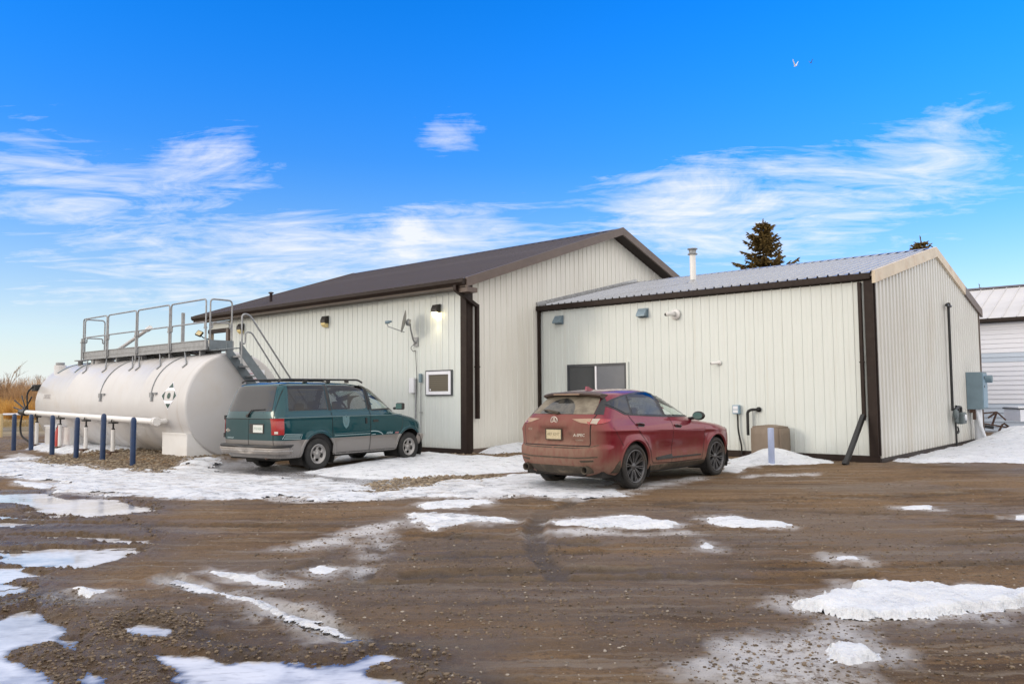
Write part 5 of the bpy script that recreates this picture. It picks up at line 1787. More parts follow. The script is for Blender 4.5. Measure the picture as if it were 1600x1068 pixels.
    m.tube(arc_pts([(sx0 + 0.03, y, 2.82), (sx0 + 0.12, y, 2.82), (sx0 + 0.12, y, 3.10), (sx0 + 0.28, y, 3.10), (sx1 + 0.0, y, 0.66)], 0.10, 6), 0.020, 8)
    m.build('middle_rail', M['steel'], h)
    # white spout pipe propped on the deck
    t2 = thing('spout_pipe', 'white spout pipe slanting up through the catwalk railing', 'pipe', (*T_POS, 0), TH)
    m = MB()
    m.tube([(-0.16, 6.75, 2.86), (-0.16, 4.30, 3.50)], 0.050, 12)
    m.build('pipe', M['tankwhite'], t2)
    d = Vector((0, -2.45, 0.64)).normalized()
    p = Vector((-0.16, 4.30, 3.50))
    MB().tube([p - d * 0.16, p + d * 0.02], 0.068, 14).build('pipe_end', M['white'], t2)


def build_pipe_run():
    t = thing('fuel_pipe', 'long white fuel pipe on stands along the front of the tank', 'pipe', (*T_POS, 0), TH)
    x = -1.50
    a, b = Vector((x, 0.95, 1.00)), Vector((x, 9.5, 1.15))
    m = MB()
    m.tube([a, b], 0.072, 14)
    m.tube([a + Vector((0, 0.06, 0)), (-1.15, 1.01, 1.0)], 0.06, 12)
    m.build('pipe', M['white'], t)
    m = MB()
    m.tube([a + Vector((0, 0.01, 0)), a + Vector((0, -0.035, 0))], 0.105, 16)
    m.tube([a + Vector((0, 0.06, 0)), a + Vector((0, 0.10, 0))], 0.105, 16)
    for k in range(6):
        an = k * math.pi / 3
        c = a + Vector((0.085 * math.cos(an), 0, 0.085 * math.sin(an)))
        m.tube([c + Vector((0, -0.06, 0)), c + Vector((0, 0.12, 0))], 0.014, 6)
    m.build('flange', M['white'], t)
    for y in (3.3, 5.0, 6.8, 8.6):
        zp = 1.0 + (y - 0.95) / 8.55 * 0.15
        m = MB()
        m.tube([(x, y, 0.1), (x, y, zp - 0.28)], 0.05, 12)
        s = m.build('stand', M['white'], t)
        m = MB()
        m.tube([(x, y, zp - 0.29), (x, y, zp - 0.13)], 0.024, 8)
        m.tube([(x, y, zp - 0.29), (x, y, zp - 0.25)], 0.045, 8)
        m.box((x - 0.08, y - 0.11, zp - 0.125), (x + 0.08, y + 0.11, zp - 0.085))
        m.tube([(x - 0.07, y - 0.02, zp - 0.10), (x - 0.10, y - 0.16, zp - 0.02)], 0.012, 5)
        m.build('screw_jack', M['blackmetal'], s)
        MB().box((x - 0.12, y - 0.12, 0.08), (x + 0.12, y + 0.12, 0.215)).build('foot', M['rust'], s)
    # valve, levers and filling hose at the far end
    m = MB()
    m.tube([(x, 9.5, 1.15), (x, 9.78, 1.155)], 0.11, 14)
    m.tube([(x, 9.75, 1.155), (x - 0.02, 9.98, 1.16)], 0.08, 12)
    for p, q in (((x, 9.62, 1.24), (x - 0.15, 10.1, 1.52)), ((x, 9.7, 1.20), (x + 0.05, 9.25, 1.62)), ((x, 9.8, 1.18), (x - 0.1, 10.3, 1.30)), ((x, 9.6, 1.25), (x + 0.0, 9.95, 1.66))):
        m.tube([p, q], 0.022, 6)
    m.build('valve', M['blackmetal'], t)
    m = MB()
    m.tube(arc_pts([(x, 9.86, 1.10), (x - 0.02, 9.96, 0.75), (x, 9.92, 0.42), (x + 0.15, 9.55, 0.22)], 0.35, 8), 0.030, 8)
    m.tube(arc_pts([(x + 0.1, 9.72, 1.2), (x + 0.1, 9.85, 1.75), (x + 0.2, 9.60, 1.95)], 0.3, 8), 0.026, 8)
    m.build('hose', M['black'], t)
    # pump cabinet and fire extinguisher at the far saddle
    t = thing('pump_cabinet', 'white pump cabinet between the pipe and the far end of the tank', 'cabinet', (*loc2(T_POS, -1.22, 7.75), 0.14), TH)
    MB().box((-0.14, -0.35, 0), (0.25, 0.6, 0.60), 0.01).build('cabinet_body', M['white'], t)
    MB().box((-0.155, -0.31, 0.05), (-0.141, 0.56, 0.55)).build('door', M['tankwhite'], t)
    MB().box((-0.17, -0.37, 0.602), (0.27, 0.62, 0.64)).build('lid', M['window_white'], t)
    t = thing('fire_extinguisher', 'red fire extinguisher standing behind the third bollard', 'fire extinguisher', (*loc2(T_POS, -1.45, 7.05), 0.16), TH)
    m = MB()
    m.lathe([(0.001, 0.0), (0.085, 0.0), (0.09, 0.03), (0.09, 0.46), (0.06, 0.54), (0.03, 0.57), (0.03, 0.62), (0.001, 0.62)], 18)
    m.build('cylinder', M['red'], t)
    MB().box((-0.02, -0.09, 0.62), (0.02, 0.05, 0.68)).build('handle', M['blackmetal'], t)
    MB().tube(arc_pts([(0, 0.05, 0.63), (-0.02, 0.13, 0.55), (-0.03, 0.12, 0.15)], 0.06), 0.013, 6).build('hose', M['black'], t)


def build_bollards():
    spots = [(-8.55, 18.1, 1.06, 'nearest bollard, right end of the blue bollard row'),
             (-9.93, 19.47, 1.12, 'blue bollard second from the van end of the row'),
             (-11.06, 20.37, 1.02, 'blue bollard third from the van end, behind the gravel bed'),
             (-12.38, 21.61, 1.05, 'blue bollard fourth from the van end, in front of the pump cabinet'),
             (-13.90, 23.2, 1.05, 'leaning blue bollard beside the black valve at the pipe end'),
             (-14.67, 23.63, 1.06, 'farthest blue bollard, alone left of the pipe end')]
    proto = thing('bollard', spots[0][3], 'bollard', (0, 0, 0), 0, 'blue bollards in front of the tank')
    m = MB()
    m.lathe([(0.062, -0.15), (0.062, 0.99), (0.057, 1.03), (0.042, 1.063), (0.02, 1.078), (0.001, 1.08)], 20)
    m.build('post', M['blue'], proto)
    for i, (x, y, h, lab) in enumerate(spots):
        o = proto if i == 0 else copy_tree(proto)
        o['label'] = lab
        o.location = (x, y, 0.05)
        o.scale = (1, 1, h / 1.06)
        o.rotation_euler = (R([0.4, -0.8, 0.6, -0.5, 0.5, 0.2][i]), R([0.3, 0.6, 0.2, 0.9, 2.2, 0.3][i]), i * 0.7)


build_tank()
build_catwalk()
build_pipe_run()
build_bollards()

# ------------------------------------------------------------------ vehicles (local x = right, y = forward from the rear axle, z = up)
def mono(xs, ys, q):
    """monotone cubic interpolation"""
    xs, ys, q = np.array(xs, float), np.array(ys, float), np.asarray(q, float)
    h = np.diff(xs)
    d = np.diff(ys) / h
    m = np.zeros_like(xs)
    m[0], m[-1] = d[0], d[-1]
    for i in range(1, len(xs) - 1):
        m[i] = 0 if d[i - 1] * d[i] <= 0 else 2 * d[i - 1] * d[i] / (d[i - 1] + d[i])
    i = np.clip(np.searchsorted(xs, q) - 1, 0, len(h) - 1)
    t = np.clip((q - xs[i]) / h[i], 0, 1)
    return ((1 + 2 * t) * (1 - t) ** 2 * ys[i] + t * (1 - t) ** 2 * h[i] * m[i] + t * t * (3 - 2 * t) * ys[i + 1] + t * t * (t - 1) * h[i] * m[i + 1])


class Car:
    def __init__(self, sp):
        self.sp = sp
        self.rear, self.front, self.half = sp['rear'], sp['front'], sp['half']
        z = np.array(sp['zs'])
        self.z = z
        self.sr = mono(*zip(*self.rear), z)
        self.sf = mono(*zip(*self.front), z)
        self.w = mono(*zip(*self.half), z)
        self.grid = self.make(z, self.sr, self.sf, self.w)
        self.full = self.tri(self.grid, None)
        self.bvh = BVHTree.FromPolygons([Vector(p) for p in self.full[0]], self.full[1])

    def half_contour(self, sr, sf, W):
        sp = self.sp
        NR, NS, NF = 26, 84, 20
        Lr, Lf = min(sp['Lr'], (sf - sr) * 0.35), min(sp['Lf'], (sf - sr) * 0.4)
        nr, nf = sp['nr'], sp['nf']
        pts = []
        for k in range(NR):
            a = math.pi / 2 * (k / NR) ** 0.8
            pts.append((W * math.sin(a) ** (2 / nr), sr + Lr * (1 - math.cos(a) ** (2 / nr))))
        for k in range(NS):
            pts.append((W, sr + Lr + (sf - Lf - sr - Lr) * k / NS))
        for k in range(NF + 1):
            a = math.pi / 2 * (1 - k / NF)
            pts.append((W * math.sin(a) ** (2 / nf), sf - Lf * (1 - math.cos(a) ** (2 / nf))))
        return pts

    def make(self, zs, sr, sf, w):
        rows = []
        for z, a, b, c in zip(zs, sr, sf, w):
            row = []
            for x, s in self.half_contour(a, b, c):
                x, s = self.shape(x, s, z)
                row.append((x, s, z))
            rows.append(row)
        return rows

    def shape(self, x, s, z):
        sp = self.sp
        side = sstep(0.55, 0.8, x)
        for ws in (0.0, sp['wb']):
            r = math.hypot(s - ws, z - sp['wz'])
            x += sp['flare'] * math.exp(-((r - sp['ra'] - 0.02) / 0.075) ** 2) * side
        if sp.get('crease'):
            zl = sp['crease'](s)
            x += (0.016 * math.exp(-((z - zl) / 0.035) ** 2) - sp['scoop'] * math.exp(-((z - 0.60) / 0.13) ** 2) * sstep(0.45, 0.8, s) * sstep(2.4, 2.0, s)) * side
        if sp.get('recess'):
            za, zb, wt, wbm, dep = sp['recess']
            if s < -0.6:
                hw = wbm + (wt - wbm) * (z - za) / (zb - za)
                s += dep * float(sstep(za - 0.04, za + 0.03, z) * sstep(zb + 0.006, zb - 0.02, z) * sstep(hw + 0.012, hw - 0.03, x))
        return x, s

    def tri(self, rows, cut, openings=()):
        n = len(rows[0])
        V, F = [], []
        for row in rows:
            V += list(row)
            V += [(-x, s, z) for x, s, z in row[1:-1][::-1]]
        N = 2 * n - 2
        V = [list(p) for p in V]
        nz = len(rows)
        for i in range(nz - 1):
            for j in range(N):
                F.append((i * N + j, i * N + (j + 1) % N, (i + 1) * N + (j + 1) % N, (i + 1) * N + j))
        if cut:
            ra, wz, wb = cut
            keep = []
            for f in F:
                c = [sum(V[i][k] for i in f) / 4 for k in range(3)]
                dead = abs(c[0]) > 0.5 and any(math.hypot(c[1] - ws, c[2] - wz) <= ra for ws in (0, wb))
                if not dead:
                    keep.append(f)
            used = set(i for f in keep for i in f)
            for i in used:
                p = V[i]
                if abs(p[0]) > 0.5:
                    for ws in (0, wb):
                        r = math.hypot(p[1] - ws, p[2] - wz)
                        if 1e-6 < r < ra:
                            p[1], p[2] = ws + (p[1] - ws) * ra / r, wz + (p[2] - wz) * ra / r
            F = keep
        if openings:
            C = np.array([[sum(V[i][k] for i in f) / 4 for k in range(3)] for f in F])
            dead = np.zeros(len(F), bool)
            for ax, poly in openings:
                if ax == 'S':
                    dead |= (np.abs(C[:, 0]) > 0.4) & (sdist(poly, C[:, 1], C[:, 2]) > -0.006)
                else:
                    dead |= (C[:, 1] > 1.3) & (sdist(poly, C[:, 0], C[:, 2]) > -0.006)
            F = [f for f, k in zip(F, dead) if not k]
        c = len(V)
        top = rows[-1]
        V.append([0, sum(p[1] for p in top) / len(top), top[0][2] + 0.004])
        for j in range(N):
            F.append(((nz - 1) * N + j, (nz - 1) * N + (j + 1) % N, c))
        return V, F

    # ---- mapping flat shapes on to the body
    def hit(self, axis, a, b):
        o, d = {'R': ((4, a, b), (-1, 0, 0)), 'L': ((-4, a, b), (1, 0, 0)), 'B': ((a, -5, b), (0, 1, 0)), 'F': ((a, 8, b), (0, -1, 0)), 'T': ((a, b, 5), (0, 0, -1))}[axis]
        h = self.bvh.ray_cast(Vector(o), Vector(d))
        if h[0] is None:
            q = {'R': (0.9, a, b), 'L': (-0.9, a, b), 'B': (a, -1, b), 'F': (a, 3.6, b), 'T': (a, b, 1.6)}[axis]
            h = self.bvh.find_nearest(Vector(q))
        n = h[1]
        if n.dot(Vector(d)) > 0:
            n = -n
        return h[0], n

    def patch(self, name, poly, axis, off, matl, parent, cell=0.05, thick=0.012, smooth=True, holes=()):
        bm = bmesh.new()
        vs_ = [bm.verts.new((p[0], p[1], 0)) for p in poly]
        bm.faces.new(vs_)
        P = np.array(poly)
        for k in (0, 1):
            lo, hi = P[:, k].min(), P[:, k].max()
            n = int((hi - lo) / cell)
            for i in range(1, n + 1):
                co = [0, 0, 0]
                no = [0, 0, 0]
                co[k] = lo + (hi - lo) * i / (n + 1)
                no[k] = 1
                bmesh.ops.bisect_plane(bm, geom=bm.verts[:] + bm.edges[:] + bm.faces[:], plane_co=co, plane_no=no, dist=1e-5)
        for h in holes:
            cx, cy = sum(p[0] for p in h) / len(h), sum(p[1] for p in h) / len(h)
            for a, b in zip(h, h[1:] + h[:1]):
                bmesh.ops.bisect_plane(bm, geom=bm.verts[:] + bm.edges[:] + bm.faces[:], plane_co=(a[0], a[1], 0), plane_no=(b[1] - a[1], a[0] - b[0], 0), dist=1e-4)
            cs = np.array([f.calc_center_median()[:2] for f in bm.faces])
            ins = sdist(h, cs[:, 0], cs[:, 1]) > 1e-5
            bmesh.ops.delete(bm, geom=[f for f, k in zip(bm.faces[:], ins) if k], context='FACES')
        nrm = {}
        for v in bm.verts:
            p, n = self.hit(axis, v.co.x, v.co.y)
            v.co = p + n * off
            nrm[v] = n
        if thick:
            be = [e for e in bm.edges if e.is_boundary]
            for e in be:
                e.smooth = False
            r = bmesh.ops.extrude_edge_only(bm, edges=be)
            bm.verts.index_update()
            old = {tuple(v.co): nrm[v] for v in nrm if v.is_valid}
            for v in [g for g in r['geom'] if isinstance(g, bmesh.types.BMVert)]:
                n = old.get(tuple(v.co))
                if n is not None:
                    v.co -= n * (thick + off)
        bmesh.ops.recalc_face_normals(bm, faces=bm.faces[:])
        me = bpy.data.meshes.new(name)
        bm.to_mesh(me)
        bm.free()
        me.polygons.foreach_set('use_smooth', [smooth] * len(me.polygons))
        # keep the outward side outward
        if len(me.polygons):
            c = sum((p.center * p.area for p in me.polygons), Vector()) / max(1e-9, sum(p.area for p in me.polygons))
            nn = sum((p.normal * p.area for p in me.polygons), Vector())
            want = {'R': (1, 0, 0), 'L': (-1, 0, 0), 'B': (0, -1, 0), 'F': (0, 1, 0), 'T': (0, 0, 1)}[axis]
            if nn.dot(Vector(want)) < 0:
                me.flip_normals()
        me.materials.append(matl)
        return link(name, me, parent)

    def line(self, name, pts, axis, width, off, matl, parent):
        """thin seam or moulding following the body"""
        P = []
        for a, b in zip(pts[:-1], pts[1:]):
            n = max(2, int(math.hypot(b[0] - a[0], b[1] - a[1]) / 0.04))
            P += [(a[0] + (b[0] - a[0]) * i / n, a[1] + (b[1] - a[1]) * i / n) for i in range(n)]
        P.append(pts[-1])
        m = MB()
        v = []
        for i, p in enumerate(P):
            a, b = P[max(0, i - 1)], P[min(len(P) - 1, i + 1)]
            dx, dy = b[0] - a[0], b[1] - a[1]
            l = math.hypot(dx, dy) or 1
            nx, ny = -dy / l * width / 2, dx / l * width / 2
            for s in (1, -1):
                q, n = self.hit(axis, p[0] + nx * s, p[1] + ny * s)
                v.append(q + n * off)
        m.add(v, [(2 * i, 2 * i + 1, 2 * i + 3, 2 * i + 2) for i in range(len(P) - 1)], True)
        return m.build(name, matl, parent)

    def text(self, name, body, size, cx, cz, axis, off, matl, parent, slant=0.0, bold=0.0):
        me = text_mesh(body, size, bold=bold)
        for v in me.vertices:
            a, b = v.co.x + v.co.y * slant, v.co.y
            p, n = self.hit(axis, cx + a, cz + b)
            v.co = p + n * off
        me.materials.append(matl)
        return link(name, me, parent)

    def wells(self, parent, matl):
        sp = self.sp
        for ws in (0, sp['wb']):
            for sd in (-1, 1):
                m = MB()
                ra = sp['ra'] + 0.012
                seg = [(ws + ra * math.cos(a), sp['wz'] + ra * math.sin(a)) for a in np.linspace(R(-28), R(208), 26)]
                x0, x1 = 0.52 * sd, (sp['arch_w'] - 0.018) * sd
                v = [(x, s, z) for s, z in seg for x in (x0, x1)]
                m.add(v, [(2 * i, 2 * i + 1, 2 * i + 3, 2 * i + 2) for i in range(len(seg) - 1)], True)
                v = [(x0, s, z) for s, z in seg]
                m.add(v, [tuple(range(len(v)))])
                m.build('wheel_well', matl, parent)

    def arch_trim(self, parent, matl, width, name='arch_trim', a0=-22, a1=202, off=0.008):
        sp = self.sp
        for ws in (0, sp['wb']):
            for sd, ax in ((1, 'R'), (-1, 'L')):
                m = MB()
                v = []
                A = np.linspace(R(a0), R(a1), 48)
                for a in A:
                    for r, o in ((sp['ra'] - 0.012, off - 0.030), (sp['ra'] - 0.004, off), (sp['ra'] + width, off), (sp['ra'] + width + 0.008, -0.004)):
                        s, z = ws + r * math.cos(a), max(sp['zs'][0] + 0.01, sp['wz'] + r * math.sin(a))
                        p, n = self.hit(ax, s, z)
                        v.append((p.x + o * sd, s, z))
                F = []
                for i in range(len(A) - 1):
                    for k in range(3):
                        F.append((4 * i + k, 4 * i + k + 1, 4 * i + k + 5, 4 * i + k + 4))
                m.add(v, F, True)
                m.build(name, matl, parent)


def wheel(parent, x, y, z, sd, r, width, rim_fn, tyre_m, rim_m, back_m):
    """wheel > tyre and rim; built round the local x axis, outside = +x for the right side"""
    rr = rim_fn['r']
    h = width / 2
    m = MB()
    prof = [(rr - 0.01, h - 0.035), (rr + 0.008, h - 0.012), (rr + 0.03, h - 0.002), (r - 0.06, h), (r - 0.02, h - 0.012), (r - 0.004, h - 0.035), (r, h - 0.06), (r, -h + 0.06), (r - 0.004, -h + 0.035), (r - 0.02, -h + 0.01), (rr, -h + 0.02)]
    m.lathe(prof, 48, 'x')
    w = m.build('wheel', tyre_m, parent)
    w.location = (x, y, z)
    if sd < 0:
        w.rotation_euler = (0, 0, math.pi)
    m = MB()
    m.lathe([(rr + 0.004, h - 0.012), (rr - 0.004, h - 0.006), (rr - 0.018, h - 0.012), (rr - 0.028, h - 0.04), (rr - 0.03, -h + 0.03)], 48, 'x')
    rim_fn['spokes'](m, rr, h)
    rim = m.build('rim', rim_m, w)
    m = MB()
    m.lathe([(rr - 0.03, h - 0.115), (0.16, h - 0.11), (0.001, h - 0.11)], 32, 'x')
    m.build('brake_disc', back_m, w)
    # tread grooves
    m = MB()
    for k in range(56):
        a = k / 56 * 6.283
        c, s = math.cos(a), math.sin(a)
        for x0, x1 in ((h - 0.065, h - 0.03), (-h + 0.03, -h + 0.065)):
            q = r - 0.002
            t = 0.010
            m.add([(x0, q * c - t * s, q * s + t * c), (x1, q * c - t * s, q * s + t * c), (x1, q * c + t * s, q * s - t * c), (x0, q * c + t * s, q * s - t * c),
                   (x0, (q + 0.006) * c - t * s, (q + 0.006) * s + t * c), (x1, (q + 0.0045) * c - t * s, (q + 0.0045) * s + t * c), (x1, (q + 0.0045) * c + t * s, (q + 0.0045) * s - t * c), (x0, (q + 0.006) * c + t * s, (q + 0.006) * s - t * c)],
                  [(4, 5, 6, 7), (0, 1, 5, 4), (1, 2, 6, 5), (2, 3, 7, 6), (3, 0, 4, 7)])
    tr = m.build('tread', tyre_m, w)
    tr['kind'] = 'stuff'
    return w


def spokes_multi(n, w0, w1):
    def f(m, rr, h):
        m.lathe([(0.001, h - 0.028), (0.032, h - 0.030), (0.040, h - 0.040), (0.060, h - 0.045), (0.066, h - 0.08)], 24, 'x')
        for k in range(n):
            a = 6.283 * k / n + (0.07 if k % 2 else -0.07)
            c, s = math.cos(a), math.sin(a)
            P = []
            for r_, w_, x_ in ((0.05, w0, h - 0.045), (rr * 0.55, w0 * 0.9, h - 0.034), (rr - 0.012, w1, h - 0.018)):
                for sg in (-1, 1):
                    P.append((x_, r_ * c - sg * w_ * s, r_ * s + sg * w_ * c))
            Q = [(x - 0.03, y, z) for x, y, z in P]
            V = P + Q
            m.add(V, [(0, 1, 3, 2), (2, 3, 5, 4), (0, 2, 8, 6), (2, 4, 10, 8), (1, 7, 9, 3), (3, 9, 11, 5)])
    return f


def spokes_five(m, rr, h):
    """broad silver five-spoke face with oval holes"""
    m.lathe([(0.001, h - 0.030), (0.045, h - 0.032), (0.052, h - 0.05)], 20, 'x')
    m.lathe([(0.050, h - 0.045), (0.095, h - 0.052)], 30, 'x')
    m.lathe([(rr - 0.048, h - 0.040), (rr - 0.02, h - 0.018)], 40, 'x')
    for k in range(5):
        a = 6.283 * k / 5 + 0.3
        N = 7
        P, Q = [], []
        for i in range(N):
            f = i / (N - 1)
            r_ = 0.088 + (rr - 0.042 - 0.088) * f
            ha = 0.40 - 0.20 * math.sin(math.pi * f) + 0.06 * f
            for sg in (-1, 0, 1):
                b = a + sg * ha
                x_ = h - 0.050 + 0.012 * f + (0.012 if sg == 0 else 0)
                P.append((x_, r_ * math.cos(b), r_ * math.sin(b)))
                Q.append((x_ - 0.03, r_ * math.cos(b), r_ * math.sin(b)))
        n0 = len(P)
        F = []
        for i in range(N - 1):
            for j in range(2):
                F.append((i * 3 + j, i * 3 + j + 1, i * 3 + j + 4, i * 3 + j + 3))
            F.append((i * 3, i * 3 + 3, n0 + i * 3 + 3, n0 + i * 3))
            F.append((i * 3 + 2, n0 + i * 3 + 2, n0 + i * 3 + 5, i * 3 + 5))
        m.add(P + Q, F, True)
        b = a + 0.628
        m.tube([(h - 0.05, 0.068 * math.cos(b), 0.068 * math.sin(b)), (h - 0.034, 0.068 * math.cos(b), 0.068 * math.sin(b))], 0.011, 6)


def paint_mat(name, col, mud, two=None, rear_mud=None, low_mud=(0.25, 0.6, 0.5), metal=0.35, rough=0.28, film=0.22, wob=0.35):
    """car paint with a clear coat, road dirt thickening towards the sills and (if asked) the tail"""
    m = bpy.data.materials.new(name)
    m.use_nodes = True
    t = NT(m.node_tree)
    b = m.node_tree.nodes['Principled BSDF']
    P = t.n('ShaderNodeTexCoord').outputs['Object']
    sep = t.n('ShaderNodeSeparateXYZ', i_0=P)
    x, y, z = sep.outputs
    n1 = t.noise(P, 2.2, 6, 0.62, 0.3)
    n2 = t.noise(t.vscale(P, (9, 9, 3)), 1.6, 6, 0.65)
    c = t.mix(t.noise(P, 3.0, 2), [q * 0.94 for q in col], [q * 1.06 for q in col])
    if two:
        zc, c2 = two
        c = t.mix(t.ramp(z, zc - 0.004, zc + 0.004, 1, 0), c, c2)
    d = t.ramp(t.math('ADD', z, t.math('MULTIPLY', t.math('SUBTRACT', n1, 0.5), wob)), low_mud[0], low_mud[1], low_mud[2], 0.0)
    if rear_mud:
        s0, s1, amt = rear_mud
        r = t.ramp(t.math('ADD', y, t.math('MULTIPLY', t.math('SUBTRACT', n1, 0.5), 0.12)), s0, s1, amt, 0.0)
        zz = t.ramp(t.math('ADD', z, t.math('MULTIPLY', t.math('SUBTRACT', n2, 0.5), 0.25)), 0.66, 1.25, 1.0, 0.62)
        r = t.math('MULTIPLY', r, zz)
        d = t.math('MAXIMUM', d, r)
    d = t.math('ADD', d, t.math('MULTIPLY', t.math('SUBTRACT', n2, 0.45), film), clamp=True)
    f = t.math('MULTIPLY', d, t.ramp(n2, 0.25, 0.6, 0.75, 1.0), clamp=True)
    c = t.mix(f, c, mud)
    t.link(c, b.inputs['Base Color'])
    b.inputs['Metallic'].default_value = metal
    t.link(t.math('MULTIPLY', t.math('SUBTRACT', 1.0, f, clamp=True), metal), b.inputs['Metallic'])
    t.link(t.ramp(f, 0.0, 0.5, rough, 0.8), b.inputs['Roughness'])
    t.link(t.ramp(f, 0.0, 0.45, 0.85, 0.0), b.inputs['Coat Weight'])
    b.inputs['Specular IOR Level'].default_value = 0.22
    b.inputs['Coat IOR'].default_value = 1.42
    b.inputs['Coat Roughness'].default_value = 0.025
    return m


MUD = (0.245, 0.190, 0.135)
M['red_paint'] = paint_mat('dark_red_metallic_paint', (0.185, 0.006, 0.020), MUD, None, (-0.98, -0.62, 0.70), (0.30, 0.78, 0.70), 0.45, 0.30)
M['teal_paint'] = paint_mat('dark_teal_metallic_paint', (0.000, 0.050, 0.064), (0.13, 0.12, 0.105), (0.668, (0.235, 0.222, 0.212)), (-1.10, -0.85, 0.22), (0.20, 0.66, 0.12), 0.30, 0.22, 0.03, 0.12)
M['beige_bumper'] = mat('champagne_bumper_paint', (0.26, 0.235, 0.215), 0.42, 0.15, 0.05, 3.0, ((0.13, 0.11, 0.09), 0.5, 4.0))
M['muddy_plastic'] = mat('muddy_black_plastic', (0.055, 0.043, 0.030), 0.8, 0, 0.25, 5.0, (MUD, 0.6, 4.0))
M['dark_plastic'] = mat('dark_trim_plastic', (0.014, 0.014, 0.015), 0.45, 0, 0.1, 6.0, ((0.10, 0.08, 0.06), 0.25, 4.0))
M['tyre'] = mat('dusty_tyre', (0.022, 0.021, 0.020), 0.8, 0, 0.2, 6.0, ((0.085, 0.066, 0.048), 0.7, 3.5))
M['tyre_van'] = mat('black_tyre', (0.017, 0.017, 0.017), 0.75, 0, 0.2, 6.0, ((0.05, 0.045, 0.04), 0.5, 4.0))
M['rim_grey'] = mat('grey_alloy_rim', (0.105, 0.105, 0.110), 0.42, 0.55, 0.08, 6.0, ((0.11, 0.085, 0.06), 0.45, 5.0))
M['rim_silver'] = mat('dull_silver_rim', (0.36, 0.35, 0.34), 0.40, 0.55, 0.06, 6.0, ((0.14, 0.12, 0.10), 0.5, 5.0))
M['brake'] = mat('dark_brake', (0.02, 0.02, 0.02), 0.6, 0.3)
M['under'] = mat('underbody', (0.012, 0.011, 0.010), 0.85)
M['carglass'] = glass_mat('tinted_car_glass', (0.018, 0.022, 0.026), 0.03)
M['carglass_front'] = glass_mat('clear_car_glass', (0.045, 0.060, 0.060), 0.02)
M['taillight'] = mat('red_tail_light', (0.30, 0.006, 0.010), 0.18, 0, 0.05, 9, coat=0.8)
M['taillight_dirty'] = mat('dust_covered_tail_light', (0.34, 0.235, 0.16), 0.6, 0, 0.08, 7, ((0.40, 0.10, 0.07), 0.3, 5))
M['clearlens'] = mat('clear_lamp_lens', (0.55, 0.52, 0.47), 0.2, 0, 0.05, 9, coat=0.6)
M['dustlens'] = mat('dusty_clear_lens', (0.40, 0.34, 0.28), 0.35, 0, 0.05, 9, ((0.25, 0.15, 0.10), 0.5, 8), coat=0.3)
M['chrome'] = mat('dull_chrome', (0.50, 0.49, 0.48), 0.22, 0.9, 0.04, 9)
M['dull_badge'] = mat('dusty_chrome_badge', (0.55, 0.50, 0.44), 0.4, 0.4, 0.04, 9)
M['plate'] = mat('licence_plate', (0.62, 0.64, 0.60), 0.5, 0, 0.05, 12, ((0.40, 0.36, 0.28), 0.3, 9))
M['plate_dirty'] = mat('muddy_licence_plate', (0.52, 0.44, 0.28), 0.6, 0, 0.1, 12, ((0.30, 0.22, 0.13), 0.6, 9))
M['plate_ink'] = mat('licence_plate_ink', (0.10, 0.22, 0.16), 0.6)
M['seam'] = mat('door_seam', (0.004, 0.004, 0.004), 0.8)
M['decal'] = mat('pale_decal', (0.32, 0.42, 0.44), 0.5)
M['shield'] = mat('faint_door_reflection', (0.10, 0.19, 0.21), 0.5)
M['decal_grey'] = mat('grey_stripe_decal', (0.10, 0.16, 0.17), 0.5)
M['mirror'] = glass_mat('mirror_glass', (0.12, 0.22, 0.20), 0.03, 0.9)
M['head'] = mat('headlight_lens', (0.45, 0.46, 0.47), 0.12, 0.2, coat=1.0)


def see_through(name, tint, refl=(1, 1, 1)):
    """car window: tinted, transparent, with the sky mirrored in it"""
    m = bpy.data.materials.new(name)
    m.use_nodes = True
    nt = m.node_tree
    nt.nodes.clear()
    t = NT(nt)
    tr = t.n('ShaderNodeBsdfTransparent')
    tr.inputs[0].default_value = (*tint, 1)
    gl = t.n('ShaderNodeBsdfGlossy')
    gl.inputs['Color'].default_value = (*refl, 1)
    gl.inputs['Roughness'].default_value = 0.02
    fr = t.n('ShaderNodeFresnel')
    fr.inputs['IOR'].default_value = 1.5
    mx = t.n('ShaderNodeMixShader')
    g = t.n('ShaderNodeNewGeometry')
    f = t.math('MULTIPLY', fr.outputs[0], t.math('SUBTRACT', 1.0, g.outputs['Backfacing']))
    t.link(f, mx.inputs[0])
    t.link(tr.outputs[0], mx.inputs[1])
    t.link(gl.outputs[0], mx.inputs[2])
    o = t.n('ShaderNodeOutputMaterial')
    t.link(mx.outputs[0], o.inputs[0])
    return m


M['clear_glass'] = see_through('clear_window_glass', (0.80, 0.86, 0.84))
M['tint_glass'] = see_through('smoked_window_glass', (0.30, 0.32, 0.34))
M['dark_glass'] = see_through('privacy_window_glass', (0.11, 0.12, 0.13))
M['seat'] = mat('grey_seat_cloth', (0.055, 0.058, 0.062), 0.85, 0, 0.15, 8)
M['cabin'] = mat('dark_cabin_lining', (0.045, 0.045, 0.047), 0.85)


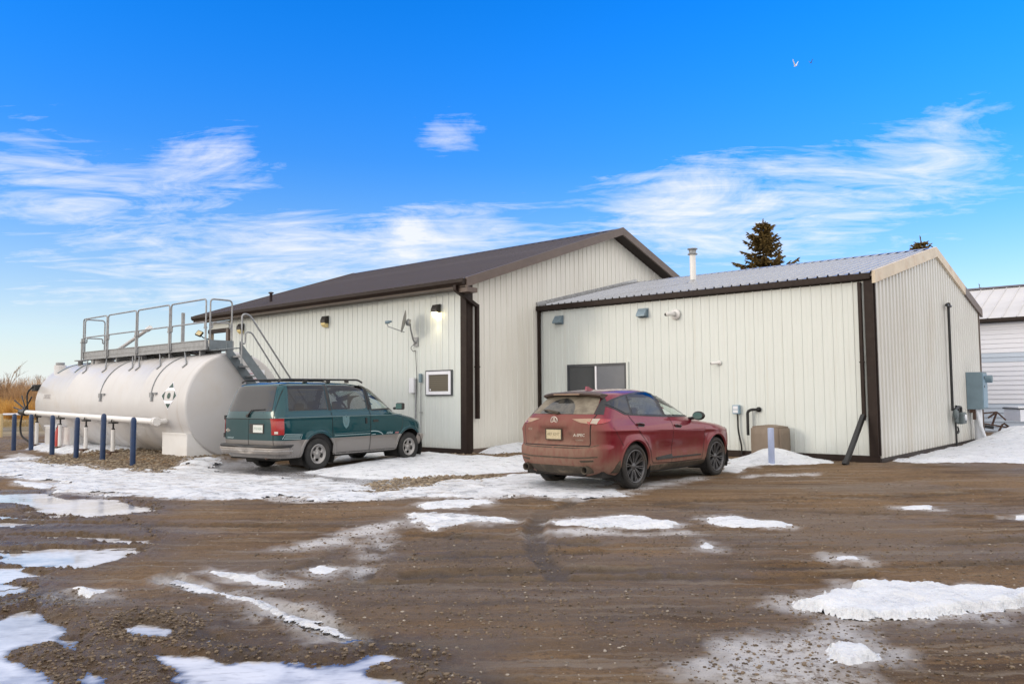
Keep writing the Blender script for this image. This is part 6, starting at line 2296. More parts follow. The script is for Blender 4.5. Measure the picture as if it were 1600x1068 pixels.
def cabin(t, seats, floor, roof, dash, half):
    """seats, dashboard and linings seen through the windows"""
    m = MB()
    m.box((-half, floor[0], 0.36), (half, floor[1], 0.42))
    for s in (-1, 1):
        m.box((s * half - 0.015, floor[0], 0.40), (s * half + 0.015, floor[1], dash[2] - 0.02))
    m.box((-half + 0.24, roof[0], roof[2] - 0.02), (half - 0.24, roof[1], roof[2]))
    m.build('cabin_lining', M['cabin'], t)
    m = MB()
    m.box((-half + 0.02, dash[0], 0.55), (half - 0.02, dash[1], dash[2]), 0.05)
    d = m.build('dashboard', M['cabin'], t)
    ring = [Vector((-0.38 + 0.19 * math.cos(a), dash[0] - 0.12 + 0.06 * math.sin(a), dash[2] - 0.06 + 0.18 * math.sin(a))) for a in np.linspace(0, 6.283, 25)]
    MB().tube(ring, 0.016, 6).tube([(-0.38, dash[0] - 0.12, dash[2] - 0.06), (-0.38, dash[0] + 0.05, dash[2] - 0.12)], 0.03, 6).build('steering_wheel', M['cabin'], d)
    for x, y, w, h in seats:
        m = MB()
        m.box((x - w / 2, y, 0.42), (x + w / 2, y + 0.50, 0.42 + 0.24), 0.06)
        a, b = Vector((x, y + 0.06, 0.60)), Vector((x, y - 0.16, h))
        m.bar(a, b, w * 0.92, 0.14, up=(0, 1, 0))
        s = m.build('seat', M['seat'], t)
        k = 1 if w < 0.8 else 2
        for i in range(k):
            xx = x + (i - (k - 1) / 2) * w * 0.5
            hr = MB()
            hr.box((xx - 0.13, y - 0.23, h + 0.02), (xx + 0.13, y - 0.12, h + 0.20), 0.04)
            hr.build('headrest', M['seat'], s)


def dusty_glass():
    """rear window caked with dust except for the arc the wiper cleaned"""
    m = bpy.data.materials.new('dusty_rear_window')
    m.use_nodes = True
    t = NT(m.node_tree)
    b = m.node_tree.nodes['Principled BSDF']
    P = t.n('ShaderNodeTexCoord').outputs['Object']
    x, y, z = t.n('ShaderNodeSeparateXYZ', i_0=P).outputs
    dx = t.math('ADD', x, 0.06)
    dz = t.math('MULTIPLY', t.math('SUBTRACT', z, 1.20), 1.25)
    r = t.math('SQRT', t.math('ADD', t.math('MULTIPLY', dx, dx), t.math('MULTIPLY', dz, dz)))
    nz = t.noise(P, 5, 6, 0.65)
    arc = t.math('MULTIPLY', t.ramp(r, 0.375, 0.355), t.ramp(r, 0.05, 0.10))
    arc = t.math('MULTIPLY', arc, t.ramp(dz, 0.01, 0.05))
    arc = t.math('MULTIPLY', arc, t.ramp(nz, 0.35, 0.62, 1.0, 0.72))
    c = t.mix(arc, t.mix(t.ramp(nz, 0.35, 0.65), (0.135, 0.112, 0.082), (0.23, 0.20, 0.15)), (0.018, 0.022, 0.026))
    t.link(c, b.inputs['Base Color'])
    t.link(t.ramp(arc, 0.2, 0.9, 0.75, 0.05), b.inputs['Roughness'])
    return m


M['dustglass'] = dusty_glass()


def zlist(*runs):
    out = []
    for a, b, n in runs:
        out += list(np.linspace(a, b, n, endpoint=False))
    return out


def slab(name, pts, matl, parent, r=0.03):
    """rounded bar through points, for handles, wipers and rails"""
    m = MB()
    m.tube(pts, r, 8)
    return m.build(name, matl, parent)


def build_suv():
    x0, y0, hd = 1.348, 13.922, 0.741
    t = thing('car', 'mud splashed dark red crossover car parked facing the low cream building', 'car', (x0, y0, float(np.mean(ground_z(*np.array([(1.9, 13.2), (3.6, 15.0), (0.7, 14.5)]).T)))), -hd)
    zs = zlist((0.24, 0.42, 10), (0.42, 1.28, 50), (1.28, 1.56, 16), (1.56, 1.65, 10)) + [1.652, 1.659]
    sp = dict(zs=zs, wb=2.75, wz=0.366, ra=0.425, flare=0.018, arch_w=0.945, Lr=0.52, Lf=1.0, nr=3.0, nf=2.7,
              rear=[(0.24, -0.80), (0.32, -0.91), (0.40, -0.985), (0.50, -1.03), (0.62, -1.045), (0.69, -1.035), (0.725, -1.00), (0.76, -0.985), (0.85, -0.992), (0.95, -1.0), (1.04, -1.0), (1.10, -0.99), (1.16, -0.945), (1.22, -0.885), (1.30, -0.80), (1.40, -0.69), (1.50, -0.57), (1.56, -0.47), (1.60, -0.30), (1.63, -0.02), (1.65, 0.35), (1.66, 0.62)],
              front=[(0.24, 3.58), (0.40, 3.73), (0.60, 3.765), (0.75, 3.75), (0.85, 3.69), (0.92, 3.56), (0.98, 3.28), (1.02, 2.98), (1.06, 2.66), (1.10, 2.40), (1.20, 2.19), (1.30, 2.00), (1.40, 1.79), (1.50, 1.54), (1.56, 1.34), (1.60, 1.16), (1.63, 0.98), (1.65, 0.83), (1.66, 0.70)],
              half=[(0.24, 0.78), (0.30, 0.865), (0.40, 0.905), (0.50, 0.918), (0.70, 0.932), (0.85, 0.938), (0.95, 0.938), (1.02, 0.925), (1.08, 0.89), (1.14, 0.852), (1.20, 0.822), (1.35, 0.748), (1.50, 0.668), (1.56, 0.630), (1.60, 0.565), (1.63, 0.46), (1.65, 0.30), (1.66, 0.12)],
              crease=lambda s: 0.90 + 0.065 * (2.2 - s) / 2.4, scoop=0.035, recess=(0.79, 1.03, 0.26, 0.43, 0.045))
    c = Car(sp)
    gq = [(-0.50, 1.388), (-0.22, 1.468), (0.085, 1.520), (0.02, 1.235), (-0.10, 1.238), (-0.30, 1.32)]
    gr = [(0.155, 1.532), (0.55, 1.572), (0.94, 1.583), (0.995, 1.175), (0.085, 1.222)]
    gf = [(1.055, 1.584), (1.25, 1.567), (1.50, 1.497), (1.72, 1.335), (1.90, 1.165), (1.085, 1.172)]
    gw = [(-0.66, 1.16), (0.66, 1.16), (0.55, 1.50), (-0.55, 1.50)]
    V, F = c.tri(c.grid, (sp['ra'], sp['wz'], sp['wb']), [('S', gr), ('S', gf), ('F', gw)])
    m = MB()
    m.add(V, F, True)
    m.build('body', M['red_paint'], t)
    cabin(t, [(-0.38, 0.85, 0.52, 1.12), (0.38, 0.85, 0.52, 1.12), (0.0, -0.10, 1.30, 1.10)], (-0.6, 2.2), (-0.25, 0.95, 1.555), (1.85, 2.25, 1.03), 0.78)
    c.wells(t, M['under'])
    c.arch_trim(t, M['red_paint'], 0.028, off=0.007)
    MB().box((-0.80, -0.75, 0.22), (0.80, 3.45, 0.32)).box((-0.5, -0.85, 0.25), (0.5, -0.70, 0.36)).build('underbody', M['under'], t)
    mudflap = MB()
    for sx in (-1, 1):
        mudflap.box((0.66 * sx - 0.13, -0.46, 0.16), (0.66 * sx + 0.13, -0.445, 0.42))
    # side glass and trim, doors, seams, handles on both sides
    for ax, sg in (('R', 1), ('L', -1)):
        gt = c.patch('window_surround', [(-0.60, 1.385), (-0.30, 1.475), (0.0, 1.535), (0.5, 1.592), (1.0, 1.606), (1.28, 1.590), (1.55, 1.515), (1.80, 1.33), (2.02, 1.135), (1.0, 1.150), (0.0, 1.205), (-0.14, 1.215), (-0.34, 1.30)], ax, 0.004, M['dark_plastic'], t, holes=(gr, gf))
        c.patch('pane', [(-0.50, 1.388), (-0.22, 1.468), (0.085, 1.520), (0.02, 1.235), (-0.10, 1.238), (-0.30, 1.32)], ax, 0.009, M['carglass'], gt)
        c.patch('pane', [(0.155, 1.532), (0.55, 1.572), (0.94, 1.583), (0.995, 1.175), (0.085, 1.222)], ax, 0.007, M['dark_glass'], gt, thick=0)
        c.patch('pane', [(1.055, 1.584), (1.25, 1.567), (1.50, 1.497), (1.72, 1.335), (1.90, 1.165), (1.085, 1.172)], ax, 0.007, M['clear_glass'], gt, thick=0)
        rd = c.patch('door', [(-0.04, 1.195), (0.09, 0.95), (0.27, 0.79), (0.43, 0.62), (0.49, 0.44), (0.56, 0.395), (1.155, 0.365), (1.155, 1.145)], ax, 0.0035, M['red_paint'], t)
        fd = c.patch('door', [(1.169, 1.145), (1.169, 0.365), (2.20, 0.365), (2.255, 0.62), (2.27, 0.95), (2.20, 1.02), (2.04, 1.125)], ax, 0.0035, M['red_paint'], t)
        for d, (hs, hz) in ((rd, (0.17, 1.045)), (fd, (1.33, 0.992))):
            p, n = c.hit(ax, hs, hz)
            mm = MB()
            mm.tube([p + n * 0.006 + Vector((0, -0.11, 0.012)), p + n * 0.032 + Vector((0, -0.07, 0.008)), p + n * 0.034 + Vector((0, 0.06, -0.006)), p + n * 0.006 + Vector((0, 0.11, -0.012))], [0.014, 0.018, 0.018, 0.014], 8)
            mm.build('handle', M['dark_red'], d)
            c.patch('handle_recess', [(hs - 0.09, hz - 0.03), (hs + 0.09, hz - 0.04), (hs + 0.08, hz + 0.02), (hs - 0.08, hz + 0.03)], ax, 0.006, M['dark_plastic'], d, thick=0.002)
        c.line('door_seam', [(-0.047, 1.20), (0.083, 0.95), (0.262, 0.79), (0.422, 0.62), (0.483, 0.44), (0.55, 0.388), (1.16, 0.357), (2.205, 0.357), (2.262, 0.62), (2.277, 0.95)], ax, 0.012, 0.002, M['seam'], t)
        c.line('door_seam', [(1.162, 1.145), (1.162, 0.36)], ax, 0.012, 0.002, M['seam'], t)
        c.line('fuel_seam' if sg < 0 else 'quarter_seam', [(-0.62, 1.02), (-0.36, 0.72)], ax, 0.008, 0.002, M['seam'], t)
        c.patch('door_trim', [(0.62, 0.475), (1.15, 0.505), (1.17, 0.46), (2.16, 0.452), (2.16, 0.43), (0.66, 0.43)], ax, 0.014, M['dark_plastic'], t)
        c.patch('sill', [(0.42, 0.345), (0.44, 0.255), (2.32, 0.255), (2.34, 0.335), (1.2, 0.35)], ax, 0.012, M['muddy_plastic'], t)
        c.patch('tail_light', [(-0.90, 1.165), (-0.57, 1.150), (-0.62, 1.120), (-0.78, 1.085), (-0.92, 1.075)], ax, 0.010, M['taillight'], t, cell=0.04)
        c.patch('splash_guard', [(-0.455, 0.50), (-0.43, 0.30), (-0.60, 0.30), (-0.54, 0.42)], ax, 0.012, M['muddy_plastic'], t)
        # mirror
        mm = MB()
        bm = bmesh.new()
        bmesh.ops.create_uvsphere(bm, u_segments=18, v_segments=12, radius=1)
        for v in bm.verts:
            v.co = Vector((sg * (1.03 + v.co.x * 0.125), 1.90 + v.co.y * 0.095 * (1 if v.co.y > 0 else 0.35), 1.155 + v.co.z * 0.082))
        mm.bm(bm, True)
        mm.tube([(sg * 0.80, 1.93, 1.10), (sg * 0.98, 1.91, 1.12)], 0.028, 8)
        mi = mm.build('mirror', M['dark_plastic'], t)
        g = MB()
        g.lathe([(0.001, 0), (0.9, 0.0)], 20, 'y')
        gm = g.mesh('mirror_glass', M['mirror'])
        gm.transform(Matrix.Translation((sg * 1.03, 1.862, 1.155)) @ Matrix.Diagonal((0.11, 1, 0.068, 1)))
        link('mirror_glass', gm, mi)
        # lights at the back: dusty inner lamp on the hatch, clear piece at the corner
        k = sg
        def mx(P):
            return [(a * k, b) for a, b in P] if k > 0 else [(a * k, b) for a, b in P][::-1]
        c.patch('tail_light', mx([(0.34, 1.155), (0.66, 1.165), (0.66, 1.085), (0.52, 1.10)]), 'B', 0.010, M['taillight_dirty'], t)
        tl = c.patch('tail_light', mx([(0.675, 1.160), (0.765, 1.160), (0.765, 1.078), (0.675, 1.088)]), 'B', 0.012, M['dustlens'], t, cell=0.03)
        c.patch('rear_reflector', mx([(0.52, 0.505), (0.74, 0.515), (0.74, 0.49), (0.54, 0.475)]), 'B', 0.006, M['muddy_plastic'], t)
        # exhaust
        e = MB()
        e.lathe([(0.046, -0.0), (0.052, -0.10), (0.064, -0.105), (0.066, -0.09), (0.066, 0.16)], 24, 'y', (0.615 * sg, -0.90, 0.355))
        ex = e.build('exhaust_tip', M['muddy_plastic'], t)
        e = MB()
        e.lathe([(0.001, -0.03), (0.050, -0.03)], 20, 'y', (0.615 * sg, -0.90, 0.355))
        e.build('exhaust_bore', M['seam'], ex)
        c.patch('headlight', mx([(0.42, 0.86), (0.80, 0.90), (0.82, 0.82), (0.45, 0.79)]), 'F', 0.008, M['head'], t)
        c.line('hatch_seam', [(0.685 * sg, 1.23), (0.690 * sg, 1.0), (0.675 * sg, 0.735)], 'B', 0.014, 0.003, M['seam'], t)
        c.line('bumper_crease', [(0.02 * sg, 0.70), (0.45 * sg, 0.70), (0.66 * sg, 0.712), (0.80 * sg, 0.75)], 'B', 0.012, 0.004, M['muddy_plastic'], t)
    # tailgate
    tg = c.patch('tailgate', [(-0.672, 0.74), (0.672, 0.74), (0.680, 1.0), (0.668, 1.215), (-0.668, 1.215), (-0.680, 1.0)], 'B', 0.0035, M['red_paint'], t, cell=0.03)
    c.line('hatch_seam', [(-0.675, 0.732), (0.675, 0.732)], 'B', 0.016, 0.003, M['seam'], t)
    rw = c.patch('rear_window', [(-0.64, 1.235), (0.64, 1.235), (0.60, 1.40), (0.535, 1.535), (-0.535, 1.535), (-0.60, 1.40)], 'B', 0.005, M['dustglass'], t, cell=0.06)
    for sg in (1, -1):
        q = [(0.645, 1.235), (0.76, 1.225), (0.70, 1.35), (0.64, 1.46), (0.56, 1.535), (0.605, 1.40)]
        c.patch('window_wing', [(a * sg, b) for a, b in q], 'B', 0.004, M['dark_plastic'], rw, cell=0.06)
    # wiper
    p0, n0 = c.hit('B', 0.02, 1.235)
    p1, n1 = c.hit('B', -0.36, 1.285)
    p2, n2 = c.hit('B', -0.20, 1.262)
    slab('wiper', [p0 + n0 * 0.02, p2 + n2 * 0.045, p1 + n1 * 0.02], M['muddy_plastic'], rw, [0.026, 0.018, 0.010])
    # plate, emblem and badges
    p, n = c.hit('B', -0.02, 0.91)
    pl = MB()
    pl.box((-0.155, -0.006, -0.078), (0.155, 0.006, 0.078), 0.003)
    fr = MB()
    for a, b in (((-0.172, -0.010, -0.092), (0.172, 0.004, -0.0785)), ((-0.172, -0.010, 0.0785), (0.172, 0.004, 0.092)), ((-0.172, -0.010, -0.078), (-0.156, 0.004, 0.078)), ((0.156, -0.010, -0.078), (0.172, 0.004, 0.078))):
        fr.box(a, b)
    po = pl.build('licence_plate', M['plate_dirty'], tg)
    po.location = p + n * 0.022
    fr.build('plate_frame', M['muddy_plastic'], po)
    me = text_mesh('487 KMT', 0.070)
    me.transform(Matrix.Translation((0, -0.0075, 0)) @ Matrix.Rotation(R(90), 4, 'X'))
    me.materials.append(M['plate_ink_dirty'])
    link('lettering', me, po)
    p, n = c.hit('B', 0.0, 1.125)
    m = MB()
    q = p + n * 0.012
    # ring with a calliper shaped A inside
    ring = [q + Vector((0.066 * math.cos(a), 0, 0.062 * math.sin(a))) for a in np.linspace(0, 2 * math.pi, 33)]
    m.tube(ring, 0.0085, 6)
    for s in (-1, 1):
        m.bar(q + Vector((0.006 * s, 0, 0.045)), q + Vector((0.034 * s, 0, -0.045)), 0.012, 0.012, up=(0, 1, 0))
    m.bar(q + Vector((-0.020, 0, -0.008)), q + Vector((0.020, 0, -0.008)), 0.010, 0.010, up=(0, 1, 0))
    m.build('emblem', M['dull_badge'], tg)
    c.text('badge', 'A-SPEC', 0.062, 0.50, 0.905, 'B', 0.008, M['dull_badge'], tg, 0.15, 0.002)
    c.text('badge', 'SH-AWD', 0.036, 0.50, 0.825, 'B', 0.008, M['dull_badge_dim'], tg, 0.0, 0.001)
    c.text('badge', 'RDX', 0.052, -0.53, 0.985, 'B', 0.008, M['dull_badge_dim'], tg, 0.1, 0.001)
    # spoiler
    m = MB()
    W = np.linspace(-0.60, 0.60, 25)
    V, F = [], []
    for w in W:
        k = (abs(w) / 0.60) ** 2.6
        sb = -0.665 + 0.13 * k
        zt = 1.592 - 0.035 * k
        V += [(w, -0.30, zt + 0.022 - 0.03 * k), (w, sb + 0.06, zt + 0.004), (w, sb, zt - 0.018), (w, sb + 0.015, zt - 0.046), (w, -0.44, zt - 0.075)]
    for i in range(len(W) - 1):
        for j in range(4):
            F.append((5 * i + j, 5 * i + j + 1, 5 * i + j + 6, 5 * i + j + 5))
    F += [(0, 1, 2, 3, 4), tuple(5 * (len(W) - 1) + j for j in range(5))]
    m.add(V, F, False)
    so = m.build('spoiler', M['spoiler_paint'], t)
    MB().box((-0.27, -0.668, 1.548), (0.27, -0.645, 1.566)).build('brake_light', M['taillight_dirty'], so)
    # shark fin
    m = MB()
    m.prism([(-0.10, 0.0), (0.13, 0.0), (0.02, 0.035), (-0.045, 0.066), (-0.085, 0.066)], 'x', -0.018, 0.018)
    f = m.build('antenna_fin', M['red_fin'], t)
    f.location = (0, -0.02, 1.628)
    # lower bumper
    c.patch('diffuser', [(-0.56, 0.41), (0.56, 0.41), (0.50, 0.27), (-0.50, 0.27)], 'B', 0.010, M['muddy_plastic'], t)
    c.line('bumper_line', [(-0.80, 0.565), (-0.5, 0.545), (0.5, 0.545), (0.80, 0.565)], 'B', 0.020, 0.006, M['muddy_plastic'], t)
    # windscreen, grille
    c.patch('windscreen_surround', [(-0.70, 1.13), (0.70, 1.13), (0.60, 1.52), (-0.60, 1.52)], 'F', 0.006, M['dark_plastic'], t, cell=0.07, holes=(gw,))
    c.patch('pane', gw, 'F', 0.004, M['clear_glass'], t, cell=0.07, thick=0)
    c.patch('grille', [(-0.40, 0.86), (0.40, 0.86), (0.45, 0.72), (0.30, 0.55), (-0.30, 0.55), (-0.45, 0.72)], 'F', 0.008, M['dark_plastic'], t)
    fn = {'r': 0.272, 'spokes': spokes_multi(20, 0.0075, 0.0095)}
    for y in (0, 2.75):
        for sd in (1, -1):
            wheel(t, 0.815 * sd, y, 0.366, sd, 0.366, 0.235, fn, M['tyre'], M['rim_grey'], M['brake'])
    return t


M['dark_red'] = mat('dark_red_handle', (0.055, 0.006, 0.010), 0.3, 0.2, coat=0.8)
M['red_fin'] = mat('red_fin_paint', (0.20, 0.010, 0.028), 0.3, 0.3, coat=0.8)
M['spoiler_paint'] = mat('dusty_spoiler', (0.060, 0.038, 0.028), 0.6, 0, 0.1, 5, ((0.20, 0.14, 0.09), 0.6, 4.0))
M['dull_badge_dim'] = mat('muddy_badge', (0.34, 0.26, 0.20), 0.6, 0.2)
M['plate_ink_dirty'] = mat('muddy_plate_ink', (0.20, 0.17, 0.10), 0.7)
build_suv()


def build_van():
    x0, y0, hd = -4.90, 17.65, 0.615
    t = thing('van', 'dark teal and champagne minivan with roof rack parked nose to the tall building', 'van', (x0, y0, 0.0), -hd)
    gx = np.array([(x0 + 0.8, y0 - 0.5), (x0 - 0.7, y0 + 0.5), (x0 + 2.4, y0 + 1.8)])
    t.location.z = float(np.mean(ground_z(gx[:, 0], gx[:, 1])))
    zs = zlist((0.30, 0.50, 9), (0.50, 1.30, 44), (1.30, 1.74, 20), (1.74, 1.875, 14)) + [1.88, 1.886]
    sp = dict(zs=zs, wb=2.825, wz=0.345, ra=0.445, flare=0.014, arch_w=0.965, Lr=0.30, Lf=0.95, nr=4.6, nf=3.0,
              rear=[(0.30, -0.98), (0.45, -1.04), (0.62, -1.06), (0.66, -1.065), (1.10, -1.06), (1.25, -1.045), (1.45, -0.985), (1.65, -0.925), (1.76, -0.885), (1.82, -0.83), (1.855, -0.74), (1.875, -0.58), (1.886, -0.30)],
              front=[(0.30, 3.46), (0.45, 3.58), (0.65, 3.62), (0.80, 3.61), (0.93, 3.55), (1.02, 3.36), (1.08, 3.14), (1.13, 2.88), (1.17, 2.70), (1.25, 2.58), (1.40, 2.40), (1.55, 2.21), (1.68, 2.04), (1.76, 1.90), (1.82, 1.70), (1.855, 1.45), (1.875, 1.1), (1.886, 0.7)],
              half=[(0.30, 0.90), (0.38, 0.935), (0.50, 0.955), (0.66, 0.968), (0.85, 0.972), (1.00, 0.968), (1.12, 0.952), (1.20, 0.925), (1.40, 0.868), (1.60, 0.812), (1.72, 0.778), (1.78, 0.745), (1.82, 0.70), (1.855, 0.62), (1.875, 0.50), (1.886, 0.25)],
              crease=lambda s: 1.125, scoop=0.0)
    c = Car(sp)
    gq = [(-0.700, 1.785), (0.265, 1.805), (0.280, 1.275), (-0.775, 1.265)]
    gs = [(0.385, 1.808), (1.435, 1.800), (1.435, 1.300), (1.30, 1.275), (0.400, 1.275)]
    gf = [(1.585, 1.785), (1.88, 1.780), (2.03, 1.710), (2.26, 1.41), (2.36, 1.285), (1.595, 1.265)]
    gw = [(-0.72, 1.24), (0.72, 1.24), (0.62, 1.70), (-0.62, 1.70)]
    V, F = c.tri(c.grid, (sp['ra'], sp['wz'], sp['wb']), [('S', gq), ('S', gs), ('S', gf), ('F', gw)])
    m = MB()
    m.add(V, F, True)
    m.build('body', M['teal_paint'], t)
    cabin(t, [(-0.42, 1.15, 0.55, 1.25), (0.42, 1.15, 0.55, 1.25), (-0.1, 0.25, 1.20, 1.22), (0.0, -0.6, 1.35, 1.22)], (-0.95, 2.6), (-0.65, 1.35, 1.775), (2.25, 2.6, 1.12), 0.86)
    c.wells(t, M['under'])
    c.arch_trim(t, M['teal_paint'], 0.055, off=0.013)
    m = MB()
    m.box((-0.82, -0.90, 0.26), (0.82, 3.35, 0.38)).box((-0.35, -0.6, 0.20), (0.30, 0.3, 0.27))
    m.build('underbody', M['under'], t)
    MB().tube([(-0.75, 0, 0.345), (0.75, 0, 0.345)], 0.06, 10).tube([(0, -0.05, 0.33), (0.0, 0.05, 0.33)], 0.14, 14).build('axle', M['under'], t)
    MB().tube([(0.45, -0.98, 0.30), (0.45, 0.9, 0.30)], 0.03, 8).build('exhaust_pipe', M['rust'], t)
    for ax, sg in (('R', 1), ('L', -1)):
        q = c.patch('window_surround', [(-0.755, 1.82), (1.47, 1.825), (1.47, 1.245), (0.38, 1.245), (-0.83, 1.238)], ax, 0.003, M['teal_paint'], t, holes=(gq, gs))
        c.patch('pane', [(-0.700, 1.785), (0.265, 1.805), (0.280, 1.275), (-0.775, 1.265)], ax, 0.007, M['dark_glass'], q, thick=0)
        c.patch('pillar', [(0.285, 1.815), (0.37, 1.815), (0.385, 1.26), (0.300, 1.26)], ax, 0.007, M['dark_plastic'], q)
        c.patch('pane', [(0.385, 1.808), (1.435, 1.800), (1.435, 1.300), (1.30, 1.275), (0.400, 1.275)], ax, 0.007, M['tint_glass'], q, thick=0)
        c.patch('pillar', [(1.445, 1.815), (1.535, 1.81), (1.545, 1.26), (1.455, 1.26)], ax, 0.007, M['dark_plastic'], q)
        fd = c.patch('door', [(1.512, 1.215), (1.500, 0.345), (2.33, 0.345), (2.37, 0.55), (2.48, 0.74), (2.56, 0.90), (2.56, 1.20)], ax, 0.0035, M['teal_paint'], t)
        c.patch('window_surround', [(1.555, 1.815), (1.90, 1.805), (2.06, 1.735), (2.30, 1.42), (2.42, 1.245), (1.565, 1.235)], ax, 0.004, M['dark_plastic'], t, holes=(gf,))
        c.patch('pane', [(1.585, 1.785), (1.88, 1.780), (2.03, 1.710), (2.26, 1.41), (2.36, 1.285), (1.595, 1.265)], ax, 0.007, M['clear_glass'], fd, thick=0)
        sd_ = c.patch('door', [(0.365, 1.225), (0.375, 0.70), (0.40, 0.345), (1.486, 0.345), (1.498, 1.225)], ax, 0.0035, M['teal_paint'], t)
        for d, hs, hz, w_, h_ in ((sd_, 1.365, 1.01, 0.05, 0.13), (fd, 1.66, 1.0, 0.16, 0.05)):
            c.patch('handle', [(hs - w_ / 2, hz - h_ / 2), (hs + w_ / 2, hz - h_ / 2), (hs + w_ / 2, hz + h_ / 2), (hs - w_ / 2, hz + h_ / 2)], ax, 0.016, M['dark_plastic'], d, thick=0.002)
        c.line('door_seam', [(0.357, 1.235), (0.367, 0.70), (0.393, 0.338), (2.335, 0.338), (2.378, 0.55), (2.488, 0.74), (2.568, 0.90), (2.570, 1.21)], ax, 0.013, 0.002, M['seam'], t)
        c.line('door_seam', [(1.505, 1.80), (1.505, 1.225), (1.493, 0.34)], ax, 0.013, 0.0095, M['seam'], t)
        c.line('belt_moulding', [(-1.0, 1.128), (0.35, 1.128), (2.9, 1.122)], ax, 0.014, 0.005, M['decal_grey'], t)
        c.line('tone_stripe', [(0.42, 0.715), (1.49, 0.715)], ax, 0.012, 0.006, M['decal'], t)
        c.line('tone_stripe', [(0.41, 0.752), (1.49, 0.765)], ax, 0.010, 0.006, M['decal_grey'], t)
        c.line('tone_stripe', [(1.51, 0.765), (1.62, 0.768), (1.74, 0.755), (1.83, 0.725), (1.90, 0.680)], ax, 0.020, 0.006, M['decal'], t)
        c.line('tone_stripe', [(1.53, 0.690), (1.66, 0.695)], ax, 0.012, 0.006, M['decal'], t)
        # outlined block behind the rear wheel
        c.line('tone_stripe', [(-0.93, 0.700), (-0.50, 0.690), (-0.47, 0.775), (-0.90, 0.800), (-0.955, 0.70)], ax, 0.011, 0.006, M['decal'], t)
        c.patch('decal_block', [(-0.92, 0.715), (-0.53, 0.705), (-0.50, 0.765), (-0.89, 0.785)], ax, 0.005, M['decal_grey'], t, thick=0.001)
        if sg > 0:
            c.text('lettering', 'ASTRO', 0.065, 2.12, 0.705, ax, 0.007, M['decal'], t, 0.2, 0.002)
            c.text('lettering', 'AWD', 0.050, 2.36, 0.700, ax, 0.007, M['red_mark'], t, 0.2, 0.002)
            sh = [(0.655, 1.135), (0.70, 1.120), (0.755, 1.145), (0.81, 1.120), (0.855, 1.135), (0.85, 1.0), (0.82, 0.91), (0.755, 0.855), (0.69, 0.91), (0.66, 1.0)]
            em = c.patch('shield_reflection', sh, ax, 0.006, M['shield'], sd_, thick=0.001, cell=0.08)  # pale shield-shaped reflection on the door, put in as flat colour
            c.line('reflection_line', [(0.70, 1.05), (0.755, 0.93), (0.81, 1.05)], ax, 0.016, 0.009, M['decal_grey'], em)
        c.patch('tail_light', [(-1.045, 1.115), (-0.925, 1.115), (-0.925, 0.785), (-1.045, 0.785)] if sg > 0 else [(-1.0, 1.115), (-0.925, 1.115), (-0.925, 0.785), (-1.0, 0.785)], ax, 0.014, M['taillight'], t, cell=0.03)
        # mirror
        mm = MB()
        mm.box((min(sg * 1.0, sg * 1.22), 2.28, 1.24), (max(sg * 1.0, sg * 1.22), 2.38, 1.40), 0.03)
        mm.tube([(sg * 0.88, 2.36, 1.27), (sg * 1.02, 2.34, 1.28)], 0.03, 8)
        mi = mm.build('mirror', M['dark_plastic'], t)
        MB().box((min(sg * 1.02, sg * 1.20), 2.274, 1.26), (max(sg * 1.02, sg * 1.20), 2.279, 1.38)).build('mirror_glass', M['mirror'], mi)
        # roof rack rail
        m = MB()
        m.tube(arc_pts([(sg * 0.60, -0.80, 1.865), (sg * 0.60, -0.72, 1.925), (sg * 0.60, 1.45, 1.935), (sg * 0.60, 1.58, 1.875)], 0.10), 0.021, 8)
        for s in (-0.1, 0.55, 1.1):
            m.box((sg * 0.60 - 0.02, s - 0.05, 1.862), (sg * 0.60 + 0.02, s + 0.05, 1.925))
        m.build('roof_rail', M['dark_plastic'], t)
        c.patch('headlight', [(a * sg, b) for a, b in ((0.50, 0.92), (0.86, 0.92), (0.88, 0.78), (0.52, 0.76))], 'F', 0.008, M['head'], t)
    for s in (-0.45, 0.85):
        MB().tube([(-0.60, s, 1.935), (0.60, s, 1.935)], 0.016, 8).build('rack_bar', M['dark_plastic'], t)
    # tail: lift glass above two dutch doors
    c.patch('tail_light', [(0.765, 1.115), (0.945, 1.115), (0.945, 0.785), (0.775, 0.785)], 'B', 0.014, M['taillight'], t, cell=0.03)
    c.patch('reverse_lamp', [(0.80, 0.855), (0.88, 0.855), (0.88, 0.805), (0.80, 0.805)], 'B', 0.017, M['clearlens'], t, thick=0.002)
    hg = c.patch('lift_gate', [(-0.80, 1.112), (0.745, 1.112), (0.735, 1.25), (0.665, 1.81), (-0.665, 1.81), (-0.755, 1.25)], 'B', 0.003, M['teal_paint'], t)
    c.patch('rear_window', [(-0.715, 1.262), (0.690, 1.262), (0.690, 1.30), (0.632, 1.755), (0.60, 1.785), (-0.60, 1.785), (-0.64, 1.755), (-0.730, 1.30)], 'B', 0.008, M['carglass_rear'], hg, cell=0.06)
    ld = c.patch('rear_door', [(-0.86, 0.665), (-0.012, 0.665), (-0.012, 1.098), (-0.86, 1.098)], 'B', 0.004, M['teal_paint'], t)
    rd = c.patch('rear_door', [(0.0, 0.665), (0.752, 0.665), (0.752, 1.098), (0.0, 1.098)], 'B', 0.004, M['teal_paint'], t)
    c.line('door_seam', [(-0.90, 1.105), (0.76, 1.105)], 'B', 0.014, 0.002, M['seam'], t)
    c.line('door_seam', [(-0.006, 1.10), (-0.006, 0.56)], 'B', 0.012, 0.0055, M['seam'], t)
    c.line('door_seam', [(0.758, 1.81), (0.760, 1.112), (0.760, 0.56)], 'B', 0.013, 0.002, M['seam'], t)
